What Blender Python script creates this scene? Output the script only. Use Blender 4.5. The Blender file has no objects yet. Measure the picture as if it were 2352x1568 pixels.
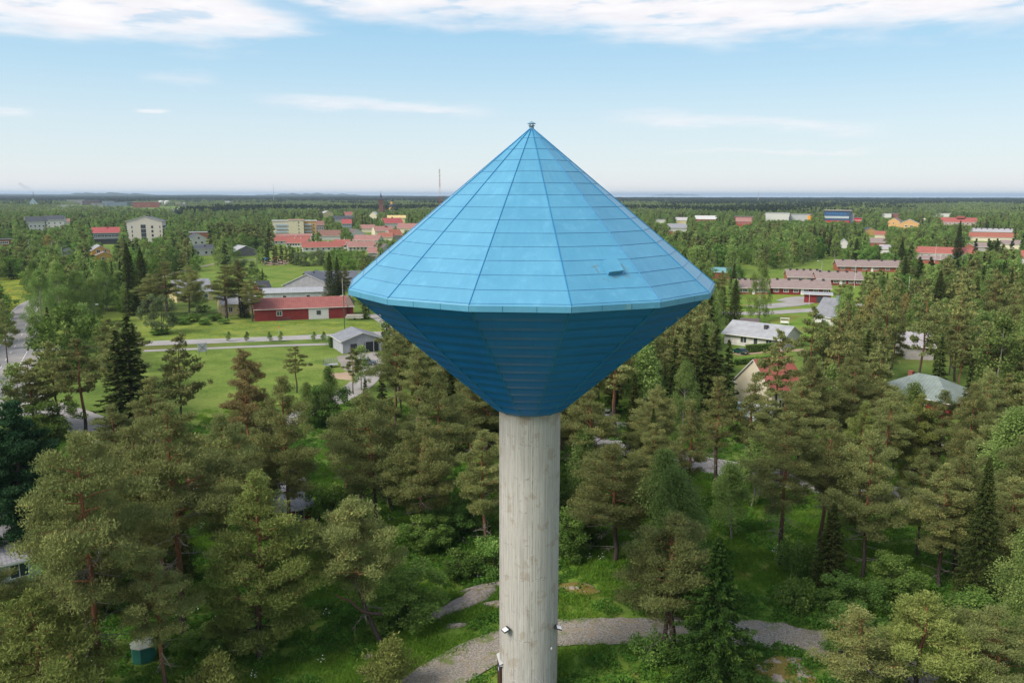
import bpy, math, random
import numpy as np
from mathutils import Vector, Matrix
PI = math.pi
SC = bpy.context.scene
COL = SC.collection
# ---------------------------------------------------------------- camera
FPX = 1854.7; PITCH = 0.1803; ROLL = 0.0018; CAMZ = 38.0      # photo frame 2352 x 1568
cam = bpy.data.cameras.new('camera'); cam_o = bpy.data.objects.new('camera', cam); COL.objects.link(cam_o)
cam.sensor_width = 36.0; cam.lens = 36.0*FPX/2352.0
cam.clip_start = 0.5; cam.clip_end = 60000
cam_o.matrix_world = Matrix.Translation((0, 0, CAMZ)) @ Matrix.Rotation(PI/2-PITCH, 4, 'X') @ Matrix.Rotation(ROLL, 4, 'Z')
SC.camera = cam_o
SC.view_settings.view_transform = 'Standard'; SC.view_settings.look = 'None'
SC.view_settings.gamma = 1; SC.view_settings.exposure = 0.42
# ---------------------------------------------------------------- projection helpers (photo frame 2352 x 1568)
cp, sp = math.cos(PITCH), math.sin(PITCH); cr, sr = math.cos(ROLL), math.sin(ROLL)
def ray(px, py):
    X, Y = px-1176.0, py-784.0
    u, v = (X*cr+Y*sr)/FPX, (-X*sr+Y*cr)/FPX
    return (u, cp - v*sp, -sp - v*cp)          # world x, y, z
def ground(px, py, z=0.0):
    d = ray(px, py); t = (z-CAMZ)/d[2]
    return (d[0]*t, d[1]*t)
def project(x, y, z):
    zz = z-CAMZ
    d = y*cp - zz*sp; u = FPX*x/d; v = -FPX*(y*sp+zz*cp)/d
    return (1176+u*cr-v*sr, 784+u*sr+v*cr, d)
def at_dist(px, py, D):                        # point on the ray at horizontal distance D
    d = ray(px, py); t = D/math.hypot(d[0], d[1])
    return (d[0]*t, d[1]*t, CAMZ+d[2]*t)
# ---------------------------------------------------------------- sun and sky
SUN_EL = math.radians(44); SUN_AZ = math.radians(-125)          # azimuth from +Y towards +X
sun = bpy.data.lights.new('sun', 'SUN'); sun.energy = 3.6; sun.angle = math.radians(28); sun.color = (1.0, 0.93, 0.82)
sun_o = bpy.data.objects.new('sun', sun); COL.objects.link(sun_o)
sd = Vector((math.sin(SUN_AZ)*math.cos(SUN_EL), math.cos(SUN_AZ)*math.cos(SUN_EL), math.sin(SUN_EL)))
sun_o.rotation_euler = (-sd).to_track_quat('-Z', 'Y').to_euler(); sun_o.location = (0, 0, 500)
W = bpy.data.worlds.new("World"); SC.world = W; W.use_nodes = True
nt = W.node_tree; nt.nodes.clear()
class NB:
    """tiny node builder"""
    def __init__(s, nt): s.nt = nt
    def n(s, t, **k):
        o = s.nt.nodes.new(t)
        for a, v in k.items(): setattr(o, a, v)
        return o
    def link(s, a, b): s.nt.links.new(a, b)
    def m(s, op, a, b=None, c=None, clamp=False):
        o = s.n('ShaderNodeMath', operation=op, use_clamp=clamp)
        for i, v in enumerate((a, b, c)):
            if v is None: continue
            if isinstance(v, (int, float)): o.inputs[i].default_value = v
            else: s.link(v, o.inputs[i])
        return o.outputs[0]
    def mix(s, f, a, b, blend='MIX'):
        o = s.n('ShaderNodeMix', data_type='RGBA', blend_type=blend)
        for i, v in ((0, f), (6, a), (7, b)):
            if isinstance(v, (int, float)): o.inputs[i].default_value = v
            elif isinstance(v, tuple): o.inputs[i].default_value = (*v[:3], 1)
            else: s.link(v, o.inputs[i])
        return o.outputs[2]
    def noise(s, vec, scale, detail=3, rough=.5, dim='3D'):
        o = s.n('ShaderNodeTexNoise', noise_dimensions=dim); o.inputs['Scale'].default_value = scale
        o.inputs['Detail'].default_value = detail; o.inputs['Roughness'].default_value = rough
        if vec is not None: s.link(vec, o.inputs['Vector'])
        return o.outputs['Fac']
    def ramp(s, f, stops):
        o = s.n('ShaderNodeValToRGB'); r = o.color_ramp
        while len(r.elements) > 1: r.elements.remove(r.elements[-1])
        for i, (p, c) in enumerate(stops):
            e = r.elements[0] if i == 0 else r.elements.new(p)
            e.position = p; e.color = (*c, 1) if isinstance(c, tuple) else (c, c, c, 1)
        s.link(f, o.inputs[0]); return o.outputs[0]
    def maprange(s, v, a, b, c=0., d=1., smooth=False):
        o = s.n('ShaderNodeMapRange', interpolation_type='SMOOTHSTEP' if smooth else 'LINEAR')
        s.link(v, o.inputs[0])
        for i, x in enumerate((a, b, c, d)): o.inputs[i+1].default_value = x
        return o.outputs[0]
    def comb(s, x, y, z):
        o = s.n('ShaderNodeCombineXYZ')
        for i, v in enumerate((x, y, z)):
            if isinstance(v, (int, float)): o.inputs[i].default_value = v
            else: s.link(v, o.inputs[i])
        return o.outputs[0]
    def sep(s, v):
        o = s.n('ShaderNodeSeparateXYZ'); s.link(v, o.inputs[0]); return o.outputs
b = NB(nt)
sky = b.n('ShaderNodeTexSky', sky_type='NISHITA'); sky.sun_disc = False
sky.sun_elevation = SUN_EL; sky.sun_rotation = SUN_AZ % (2*PI); sky.altitude = 50
sky.air_density = 1.0; sky.dust_density = 1.0; sky.ozone_density = 1.5
tc = b.n('ShaderNodeTexCoord'); vx, vy, vz = b.sep(tc.outputs['Generated'])[0:3]
el = b.m('ARCSINE', vz); az = b.m('ARCTAN2', vx, vy)
skyc = b.mix(1.0, sky.outputs[0], (1.55, 1.65, 1.60), 'MULTIPLY')
ramp_ = b.ramp(b.maprange(el, -0.02, 0.78), [((e_+.02)/.8, tuple(v/10 for v in c_)) for e_, c_ in ((-.01, (9.9, 9.8, 9.8)), (.012, (9.2, 9.35, 9.5)), (.04, (8.0, 8.9, 9.3)), (.082, (6.9, 8.4, 9.3)), (.138, (5.1, 7.5, 9.2)), (.19, (3.9, 6.7, 9.0)), (.35, (3.0, 5.5, 8.4)), (.75, (2.1, 4.2, 7.2)))])
skyc = b.mix(.85, skyc, b.mix(1.0, ramp_, (10., 10., 10.), 'MULTIPLY'))
# cloud coordinates on a plane overhead
iz = b.m('DIVIDE', 1.0, b.m('MAXIMUM', vz, 0.03))
cpv = b.comb(b.m('MULTIPLY', vx, iz), b.m('MULTIPLY', vy, iz), 0.0)
n1 = b.noise(cpv, 1.1, 8, .62); n2 = b.noise(cpv, 2.2, 6, .55)
scl = b.comb(b.m('MULTIPLY', az, 7.0), b.m('MULTIPLY', el, 38.0), 0.0)
n3 = b.noise(scl, 1.3, 6, .56)
edge = [(0, 72), (150, 82), (300, 90), (480, 97), (600, 92), (680, 70), (760, 44), (820, 38), (900, 46), (1020, 52), (1120, 56), (1190, 48), (1300, 66), (1450, 86), (1600, 97), (1700, 92), (1900, 76), (2100, 66), (2250, 58), (2352, 48)]
stops = []
for (px, py) in edge:
    d = Vector(ray(px, py)).normalized()
    stops.append(((math.atan2(d.x, d.y)+0.7)/1.4, math.asin(d.z)/0.4))
thr = b.m('MULTIPLY', b.ramp(b.maprange(az, -0.7, 0.7), stops), 0.4)
e1 = b.m('SUBTRACT', el, thr)
e1 = b.m('ADD', e1, b.m('MULTIPLY', b.m('SUBTRACT', n3, 0.5), 0.062))
deck = b.maprange(e1, -0.016, 0.026, 0, 1, True)
over = b.maprange(el, 0.26, 0.45, 0, 1, True)                    # broken cloud higher up
deck = b.m('MULTIPLY', deck, b.m('SUBTRACT', 1.0, b.m('MULTIPLY', over, b.maprange(n1, 0.42, 0.62, 0.9, 0.0, True))))
hole = b.maprange(n3, 0.36, 0.46, 0.55, 1.0, True)
deck = b.m('MULTIPLY', deck, hole)
def streak(x0, y0, x1, y1, hw, amp, deck):
    a0 = Vector(ray(x0, y0)).normalized(); a1 = Vector(ray(x1, y1)).normalized()
    A0, E0 = math.atan2(a0.x, a0.y), math.asin(a0.z); A1, E1 = math.atan2(a1.x, a1.y), math.asin(a1.z)
    sl = (E1-E0)/(A1-A0); am = (A0+A1)/2; em = (E0+E1)/2; wa = abs(A1-A0)/2
    de = b.m('SUBTRACT', el, b.m('ADD', b.m('MULTIPLY', b.m('SUBTRACT', az, am), sl), em))
    de = b.m('ADD', de, b.m('MULTIPLY', b.m('SUBTRACT', n3, 0.5), 0.035))
    g = b.m('MULTIPLY', b.maprange(b.m('ABSOLUTE', de), hw/FPX, 0.0, 0, 1, True), b.maprange(b.m('ABSOLUTE', b.m('SUBTRACT', az, am)), wa, wa*.35, 0, 1, True))
    if amp < 0: return b.m('MULTIPLY', deck, b.m('SUBTRACT', 1.0, b.m('MULTIPLY', g, -amp)))
    return b.m('MAXIMUM', deck, b.m('MULTIPLY', b.m('MULTIPLY', g, amp), b.maprange(n3, .35, .6, .55, 1.0)))
for s_ in ((500, -25, 900, 75, 34, -.85), (540, 222, 1180, 262, 22, .75), (1340, 262, 2100, 296, 24, .6), (300, 178, 520, 186, 22, .35), (-60, 250, 90, 262, 14, .5), (300, 262, 400, 262, 9, .9), (1480, 350, 2100, 348, 7, .5), (1050, 60, 1200, 45, 10, .5)):
    deck = streak(*s_, deck)
ccol = b.mix(b.maprange(n2, .35, .7), (9.2, 9.05, 9.5), (10.6, 10.4, 10.5))
grey = b.m('MULTIPLY', b.maprange(n1, .54, .70, 0, .22, True), b.maprange(e1, .02, .06, 0, 1, True))
ccol = b.mix(grey, ccol, (6.9, 7.0, 7.4))
final = b.mix(deck, skyc, ccol)
below = b.maprange(el, -0.002, -0.02, 0, 1)
final = b.mix(below, final, (1.2, 1.5, 1.2))
bg = b.n('ShaderNodeBackground'); bg.inputs[1].default_value = 0.0745
b.link(final, bg.inputs[0]); wo = b.n('ShaderNodeOutputWorld'); b.link(bg.outputs[0], wo.inputs[0])
# ---------------------------------------------------------------- material library
MATS = {}
def newmat(name):
    m = bpy.data.materials.new(name); m.use_nodes = True
    n = m.node_tree; n.nodes.clear(); nb = NB(n)
    out = nb.n('ShaderNodeOutputMaterial')
    return m, nb, out
def principled(nb, out, col, rough=.6, spec=.4, metal=0., bump=None, bstr=.3, bdist=.02):
    p = nb.n('ShaderNodeBsdfPrincipled')
    if isinstance(col, tuple): p.inputs['Base Color'].default_value = (*col, 1)
    else: nb.link(col, p.inputs['Base Color'])
    if isinstance(rough, float): p.inputs['Roughness'].default_value = rough
    else: nb.link(rough, p.inputs['Roughness'])
    p.inputs['Specular IOR Level'].default_value = spec; p.inputs['Metallic'].default_value = metal
    if bump is not None:
        bn = nb.n('ShaderNodeBump'); bn.inputs['Strength'].default_value = bstr; bn.inputs['Distance'].default_value = bdist
        nb.link(bump, bn.inputs['Height']); nb.link(bn.outputs[0], p.inputs['Normal'])
    nb.link(p.outputs[0], out.inputs[0]); return p
def surf(name, col, kind='plain', rough=.7, spec=.3, var=.25):
    """walls and roofs: plain, boards, brick, tiles, seams"""
    key = (name, col, kind)
    if key in MATS: return MATS[key]
    m, nb, out = newmat(name)
    t = nb.n('ShaderNodeTexCoord').outputs['Object']
    n_a = nb.noise(t, .7, 5, .6); n_b = nb.noise(t, 6.0, 4, .6)
    f = nb.m('ADD', nb.m('MULTIPLY', n_a, .6), nb.m('MULTIPLY', n_b, .4))
    dark = tuple(c*(1-var) for c in col); lite = tuple(min(1, c*(1+var*.7)) for c in col)
    c = nb.mix(nb.maprange(f, .35, .65), dark, lite)
    x, y, z = nb.sep(t)[0:3]; bump = None
    if kind == 'boards':
        xy = nb.m('ADD', x, y); fr = nb.m('FRACT', nb.m('MULTIPLY', xy, 6.0))
        g = nb.m('LESS_THAN', fr, .1); c = nb.mix(nb.m('MULTIPLY', g, .45), c, tuple(v*.3 for v in col)); bump = fr
    if kind == 'brick':
        br = nb.n('ShaderNodeTexBrick'); nb.link(nb.comb(nb.m('ADD', x, y), z, 0.), br.inputs[0])
        br.inputs['Scale'].default_value = 3.3; br.inputs['Color1'].default_value = (1, 1, 1, 1); br.inputs['Color2'].default_value = (.7, .7, .7, 1); br.inputs['Mortar'].default_value = (.8, .78, .75, 1)
        c = nb.mix(.7, c, br.outputs[0], 'MULTIPLY')
    if kind in ('tiles', 'seams'):
        s_ = 2.6 if kind == 'tiles' else 1.6
        # rows run up the slope: use the coordinate along the ridge, baked as face attribute 'along'
        at = nb.n('ShaderNodeAttribute', attribute_name='along').outputs['Vector']; ax, ay, az_ = nb.sep(at)[0:3]
        fr = nb.m('FRACT', nb.m('MULTIPLY', ax, s_)); line = nb.m('LESS_THAN', fr, .16 if kind == 'seams' else .3)
        c = nb.mix(nb.m('MULTIPLY', line, .4), c, tuple(v*.45 for v in col))
        if kind == 'tiles':
            f2 = nb.m('FRACT', nb.m('MULTIPLY', ay, 2.6)); c = nb.mix(nb.m('MULTIPLY', nb.m('LESS_THAN', f2, .2), .35), c, tuple(v*.4 for v in col))
    principled(nb, out, c, rough, spec, 0., bump, .3, .02)
    MATS[key] = m; return m
def glossy(name, col, rough=.1, spec=.6, metal=0.):
    key = (name, col)
    if key in MATS: return MATS[key]
    m, nb, out = newmat(name)
    t = nb.n('ShaderNodeTexCoord').outputs['Object']; f = nb.noise(t, 3.0, 3)
    c = nb.mix(f, tuple(v*.85 for v in col), tuple(min(1, v*1.1) for v in col))
    principled(nb, out, c, rough, spec, metal); MATS[key] = m; return m
def leafmat(name, dark, lite, tip, trans=.3, tipamt=.25):
    m, nb, out = newmat(name)
    a = nb.n('ShaderNodeAttribute', attribute_name='tint').outputs['Fac']
    rnd = nb.n('ShaderNodeObjectInfo').outputs['Random']
    t = nb.n('ShaderNodeTexCoord').outputs['Object']; cl = nb.noise(t, .55, 3, .6)
    f = nb.m('ADD', nb.m('MULTIPLY', a, .5), nb.m('MULTIPLY', nb.maprange(cl, .3, .7), .5))
    c = nb.mix(f, dark, lite)
    c = nb.mix(nb.m('MULTIPLY', nb.maprange(a, 1-tipamt, 1.0), .8), c, tip)
    hs = nb.n('ShaderNodeHueSaturation'); nb.link(c, hs.inputs['Color'])
    nb.link(nb.maprange(rnd, 0, 1, .488, .512), hs.inputs['Hue'])
    nb.link(nb.maprange(nb.m('FRACT', nb.m('MULTIPLY', rnd, 7.31)), 0, 1, .72, 1.22), hs.inputs['Value'])
    d = nb.n('ShaderNodeBsdfDiffuse'); tr = nb.n('ShaderNodeBsdfTranslucent'); mx = nb.n('ShaderNodeMixShader'); mx.inputs[0].default_value = trans
    nb.link(hs.outputs[0], d.inputs[0]); nb.link(hs.outputs[0], tr.inputs[0]); nb.link(d.outputs[0], mx.inputs[1]); nb.link(tr.outputs[0], mx.inputs[2])
    nb.link(mx.outputs[0], out.inputs[0]); return m
M_PINE = leafmat('pine_needles', (0.122, 0.144, 0.052), (0.290, 0.312, 0.112), (0.52, 0.485, 0.165), 0.34)
M_PINEB = leafmat('pine_needles_yellow_green', (0.130, 0.165, 0.045), (0.265, 0.310, 0.088), (0.420, 0.425, 0.150), 0.3)
M_PINEO = leafmat('pine_needles_rusty', (0.135, 0.116, 0.050), (0.250, 0.200, 0.085), (0.36, 0.27, 0.11), 0.3)
M_STONE = leafmat('stone_pine_needles', (0.022, 0.062, 0.031), (0.064, 0.142, 0.062), (0.109, 0.200, 0.091), 0.25)
M_SPRUCE = leafmat('spruce_needles', (0.032, 0.050, 0.017), (0.089, 0.112, 0.031), (0.192, 0.211, 0.058), 0.25)
M_SPRUCEB = leafmat('young_spruce_needles', (0.014, 0.040, 0.010), (0.055, 0.098, 0.020), (0.17, 0.23, 0.045), 0.15)
M_BIRCH = leafmat('birch_leaves', (0.125, 0.190, 0.052), (0.270, 0.365, 0.105), (0.44, 0.50, 0.185), 0.4)
M_BROAD = leafmat('broad_leaves', (0.085, 0.165, 0.036), (0.215, 0.335, 0.078), (0.38, 0.47, 0.13), 0.35)
M_WILLOW = leafmat('willow_leaves', (0.112, 0.152, 0.064), (0.224, 0.277, 0.125), (0.343, 0.396, 0.211), 0.35)
M_LARCH = leafmat('pale_yellow_leaves', (0.198, 0.171, 0.055), (0.330, 0.275, 0.099), (0.418, 0.363, 0.154), 0.35)
M_HERB = leafmat('undergrowth_leaves', (0.062, 0.150, 0.025), (0.169, 0.331, 0.053), (0.275, 0.425, 0.088), 0.35)
M_GRASS = leafmat('grass_blades', (0.087, 0.200, 0.025), (0.200, 0.348, 0.043), (0.348, 0.418, 0.087), 0.35)
M_FLOWER = surf('white_blossom', (.75, .78, .70), var=.1)
def barkmat(name, low, high, z0, z1):
    m, nb, out = newmat(name)
    t = nb.n('ShaderNodeTexCoord').outputs['Object']; x, y, z = nb.sep(t)[0:3]
    n = nb.noise(nb.comb(nb.m('MULTIPLY', x, 6.), nb.m('MULTIPLY', y, 6.), z), 2.0, 5, .65)
    f = nb.maprange(nb.m('ADD', z, nb.m('MULTIPLY', n, 3.)), z0, z1)
    c = nb.mix(f, low, high); c = nb.mix(nb.maprange(n, .35, .7, .0, .75), c, tuple(v*.35 for v in low), 'MIX')
    principled(nb, out, c, .9, .1, 0., n, .8, .05); return m
M_BARK = barkmat('pine_bark', (.095, .075, .065), (.30, .135, .065), 4.5, 10.)
M_BARKS = barkmat('spruce_bark', (.085, .07, .06), (.11, .09, .07), 4, 9)
M_DEAD = barkmat('dead_twigs', (.24, .215, .19), (.30, .27, .235), 2, 9)
M_BARKB = barkmat('birch_bark', (.30, .29, .27), (.30, .28, .25), 1, 6)
# ---------------------------------------------------------------- mesh helpers
def fast_mesh(name, V, Q, mats, tint=None, midx=None, smooth=False, along=None):
    me = bpy.data.meshes.new(name)
    V = np.asarray(V, np.float32); Q = np.asarray(Q, np.int32); k = Q.shape[1]
    me.vertices.add(len(V)); me.vertices.foreach_set('co', V.ravel())
    me.loops.add(Q.size); me.loops.foreach_set('vertex_index', Q.ravel())
    me.polygons.add(len(Q)); me.polygons.foreach_set('loop_start', np.arange(0, Q.size, k, dtype=np.int32))
    try: me.polygons.foreach_set('loop_total', np.full(len(Q), k, np.int32))
    except Exception: pass
    if midx is not None: me.polygons.foreach_set('material_index', np.asarray(midx, np.int32))
    me.polygons.foreach_set('use_smooth', np.full(len(Q), bool(smooth)))
    for m in mats: me.materials.append(m)
    if tint is not None:
        a = me.attributes.new('tint', 'FLOAT', 'FACE'); a.data.foreach_set('value', np.asarray(tint, np.float32))
    me.update(calc_edges=True); return me
class MB:
    """collects polygons; build() links them as one mesh object"""
    def __init__(s): s.v = []; s.f = []; s.m = []; s.al = []
    def poly(s, pts, mi=0, along=None):
        i = len(s.v); s.v += [tuple(p) for p in pts]; s.f.append(tuple(range(i, i+len(pts)))); s.m.append(mi)
        s.al += along if along else [(p[0]+p[1], p[2], 0) for p in pts]
    def box(s, x0, x1, y0, y1, z0, z1, mi=0):
        p = [(x0, y0, z0), (x1, y0, z0), (x1, y1, z0), (x0, y1, z0), (x0, y0, z1), (x1, y0, z1), (x1, y1, z1), (x0, y1, z1)]
        for q in ((3, 2, 1, 0), (4, 5, 6, 7), (0, 1, 5, 4), (1, 2, 6, 5), (2, 3, 7, 6), (3, 0, 4, 7)): s.poly([p[i] for i in q], mi)
        return s
    def prism(s, a, b_, mi=0, caps=True):       # two matching rings of points
        n = len(a)
        for i in range(n): j = (i+1) % n; s.poly([a[i], a[j], b_[j], b_[i]], mi)
        if caps: s.poly(list(reversed(a)), mi); s.poly(b_, mi)
        return s
    def tube(s, pts, rad, n=6, mi=0, caps=True):
        pts = [Vector(p) for p in pts]; rings = []
        if isinstance(rad, (int, float)): rad = [rad]*len(pts)
        for i, p in enumerate(pts):
            d = (pts[min(i+1, len(pts)-1)]-pts[max(i-1, 0)]).normalized()
            u = d.cross(Vector((0, 0, 1)) if abs(d.z) < .95 else Vector((1, 0, 0))).normalized(); w = d.cross(u)
            rings.append([tuple(p+(u*math.cos(2*PI*k/n)+w*math.sin(2*PI*k/n))*rad[i]) for k in range(n)])
        for i in range(len(rings)-1): s.prism(rings[i], rings[i+1], mi, False)
        if caps: s.poly(list(reversed(rings[0])), mi); s.poly(rings[-1], mi)
        return s
    def lathe(s, prof, n=16, cx=0, cy=0, mi=0):
        rings = [[(cx+r*math.cos(2*PI*k/n), cy+r*math.sin(2*PI*k/n), z) for k in range(n)] for r, z in prof]
        for i in range(len(rings)-1): s.prism(rings[i], rings[i+1], mi, False)
        s.poly(list(reversed(rings[0])), mi); s.poly(rings[-1], mi); return s
    def xform(s, M): s.v = [tuple(M @ Vector(p)) for p in s.v]; return s
    def build(s, name, mats, parent=None, smooth=False):
        me = bpy.data.meshes.new(name)
        me.from_pydata(s.v, [], s.f); me.polygons.foreach_set('material_index', s.m)
        me.polygons.foreach_set('use_smooth', [smooth]*len(s.f))
        for m in (mats if isinstance(mats, (list, tuple)) else [mats]): me.materials.append(m)
        a = me.attributes.new('along', 'FLOAT_VECTOR', 'POINT'); a.data.foreach_set('vector', np.asarray(s.al, np.float32).ravel())
        me.update(); o = bpy.data.objects.new(name, me); COL.objects.link(o)
        if parent: o.parent = parent
        return o
def tag(o, label=None, cat=None, group=None, kind=None):
    if label: o['label'] = label
    if cat: o['category'] = cat
    if group: o['group'] = group
    if kind: o['kind'] = kind
    return o
def empty(name, loc=(0, 0, 0), rz=0.0, label=None, cat=None, group=None):
    o = bpy.data.objects.new(name, None); COL.objects.link(o); o.location = loc; o.rotation_euler = (0, 0, rz)
    o.empty_display_size = .5
    return tag(o, label, cat, group)
def copy_tree(root, kids):
    r = root.copy(); COL.objects.link(r)
    for k in kids:
        c = k.copy(); COL.objects.link(c); c.parent = r
    return r
# ---------------------------------------------------------------- water tower
TX, TY = 1.3265, 57.685; TR = 13.0; A0 = 0.154; NS = 14
ZT, ZB, ZA, ZL = CAMZ-6.1732, CAMZ-6.5453, CAMZ+4.5363, CAMZ-15.3994
RL = 2.4168; RC = 2.2595
def blue(name, lo, hi, rough, spec, dirt=.25, streaks=False):
    m, nb, out = newmat(name)
    t = nb.n('ShaderNodeTexCoord').outputs['Object']; x, y, z = nb.sep(t)[0:3]
    n_a = nb.noise(t, .35, 6, .65); n_b = nb.noise(t, 9.0, 3, .6)
    th = nb.m('ARCTAN2', x, y); st = nb.noise(nb.comb(nb.m('MULTIPLY', th, 22.), nb.m('MULTIPLY', z, .35), 0.), 1.0, 5, .7)
    f = nb.m('ADD', nb.m('MULTIPLY', n_a, .55), nb.m('ADD', nb.m('MULTIPLY', n_b, .15), nb.m('MULTIPLY', st, .3)))
    c = nb.mix(nb.maprange(f, .36, .64), lo, hi)
    if streaks: c = nb.mix(nb.m('MULTIPLY', nb.maprange(nb.noise(nb.comb(nb.m('MULTIPLY', th, 60.), nb.m('MULTIPLY', z, .5), 9.), 1.0, 5, .75), .55, .70), .22), c, tuple(v*.72+.05 for v in lo)); c = nb.mix(nb.maprange(nb.noise(t, 1.4, 4, .6), .56, .68, 0, .18), c, tuple(min(1, v*1.25+.05) for v in hi))
    at = nb.n('ShaderNodeAttribute', attribute_name='along').outputs['Vector']; ax = nb.sep(at)[0]
    c = nb.mix(nb.maprange(ax, 0, 1, 0, .22), c, tuple(v*.78 for v in lo))                # each sheet aged a little differently
    if streaks:      # worn grey patches near the tip
        g = nb.m('MULTIPLY', nb.maprange(st, .50, .66, 0, 1, True), nb.m('MULTIPLY', nb.maprange(z, CAMZ-.5, CAMZ+2.2, 0, 1), nb.maprange(x, .2, 1.0, 0, 1)))
        c = nb.mix(nb.m('MULTIPLY', g, .6), c, (.16, .27, .33))
    r = nb.maprange(n_b, .3, .7, rough-.06, rough+.06)
    principled(nb, out, c, r, spec, 0., n_a, .25, .08); return m
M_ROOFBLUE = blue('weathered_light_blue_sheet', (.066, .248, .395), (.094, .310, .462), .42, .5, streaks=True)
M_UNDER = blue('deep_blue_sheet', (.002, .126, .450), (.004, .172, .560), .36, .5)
M_RIB = blue('blue_seam', (.015, .17, .36), (.022, .21, .42), .45, .4)
M_SEAM = surf('dark_purple_seam', (.05, .15, .32), var=.2)
def concrete():
    m, nb, out = newmat('board_marked_concrete')
    t = nb.n('ShaderNodeTexCoord').outputs['Object']; x, y, z = nb.sep(t)[0:3]
    th = nb.m('ARCTAN2', x, y)
    lines = nb.noise(nb.comb(nb.m('MULTIPLY', th, 24.), nb.m('MULTIPLY', z, .22), 0.), 1.0, 3, .6)
    fine = nb.noise(nb.comb(nb.m('MULTIPLY', th, 90.), nb.m('MULTIPLY', z, .6), 0.), 1.0, 2, .6)
    # pours about 2.6 m high whose joint wanders from board to board
    cell = nb.m('FLOOR', nb.m('MULTIPLY', th, 19.)); wn = nb.n('ShaderNodeTexWhiteNoise', noise_dimensions='1D'); nb.link(cell, wn.inputs['W'])
    zz = nb.m('ADD', z, nb.m('MULTIPLY', wn.outputs[0], .40)); fr = nb.m('FRACT', nb.m('DIVIDE', zz, 2.55))
    joint = nb.m('MULTIPLY', nb.m('LESS_THAN', fr, .018), nb.maprange(nb.noise(t, 1.7, 3), .50, .60))
    fb = nb.m('FRACT', nb.m('MULTIPLY', nb.m('ADD', th, nb.m('MULTIPLY', nb.noise(nb.comb(nb.m('MULTIPLY', th, 9.), 0., 7.), 1.0, 2), .22)), 9.5)); pr = nb.m('FLOOR', nb.m('DIVIDE', zz, 2.55))
    wn2 = nb.n('ShaderNodeTexWhiteNoise', noise_dimensions='2D'); nb.link(nb.comb(cell, pr, 0.), wn2.inputs['Vector'])
    board = nb.m('MULTIPLY', nb.m('LESS_THAN', fb, .10), nb.maprange(nb.noise(nb.comb(nb.m('MULTIPLY', th, 19.), nb.m('MULTIPLY', z, 1.1), 3.), 1.0, 4, .7), .42, .56))
    st = nb.noise(nb.comb(nb.m('MULTIPLY', th, 2.2), nb.m('MULTIPLY', z, .75), 5.), 1.0, 5, .6)
    c = nb.mix(nb.maprange(lines, .3, .7), (.325, .308, .286), (.49, .473, .445))
    c = nb.mix(nb.maprange(fine, .56, .72, 0, .4), c, (.17, .15, .13))
    c = nb.mix(nb.m('MULTIPLY', wn2.outputs[0], .16), c, (.28, .25, .21))
    c = nb.mix(nb.maprange(st, .56, .62, 0, .42, True), c, (.27, .205, .145))
    c = nb.mix(nb.m('MULTIPLY', board, .5), c, (.10, .085, .075))
    c = nb.mix(nb.m('MULTIPLY', joint, .5), c, (.11, .09, .08))
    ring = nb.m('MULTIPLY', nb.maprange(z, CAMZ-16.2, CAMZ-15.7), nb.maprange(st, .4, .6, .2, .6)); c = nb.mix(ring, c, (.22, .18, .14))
    h = nb.m('SUBTRACT', nb.m('MULTIPLY', lines, .5), nb.m('ADD', nb.m('MULTIPLY', board, .5), joint))
    principled(nb, out, c, .9, .15, 0., h, .6, .03); return m
M_CONC = concrete()
tower = empty('water_tower', (TX, TY, 0), 0, 'blue double cone water tower on a round concrete column in the centre', 'water tower')
def rp(k, r, z): a = A0+k*2*PI/NS; return (r*math.sin(a), -r*math.cos(a), z)
def slope(k, t, off=0.0):            # t: 0 tip, 1 eave
    return rp(k, TR*t, ZA+(ZT-ZA)*t+off)
NR = 14; mb = MB(); rnd = random.Random(4)
RT = TR-.02
for k in range(NS):
    for r in range(NR):
        t0, t1 = max(r/NR, .012), (r+1)/NR
        if r == NR-1: t1 = 1.0
        v = rnd.random()
        q = [slope(k, t0), slope(k, t1), slope(k+1, t1), slope(k+1, t0)]
        # sheet dishes by a few mm: subdivide the middle
        mid = [sum(p[i] for p in q)/4 for i in range(3)]; mid[2] -= .012*rnd.random()
        for i in range(4): mb.poly([q[i], q[(i+1) % 4], mid], 0, [(v, 0, 0)]*3)
roof = mb.build('roof', M_ROOFBLUE, tower)
seams = MB()
for r in range(1, NR+1):
    t = r/NR if r < NR else .993
    for k in range(NS):
        a, c_ = Vector(slope(k, t, .014)), Vector(slope(k+1, t, .014))
        seams.tube([a, c_], .011, 4)
seams.build('sheet_seams', M_SEAM, roof)
for k in range(NS):
    h = MB(); h.tube([slope(k, .012, .03), slope(k, 1.0, .02)], .030, 6); h.build('hip_rib', M_RIB, roof)
# fascia: a folded edge strip
fa = MB(); lip = .14
for k in range(NS):
    fa.poly([rp(k, TR, ZT+.012), rp(k, TR+.03, ZT-.03), rp(k+1, TR+.03, ZT-.03), rp(k+1, TR, ZT+.012)])
    n_ = 3
    for j in range(n_):
        f0, f1 = j/n_+.002, (j+1)/n_-.002
        def L(a, c_, f): return tuple(a[i]*(1-f)+c_[i]*f for i in range(3))
        a0, a1 = rp(k, TR+.03, ZT-.03), rp(k+1, TR+.03, ZT-.03); b0, b1 = rp(k, TR+.03, ZB), rp(k+1, TR+.03, ZB)
        v = rnd.random()
        fa.poly([L(a0, a1, f0), L(b0, b1, f0), L(b0, b1, f1), L(a0, a1, f1)], 0, [(v, 0, 0)]*4)
    fa.poly([rp(k, TR+.03, ZB), rp(k, TR-.45, ZB+.01), rp(k+1, TR-.45, ZB+.01), rp(k+1, TR+.03, ZB)])
fa.build('fascia', M_ROOFBLUE, tower)
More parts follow.
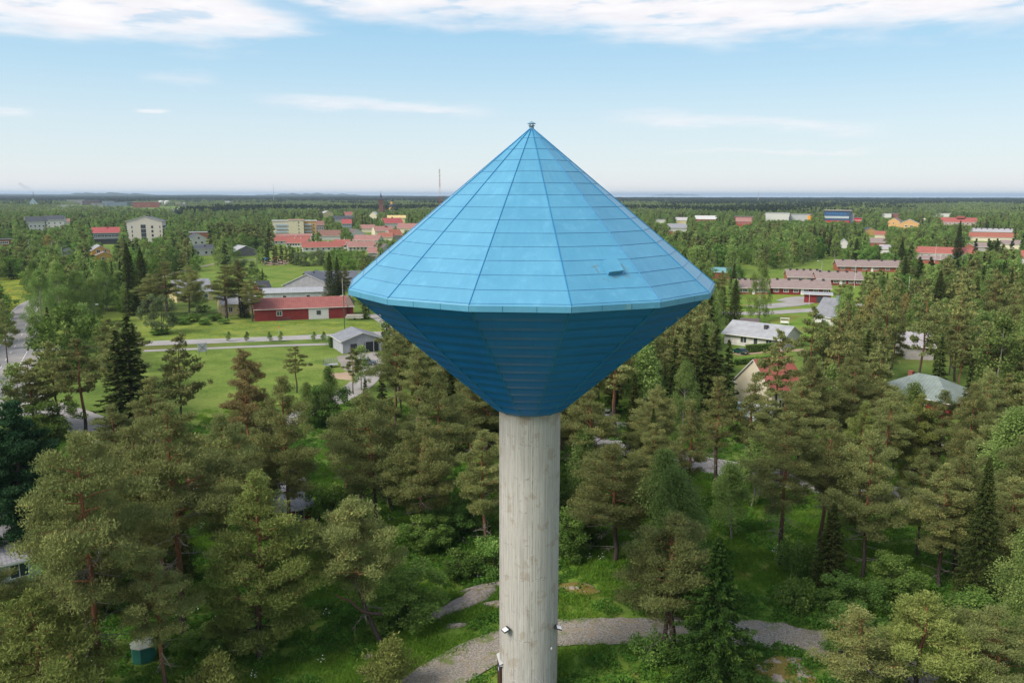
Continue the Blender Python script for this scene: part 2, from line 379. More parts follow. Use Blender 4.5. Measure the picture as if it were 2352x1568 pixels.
st_ = MB(); a, c_ = rp(0, TR+.034, ZT-.03), rp(1, TR+.034, ZT-.03)     # weathered stain on the fascia
def LL(f, z): return (a[0]*(1-f)+c_[0]*f, a[1]*(1-f)+c_[1]*f, z)
st_.poly([LL(.59, ZT-.04), LL(.59, ZB+.01), LL(.66, ZB+.01), LL(.66, ZT-.04)]); st_.build('fascia_stain', surf('verdigris_stain', (.13, .33, .42)), tower)
# underside: lapped rows that belly out a little between seams
un = MB(); NU = 13
def us(k, t, out_=0.0):
    r = (TR-.42)*(1-t)+RL*t; z = (ZB+.03)*(1-t)+ZL*t
    return rp(k, r+out_*.6, z-out_*.8)
for k in range(NS):
    for r in range(NU):
        v = rnd.random(); t0, t1 = r/NU, (r+1)/NU; sub = [(0, .0), (.25, .075), (.6, .125), (.9, .110), (1, .0)]
        for j in range(len(sub)-1):
            (f0, o0), (f1, o1) = sub[j], sub[j+1]
            un.poly([us(k+1, t0+(t1-t0)*f0, o0), us(k+1, t0+(t1-t0)*f1, o1), us(k, t0+(t1-t0)*f1, o1), us(k, t0+(t1-t0)*f0, o0)], 0, [(v, 0, 0)]*4)
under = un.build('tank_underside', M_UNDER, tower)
for k in range(NS):
    h = MB(); h.tube([us(k, 0, .12), us(k, 1, .10)], .045, 6); h.build('corner_strip', M_RIB, under)
rg = MB()
for k in range(NS): rg.tube([rp(k, RL+.03, ZL-.02), rp(k+1, RL+.03, ZL-.02)], .05, 6)
rg.build('lower_trim', M_RIB, tower)
cl = MB(); nz = 24
rings = []
for i in range(nz+1):
    z = (ZL+.05)*i/nz; rings.append([(RC*math.cos(2*PI*j/72), RC*math.sin(2*PI*j/72), z) for j in range(72)])
for i in range(nz): cl.prism(rings[i], rings[i+1], 0, False)
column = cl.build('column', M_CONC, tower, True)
# ventilation cap at the tip
vc = MB(); vc.lathe([(.16, ZA-.10), (.16, ZA+.10), (.12, ZA+.12)], 12)
vc.lathe([(.24, ZA+.10), (.24, ZA+.13)], 12)
for k in range(6): a = k*PI/3; vc.box(.14*math.cos(a)-.02, .14*math.cos(a)+.02, .14*math.sin(a)-.02, .14*math.sin(a)+.02, ZA+.13, ZA+.24)
vc.lathe([(.30, ZA+.24), (.29, ZA+.27), (.03, ZA+.42)], 12); vc.build('roof_vent', surf('grey_blue_metal', (.16, .27, .36)), tower)
# hatch on the roof facet to the right, and the scrapes round it
ux = (Vector(slope(1, .8))-Vector(slope(0, .8))).normalized(); dn = ((Vector(slope(0, 1))+Vector(slope(1, 1)))/2-Vector((0, 0, ZA))).normalized(); nn = dn.cross(ux).normalized()
if nn.z < 0: nn = -nn
def facet(px, py):                       # point of facet 0-1 seen at this photo position
    d = Vector(ray(px, py)); o_ = Vector((-TX, -TY, CAMZ)); p0 = Vector(slope(0, .8))
    t = (p0-o_).dot(nn)/d.dot(nn); return o_+d*t
def quad_on(mb_, pts, h0, h1):
    a = [tuple(p+nn*h0) for p in pts]; c = [tuple(p+nn*h1) for p in pts]
    mb_.prism(a, c); return mb_
P = [facet(1383, 606), facet(1396, 632), facet(1428, 628), facet(1413, 603)]
hb = MB(); quad_on(hb, P, -.05, .26); hat = hb.build('roof_hatch', M_ROOFBLUE, roof)
cc = sum(P, Vector())/4; hl = MB(); quad_on(hl, [cc+(p-cc)*1.06 for p in P], .26, .30); hl.build('hatch_lid', M_ROOFBLUE, hat)
for (x0, y0, x1, y1) in ((1359, 613, 1373, 609), (1366, 611, 1376, 628), (1394, 601, 1396, 599), (1403, 602, 1405, 604), (1427, 606, 1440, 622), (1442, 626, 1446, 632), (1384, 640, 1390, 642), (1394, 642, 1398, 645), (1409, 638, 1420, 637), (1436, 634, 1440, 639), (1441, 633, 1446, 638)):
    sc_ = MB(); p0, p1 = facet(x0, y0), facet(x1, y1); w_ = (p1-p0).normalized().cross(nn)*.035
    sc_.poly([tuple(p+nn*.006) for p in (p0-w_, p1-w_, p1+w_, p0+w_)]); sc_.build('scrape_mark', surf('bared_grey_metal', (.13, .22, .24)), roof)
# two floodlights with cables, a junction box, door with canopy, faint chalk marks
def colpt(px, py, out_=0.0):             # point of the column surface at a photo position
    d = Vector(ray(px, py)); ox, oy = -TX, -TY; R_ = RC+out_
    a = d.x**2+d.y**2; bb = 2*(ox*d.x+oy*d.y); cc_ = ox*ox+oy*oy-R_*R_; disc = bb*bb-4*a*cc_
    t = (-bb-math.sqrt(max(disc, 0)))/(2*a); return Vector((ox+d.x*t, oy+d.y*t, CAMZ+d.z*t))
M_BLK = glossy('black_powder_coat', (.03, .028, .03), .5); M_LENS = glossy('grey_lamp_glass', (.62, .63, .65), .15)
for (px, py, yaw, cab) in ((1171, 1440.5, -.35, 1518), (1272, 1438.5, .62, 1518)):
    p = colpt(px, py, .02); ang = math.atan2(p.x, -p.y)
    M = Matrix.Translation(p) @ Matrix.Rotation(-ang*-1.0, 4, 'Z')
    # body: a flat box tilted up so its lens faces down and out
    B = MB(); B.box(-.27, .27, -.56, -.02, -.05, .05); T = M @ Matrix.Rotation(yaw, 4, 'Z') @ Matrix.Translation((0, -.06, .02)) @ Matrix.Rotation(math.radians(18), 4, 'X')
    B.xform(T); fo = B.build('floodlight', M_BLK, column)
    L_ = MB(); L_.box(-.235, .235, -.53, -.16, .051, .064); L_.xform(T); L_.build('lens', M_LENS, fo)
    F_ = MB(); [F_.box(-.24, .24, -.15+i*.03, -.135+i*.03, .051, .085) for i in range(4)]; F_.xform(T); F_.build('heat_sink', M_BLK, fo)
    K = MB(); K.tube([M @ Vector((-.1, .03, -.06)), M @ Vector((-.1, -.12, -.04)), M @ Vector((.1, -.12, -.04)), M @ Vector((.1, .03, -.06))], .015, 5); K.build('bracket', M_BLK, fo)
    K = MB(); p1 = colpt(px+2, cab, .012); K.tube([p+Vector((0, 0, -.05)), colpt(px+2, py+18, .012), p1], .009, 5); K.build('cable', surf('pale_cable', (.6, .6, .6)), column)
p = colpt(1266, 1488, .0); K = MB(); K.lathe([(.05, -.10), (.085, -.06), (.09, .04), (.05, .10)], 8); K.xform(Matrix.Translation(p)); K.build('junction_box', surf('white_plastic', (.75, .74, .72)), column)
# door and canopy on the left flank
aD = math.atan2(-.985, -.174)            # direction of the door from the axis
ca, sa = math.sin(aD), math.cos(aD)
DM = Matrix.Rotation(-aD, 4, 'Z')       # local +y points outwards
D_ = MB(); D_.box(-.62, .62, RC-.35, RC+.10, .0, 2.35); D_.xform(DM); door = D_.build('door', surf('dark_brown_door', (.055, .026, .018)), tower)
D_ = MB(); D_.poly([(-.80, RC-.3, 2.70), (-.80, RC+.14, 2.48), (.80, RC+.14, 2.48), (.80, RC-.3, 2.70)]); D_.poly([(-.80, RC+.14, 2.48), (-.80, RC+.14, 2.42), (.80, RC+.14, 2.42), (.80, RC+.14, 2.48)]); D_.box(-.80, .80, RC-.3, RC+.13, 2.36, 2.42); D_.xform(DM); D_.build('door_canopy', surf('galvanised_sheet', (.42, .43, .43)), tower)
D_ = MB(); D_.box(-.2, .2, RC+.10, RC+.11, 1.5, 1.95); D_.xform(DM); D_.build('door_notice', surf('blue_notice', (.03, .06, .30)), door)
D_ = MB(); D_.box(-.12, .10, RC+.111, RC+.114, 1.58, 1.85); D_.xform(DM); D_.build('notice_print', surf('notice_white', (.7, .72, .75)), door)
for stroke in (((1243, 1562), (1247, 1566), (1250, 1573), (1256, 1566), (1262, 1563), (1264, 1558)), ((1229, 1553), (1234, 1560), (1240, 1566), (1241, 1572)), ((1170, 1570), (1176, 1560), (1184, 1562), (1186, 1570)), ((1198, 1562), (1203, 1568))):
    gm = MB(); pts = [colpt(x_, y_, .006) for x_, y_ in stroke]
    for i in range(len(pts)-1):
        w_ = (pts[i+1]-pts[i]).normalized().cross(Vector((pts[i].x, pts[i].y, 0)).normalized())*.016
        gm.poly([tuple(q) for q in (pts[i]-w_, pts[i+1]-w_, pts[i+1]+w_, pts[i]+w_)])
    gm.build('chalk_stroke', surf('faded_white_paint', (.55, .54, .52)), column)
# ---------------------------------------------------------------- ground, water, roads
def P2(pts): return [ground(*p) for p in pts]
def in_poly(x, y, poly):
    c = np.zeros(np.shape(x), bool); n = len(poly); j = n-1
    for i in range(n):
        xi, yi = poly[i]; xj, yj = poly[j]
        if yi != yj:
            k = ((yi > y) != (yj > y)) & (x < (xj-xi)*(y-yi)/(yj-yi)+xi); c ^= k
        j = i
    return c
MEADOWS = [  # photo polygons of open grass, on the ground
    [(60, 800), (200, 722), (590, 736), (900, 738), (960, 765), (330, 790)],
    [(330, 806), (760, 795), (800, 800), (860, 870), (740, 935), (640, 985), (440, 985), (330, 880)],
    [(590, 650), (600, 612), (700, 610), (770, 640), (900, 650), (860, 700), (760, 690), (640, 690)],
    [(-40, 722), (-40, 645), (62, 643), (64, 690), (20, 722)],
    [(590, 600), (560, 575), (640, 575), (700, 585), (720, 600)]]
GRASSY = [  # near clearings
    [(640, 1180), (900, 1215), (1145, 1235), (1300, 1240), (1300, 1700), (430, 1700), (560, 1500), (640, 1330)],
    [(1270, 1235), (1420, 1330), (1500, 1400), (1640, 1440), (1690, 1250), (1800, 1240), (1950, 1360), (1900, 1500), (1850, 1700), (1270, 1700)]]
TOWN_G = [(1640, 640), (1700, 620), (1990, 600), (2080, 640), (1980, 700), (1900, 760), (1800, 820), (1690, 860), (1680, 760)]
mg, nb, out = newmat('grass_and_forest_floor')
t = nb.n('ShaderNodeTexCoord').outputs['Object']
big = nb.noise(t, .012, 5, .6); mid = nb.noise(t, .12, 5, .65); fin = nb.noise(t, 1.6, 5, .7); vf = nb.noise(t, 9., 3, .7)
reg = nb.n('ShaderNodeAttribute', attribute_name='zone').outputs['Vector']; rm, rf, ry = nb.sep(reg)[0:3]
f = nb.m('ADD', nb.m('MULTIPLY', mid, .45), nb.m('ADD', nb.m('MULTIPLY', fin, .35), nb.m('MULTIPLY', vf, .2)))
forest = nb.mix(nb.maprange(f, .38, .62), (.060, .102, .022), (.155, .215, .046))
forest = nb.mix(nb.maprange(big, .52, .62, 0, .5), forest, (.13, .105, .035))
mead = nb.mix(nb.maprange(f, .40, .60), (.062, .112, .018), (.190, .245, .052))
mead = nb.mix(nb.maprange(nb.noise(t, .05, 4, .6), .5, .65, 0, .45), mead, (.23, .25, .070))
near = nb.mix(nb.maprange(f, .38, .62), (.085, .155, .022), (.200, .285, .048))
near = nb.mix(nb.maprange(mid, .51, .60, 0, .65), near, (.20, .155, .045))
c = nb.mix(rf, forest, near); c = nb.mix(rm, c, mead)
dand = nb.m('MULTIPLY', nb.maprange(nb.noise(t, .25, 4, .8), .48, .60), nb.maprange(fin, .40, .55))
c = nb.mix(nb.m('MULTIPLY', dand, nb.m('MULTIPLY', ry, .8)), c, (.58, .46, .02))
principled(nb, out, c, 1.0, .05, 0., f, .8, .25)
M_GROUND = mg
# one sheet, finely divided near the tower
def axis(n0, n1, lo, hi, inner):
    a = np.linspace(-inner, inner, n0); l = -np.geomspace(inner, -lo, n1)[::-1][:-1]; r = np.geomspace(inner, hi, n1)[1:]
    return np.concatenate([l, a, r])
gx = axis(161, 26, -16000, 16000, 260); gy = np.concatenate([-np.geomspace(10, 900, 6)[::-1], np.linspace(0, 330, 131), np.geomspace(335, 9000, 60)])
X, Y = np.meshgrid(gx, gy); nxg, nyg = len(gx), len(gy)
def gz(x, y):                            # terrain height: a low knoll round the tower, flat town
    r = np.hypot(x-TX, y-TY-3); return 0.0*x + np.where(r < 20, .0, 0) 
Z = np.zeros_like(X)
V = np.stack([X, Y, Z], -1).reshape(-1, 3); i = np.arange((nyg-1)*(nxg-1)); rr, cc_ = i//(nxg-1), i % (nxg-1)
a_ = rr*nxg+cc_; Q = np.stack([a_, a_+1, a_+nxg+1, a_+nxg], -1)
me = fast_mesh('ground', V, Q, [M_GROUND])
zone = np.zeros((len(V), 3), np.float32)
for pl in MEADOWS: zone[:, 0] = np.maximum(zone[:, 0], in_poly(V[:, 0], V[:, 1], P2(pl)))
for pl in GRASSY+[TOWN_G]: zone[:, 1] = np.maximum(zone[:, 1], in_poly(V[:, 0], V[:, 1], P2(pl)))
far = V[:, 1] > 330; zone[far, 1] = .6; zone[far & (V[:, 1] < 1800), 0] = .35
zone[:, 2] = in_poly(V[:, 0], V[:, 1], P2(MEADOWS[3]))
zone[:, 2] = np.maximum(zone[:, 2], .25*in_poly(V[:, 0], V[:, 1], P2(MEADOWS[0])))
at = me.attributes.new('zone', 'FLOAT_VECTOR', 'POINT'); at.data.foreach_set('vector', zone.ravel())
go = bpy.data.objects.new('ground', me); COL.objects.link(go); tag(go, 'green meadows, forest floor and town ground', kind='structure')
# sea at the horizon and low far land
mw, nb, out = newmat('sea_water'); t = nb.n('ShaderNodeTexCoord').outputs['Object']
x, y, z = nb.sep(t)[0:3]
w1 = nb.noise(nb.comb(nb.m('MULTIPLY', x, .0002), nb.m('MULTIPLY', y, .0012), 0.), 1.0, 4, .6)
principled(nb, out, nb.mix(nb.maprange(w1, .4, .6), (.20, .33, .46), (.36, .48, .58)), .35, .5, 0., w1, .1, 1.)
s = MB(); s.poly([(-40000, 9000, -.5), (45000, 9000, -.5), (45000, 46000, -.5), (-40000, 46000, -.5)]); tag(s.build('sea', mw), 'pale blue sea along the horizon', kind='structure')
M_FARLAND = surf('far_wooded_land', (.030, .050, .030), rough=1., spec=.0)
rn = random.Random(9)
def ridge(xa, xb, yd, h, name):
    m_ = MB(); n = 90; prev = None
    for i in range(n+1):
        f_ = i/n; x_ = xa+(xb-xa)*f_; hh = h*math.sin(PI*f_)**.5*(.75+.25*math.sin(f_*17+1)*math.sin(f_*41))+rn.uniform(0, h*.07)
        cur = (x_, hh)
        if prev:
            m_.poly([(prev[0], yd, -1), (cur[0], yd, -1), (cur[0], yd+300, cur[1]), (prev[0], yd+300, prev[1])])
            m_.poly([(prev[0], yd+300, prev[1]), (cur[0], yd+300, cur[1]), (cur[0], yd+1500, -1), (prev[0], yd+1500, -1)])
        prev = cur
    return tag(m_.build(name, M_FARLAND), kind='structure')
ridge(-11000, -150, 9200, 36, 'hills'); ridge(-5600, -4300, 9600, 52, 'hills'); ridge(-3900, -2200, 12000, 52, 'hills')
ridge(4200, 5600, 24000, 60, 'island')
# roads as ribbons
def asphalt(name, lo, hi):
    m, nb, out = newmat(name); t = nb.n('ShaderNodeTexCoord').outputs['Object']
    f = nb.m('ADD', nb.m('MULTIPLY', nb.noise(t, .15, 5, .7), .6), nb.m('MULTIPLY', nb.noise(t, 4., 4, .7), .4))
    principled(nb, out, nb.mix(nb.maprange(f, .38, .62), lo, hi), .95, .1, 0., f, .2, .02); return m
M_ASPH = asphalt('pale_asphalt', (.255, .238, .228), (.355, .330, .315)); M_MARK = surf('road_paint', (.72, .72, .70), var=.15)
mq, nb, out = newmat('grey_gravel'); t = nb.n('ShaderNodeTexCoord').outputs['Object']
f1 = nb.noise(t, 7., 4, .75); f2 = nb.noise(t, .8, 5, .65); f3 = nb.noise(t, .35, 5, .7)
c = nb.mix(nb.maprange(f1, .36, .64), (.12, .108, .094), (.39, .345, .29)); c = nb.mix(nb.maprange(f2, .50, .62, 0, .7), c, (.27, .215, .15)); c = nb.mix(nb.maprange(f3, .56, .63, 0, .8), c, (.12, .155, .04))
principled(nb, out, c, 1., .05, 0., f1, .7, .05); M_GRAV = mq; M_SAND = asphalt('tan_sand', (.30, .215, .15), (.42, .31, .215))
ROADS = []
def resample(pts, step):
    out_ = [pts[0]]
    for a, c in zip(pts, pts[1:]):
        L = math.hypot(c[0]-a[0], c[1]-a[1]); n = max(1, int(L/step))
        for i in range(1, n+1): out_.append((a[0]+(c[0]-a[0])*i/n, a[1]+(c[1]-a[1])*i/n))
    for _ in range(6):
        out_ = [out_[0]]+[((out_[i-1][0]+2*out_[i][0]+out_[i+1][0])/4, (out_[i-1][1]+2*out_[i][1]+out_[i+1][1])/4) for i in range(1, len(out_)-1)]+[out_[-1]]
    return out_
def offs(pts, o):
    r = []
    for i, p in enumerate(pts):
        a, c = pts[max(i-1, 0)], pts[min(i+1, len(pts)-1)]; dx, dy = c[0]-a[0], c[1]-a[1]; L = math.hypot(dx, dy) or 1
        r.append((p[0]-dy/L*o, p[1]+dx/L*o))
    return r
def ribbon(pts, o0, o1, z, mat, name, dash=None, jit=0., sk=None):
    a, c = offs(pts, o0), offs(pts, o1); m_ = MB(); rj = random.Random(len(pts)); ja = [rj.uniform(-jit, jit) for _ in pts]; jc = [rj.uniform(-jit, jit) for _ in pts]
    for i in range(len(pts)-1):
        if dash and (i // dash) % 3: continue
        m_.poly([(c[i][0]+jc[i], c[i][1]+jc[i], z), (c[i+1][0]+jc[i+1], c[i+1][1]+jc[i+1], z), (a[i+1][0]+ja[i+1], a[i+1][1]+ja[i+1], z), (a[i][0]+ja[i], a[i][1]+ja[i], z)])
    return tag(m_.build(name, mat), kind='structure')
zr = [0.02]
def road(px, w, name='road', mat=None, marks=True, center=True, step=3., jit=0., world=False):
    pts = resample(px if world else P2(px), step); zr[0] += .006; z = zr[0]
    ROADS.append((np.array(pts), w/2)); o = ribbon(pts, -w/2, w/2, z, mat or M_ASPH, name, jit=jit)
    if marks:
        for s_ in (-1, 1): ribbon(pts, s_*(w/2-.35), s_*(w/2-.20), z+.05, M_MARK, 'road_edge_line')
        if center: ribbon(pts, -.09, .09, z+.05, M_MARK, 'road_centre_line', dash=1)
    return o
road([(-150, 1010), (-20, 880), (8, 835), (48, 775), (62, 742), (50, 722), (68, 700), (150, 662), (230, 640)], 7.5)
road([(20, 812), (90, 801), (330, 789), (600, 779), (760, 772), (905, 765), (1100, 752)], 6.8)
road([(330, 806), (480, 800), (620, 794), (765, 790)], 2.6, 'path', marks=False)
road([(-60, 905), (60, 925), (160, 955), (230, 985), (330, 1030)], 7.5, marks=False)
road([(560, 1010), (700, 950), (770, 918), (822, 895), (860, 845), (845, 812)], 5.5, 'driveway', marks=False)
road([(905, 765), (895, 745), (870, 730), (855, 722)], 4, 'driveway', marks=False)
road([(1300, 1006), (1378, 1020), (1480, 1042), (1600, 1066), (1760, 1092), (1900, 1118), (2060, 1140), (2200, 1155), (2500, 1190)], 7.0, center=False)
road([(1600, 716), (1720, 722), (1800, 716), (1880, 712), (1990, 700), (2150, 690)], 6.5, 'road', center=False)
road([(1730, 706), (1810, 700), (1850, 693), (1870, 685)], 9, 'driveway', marks=False)
road([(1800, 692), (1830, 682), (1900, 684)], 6, 'driveway', marks=False)
road([(1690, 815), (1760, 806), (1850, 804)], 3, 'driveway', M_SAND, marks=False)
road([(330, 648), (420, 622), (520, 600), (690, 588)], 3, 'path', M_GRAV, marks=False)
road([(148, 606), (230, 600), (300, 598), (420, 600)], 6, 'road', marks=False)
road([(860, 1680), (985, 1570), (1100, 1500), (1210, 1462), (1350, 1448), (1500, 1448), (1600, 1450), (1720, 1450), (1850, 1470), (1960, 1500), (2150, 1570)], 4.4, 'gravel_path', M_GRAV, False, jit=.28, step=.8)
def patch(px, z, name, mat, jit=0.):
    pts = resample(P2(px+[px[0]]), 1.2)[:-1]; rj = random.Random(3); pts = [(p[0]+rj.uniform(-jit, jit), p[1]+rj.uniform(-jit, jit)) for p in pts]
    m_ = MB(); m_.poly([(p[0], p[1], z) for p in pts]); o = m_.build(name, mat)
    if o.data.polygons[0].normal.z < 0: o.data.flip_normals()
    return tag(o, kind='structure')
patch([(757, 858), (800, 852), (850, 862), (820, 874), (770, 874)], .012, 'sandy_ground', M_SAND, .4)
patch([(775, 818), (850, 806), (880, 812), (870, 850), (800, 858), (780, 838)], .016, 'yard', asphalt('yard_gravel', (.21, .19, .165), (.29, .26, .23)), .3)
patch([(-60, 840), (40, 800), (110, 805), (60, 860), (120, 930), (-60, 1000)], .014, 'road_junction', M_ASPH, .1)
patch([(600, 602), (640, 596), (670, 600), (650, 609), (605, 609)], .012, 'playground_sand', M_SAND, .4)
# rock outcrops, low and rounded
mr, nb, out = newmat('lichen_rock'); t = nb.n('ShaderNodeTexCoord').outputs['Object']; n1_ = nb.noise(t, .9, 6, .65); n2_ = nb.noise(t, 4., 5, .7)
c = nb.mix(nb.maprange(n2_, .35, .65), (.20, .165, .14), (.38, .32, .28)); c = nb.mix(nb.maprange(n1_, .56, .64, 0, .85), c, (.17, .155, .045)); principled(nb, out, c, .95, .1, 0., n2_, .6, .05); M_ROCK = mr
mr, nb, out = newmat('mossy_rock'); t = nb.n('ShaderNodeTexCoord').outputs['Object']; n1_ = nb.noise(t, .8, 6, .65); n2_ = nb.noise(t, 5., 5, .7)
c = nb.mix(nb.maprange(n2_, .35, .65), (.13, .105, .028), (.25, .19, .055)); c = nb.mix(nb.maprange(n1_, .52, .56, 0, .9), c, (.34, .28, .25)); c = nb.mix(nb.maprange(n2_, .58, .62, 0, .6), c, (.07, .035, .02)); principled(nb, out, c, 1., .05, 0., n2_, .6, .05); M_MOSSROCK = mr
def rock(px, py, a_, b__, h, rot, mat, label, seed):
    cx, cy = ground(px, py); rr_ = random.Random(seed); rings = []; n = 26; ph = [rr_.uniform(0, 6) for _ in range(4)]
    m_ = MB()
    for (s_, zf) in ((1.0, -.15), (.93, .25), (.78, .6), (.52, .87), (.22, .99)):
        ring = []
        for k in range(n):
            th = 2*PI*k/n; w = 1+.16*math.sin(2*th+ph[0])+.12*math.sin(3*th+ph[1])+.06*math.sin(7*th+ph[2])
            x_, y_ = a_*s_*w*math.cos(th), b__*s_*w*math.sin(th)
            ring.append((cx+x_*math.cos(rot)-y_*math.sin(rot), cy+x_*math.sin(rot)+y_*math.cos(rot), h*zf*(1+.15*math.sin(5*th+ph[3])*s_)))
        rings.append(ring)
    for i in range(4): m_.prism(rings[i], rings[i+1], 0, False)
    m_.poly(rings[-1]); return tag(m_.build('rock', mat, smooth=True), label, 'rock')
rock(1080, 1378, 3.6, 1.3, .55, .75, M_ROCK, 'bare pale rock slab in the grass just left of the concrete column', 1)
rock(1003, 1412, 2.0, .6, .4, .80, M_ROCK, 'narrow tip of pale rock below left of the big slab', 2)
rock(1125, 1345, 2.6, .5, .3, .35, M_ROCK, 'thin upper rock ledge behind the big pale slab', 3)
rock(1048, 1437, .9, .4, .25, .2, M_ROCK, 'small moss rimmed stone in the grass below the rock slab', 4)
rock(1322, 1352, 2.6, 1.2, .35, .0, M_MOSSROCK, 'flat mossy rock right behind the concrete column', 5)
rock(1800, 1540, 3.0, 1.9, .35, .2, M_MOSSROCK, 'ochre moss covered rock at the bottom right beside the spruce', 6)
rock(1145, 1388, 1.3, .7, .35, .1, M_ROCK, 'pale rounded stone touching the left edge of the column', 8)
rock(848, 1510, .45, .35, .35, 0, M_ROCK, 'single pinkish boulder in the undergrowth behind the young pine', 9)
# ---------------------------------------------------------------- houses
KEEP = []      # (x0, y0, x1, y1, distance): sight lines kept open as in the photograph
OCC = []       # building footprints (cx, cy, radius)
GLASS = glossy('dark_window_glass', (.045, .055, .065), .08)
WHITE = surf('white_paint', (.74, .73, .70), 'plain', var=.06)
def frame_window(parent, x, z, w, h, yf, T=None, frame=None, n=1, simple=False, pane=None):
    """window on the local face y = yf looking to -y; T turns it to another side"""
    m_ = MB(); t = max(.07, w*.08)
    m_.box(x-w/2-t, x+w/2+t, yf-.07, yf+.02, z-t, z); m_.box(x-w/2-t, x+w/2+t, yf-.07, yf+.02, z+h, z+h+t)
    m_.box(x-w/2-t, x-w/2, yf-.07, yf+.02, z, z+h); m_.box(x+w/2, x+w/2+t, yf-.07, yf+.02, z, z+h)
    for k in range(1, n): xx = x-w/2+w*k/n; m_.box(xx-t*.3, xx+t*.3, yf-.06, yf+.02, z, z+h)
    if T: m_.xform(T)
    f_ = m_.build('window', frame or WHITE, parent)
    g = MB(); g.box(x-w/2, x+w/2, yf-.035, yf-.004, z, z+h)
    if T: g.xform(T)
    g.build('pane', pane or GLASS, f_); return f_
def house(x0, x1, yb, label, depth=9., hw=3., hr=2., ridge='x', wall=None, roofm=None, win=(), side=(), yaw=0., over=.5, chim=None, trim=WHITE, keep=.9, rtype='gable', cat='house', name='house', door=None, base=True, hmode='m', vis=True, wf=None):
    xc = (x0+x1)/2; gx_, gy_ = ground(xc, yb); D = math.hypot(gx_, gy_); dep = gy_*cp+CAMZ*sp
    w = (x1-x0)*dep/FPX/math.cos(yaw)
    rz = -math.atan2(gx_, gy_)+yaw
    root = empty(name, (gx_+math.sin(-rz)*0, gy_, 0), rz, label, cat)
    # local frame: front at y=0, body behind
    bd = MB()
    bd.box(-w/2, w/2, 0, depth, 0, hw)
    if rtype == 'gable':
        if ridge == 'x':
            for xx in (-w/2, w/2): bd.poly([(xx, 0, hw), (xx, depth/2, hw+hr), (xx, depth, hw)][::(-1 if xx > 0 else 1)] if False else [(xx, 0, hw), (xx, depth, hw), (xx, depth/2, hw+hr)])
        else:
            for yy in (0, depth): bd.poly([(-w/2, yy, hw), (w/2, yy, hw), (0, yy, hw+hr)])
    if rtype == 'shed':
        for xx in (-w/2, w/2): bd.poly([(xx, 0, hw), (xx, depth, hw), (xx, depth, hw+hr)])
        bd.poly([(-w/2, depth, hw), (w/2, depth, hw), (w/2, depth, hw+hr), (-w/2, depth, hw+hr)])
    bd.build('wall', wall, root)
    rf = MB(); th = .16
    def slab(p, al):                       # p: eave-left, eave-right, ridge-right, ridge-left
        up = [(q[0], q[1], q[2]+th) for q in p]
        rf.poly(up, 0, al); rf.poly(list(reversed(p)), 1)
        for i in range(4): j = (i+1) % 4; rf.poly([p[i], p[j], up[j], up[i]], 1)
    if rtype == 'gable':
        if ridge == 'x':
            k = hr/(depth/2); e = over; xl, xr = -w/2-over*.7, w/2+over*.7; sl = math.hypot(depth/2+e, hr)
            al = [(0, 0, 0), (xr-xl, 0, 0), (xr-xl, sl, 0), (0, sl, 0)]
            slab([(xl, -e, hw-k*e+.02), (xr, -e, hw-k*e+.02), (xr, depth/2, hw+hr+.02), (xl, depth/2, hw+hr+.02)], al)
            slab([(xr, depth+e, hw-k*e+.02), (xl, depth+e, hw-k*e+.02), (xl, depth/2+.003, hw+hr+.024), (xr, depth/2+.003, hw+hr+.024)], al)
        else:
            k = hr/(w/2); e = over; yl, yr = -over*.7, depth+over*.7; sl = math.hypot(w/2+e, hr)
            al = [(0, 0, 0), (yr-yl, 0, 0), (yr-yl, sl, 0), (0, sl, 0)]
            slab([(-w/2-e, yr, hw-k*e+.02), (-w/2-e, yl, hw-k*e+.02), (0, yl, hw+hr+.02), (0, yr, hw+hr+.02)], al)
            slab([(w/2+e, yl, hw-k*e+.02), (w/2+e, yr, hw-k*e+.02), (0.003, yr, hw+hr+.024), (0.003, yl, hw+hr+.024)], al)
    elif rtype == 'hip':
        e = over; run = min(w, depth)/2; z0, z1 = hw-.02, hw+hr
        A, B_, C_, D_ = (-w/2-e, -e, z0), (w/2+e, -e, z0), (w/2+e, depth+e, z0), (-w/2-e, depth+e, z0)
        if w >= depth: R0, R1 = (-w/2+run, depth/2, z1), (w/2-run, depth/2, z1); F = [(A, B_, R1, R0), (C_, D_, R0, R1)]; T_ = [(B_, C_, R1), (D_, A, R0)]
        else: R0, R1 = (0, run, z1), (0, depth-run, z1); F = [(B_, C_, R1, R0), (D_, A, R0, R1)]; T_ = [(A, B_, R0), (C_, D_, R1)]
        for q in F: rf.poly(q, 0, [((p[0] if w >= depth else p[1])+50, p[2]*2, 0) for p in q])
        for q in T_: rf.poly(q, 0, [((p[1] if w >= depth else p[0])+50, p[2]*2, 0) for p in q])
        for a, c in ((A, B_), (B_, C_), (C_, D_), (D_, A)): rf.poly([(a[0], a[1], a[2]-.2), (c[0], c[1], c[2]-.2), c, a], 1)
        rf.poly([(p[0], p[1], p[2]-.2) for p in (D_, C_, B_, A)], 1)
    elif rtype == 'shed':
        e = over; k = hr/depth; al = [(0, 0, 0), (w, 0, 0), (w, depth, 0), (0, depth, 0)]
        slab([(-w/2-e, -e, hw-k*e+.02), (w/2+e, -e, hw-k*e+.02), (w/2+e, depth+e, hw+hr+k*e+.02), (-w/2-e, depth+e, hw+hr+k*e+.02)], al)
    else:                                   # flat, with a parapet lip
        e = over; al = [(0, 0, 0), (w, 0, 0), (w, depth, 0), (0, depth, 0)]
        slab([(-w/2-e, -e, hw+.02), (w/2+e, -e, hw+.02), (w/2+e, depth+e, hw+.02), (-w/2-e, depth+e, hw+.02)], al)
    rfo = rf.build('roof', [roofm, trim], root)
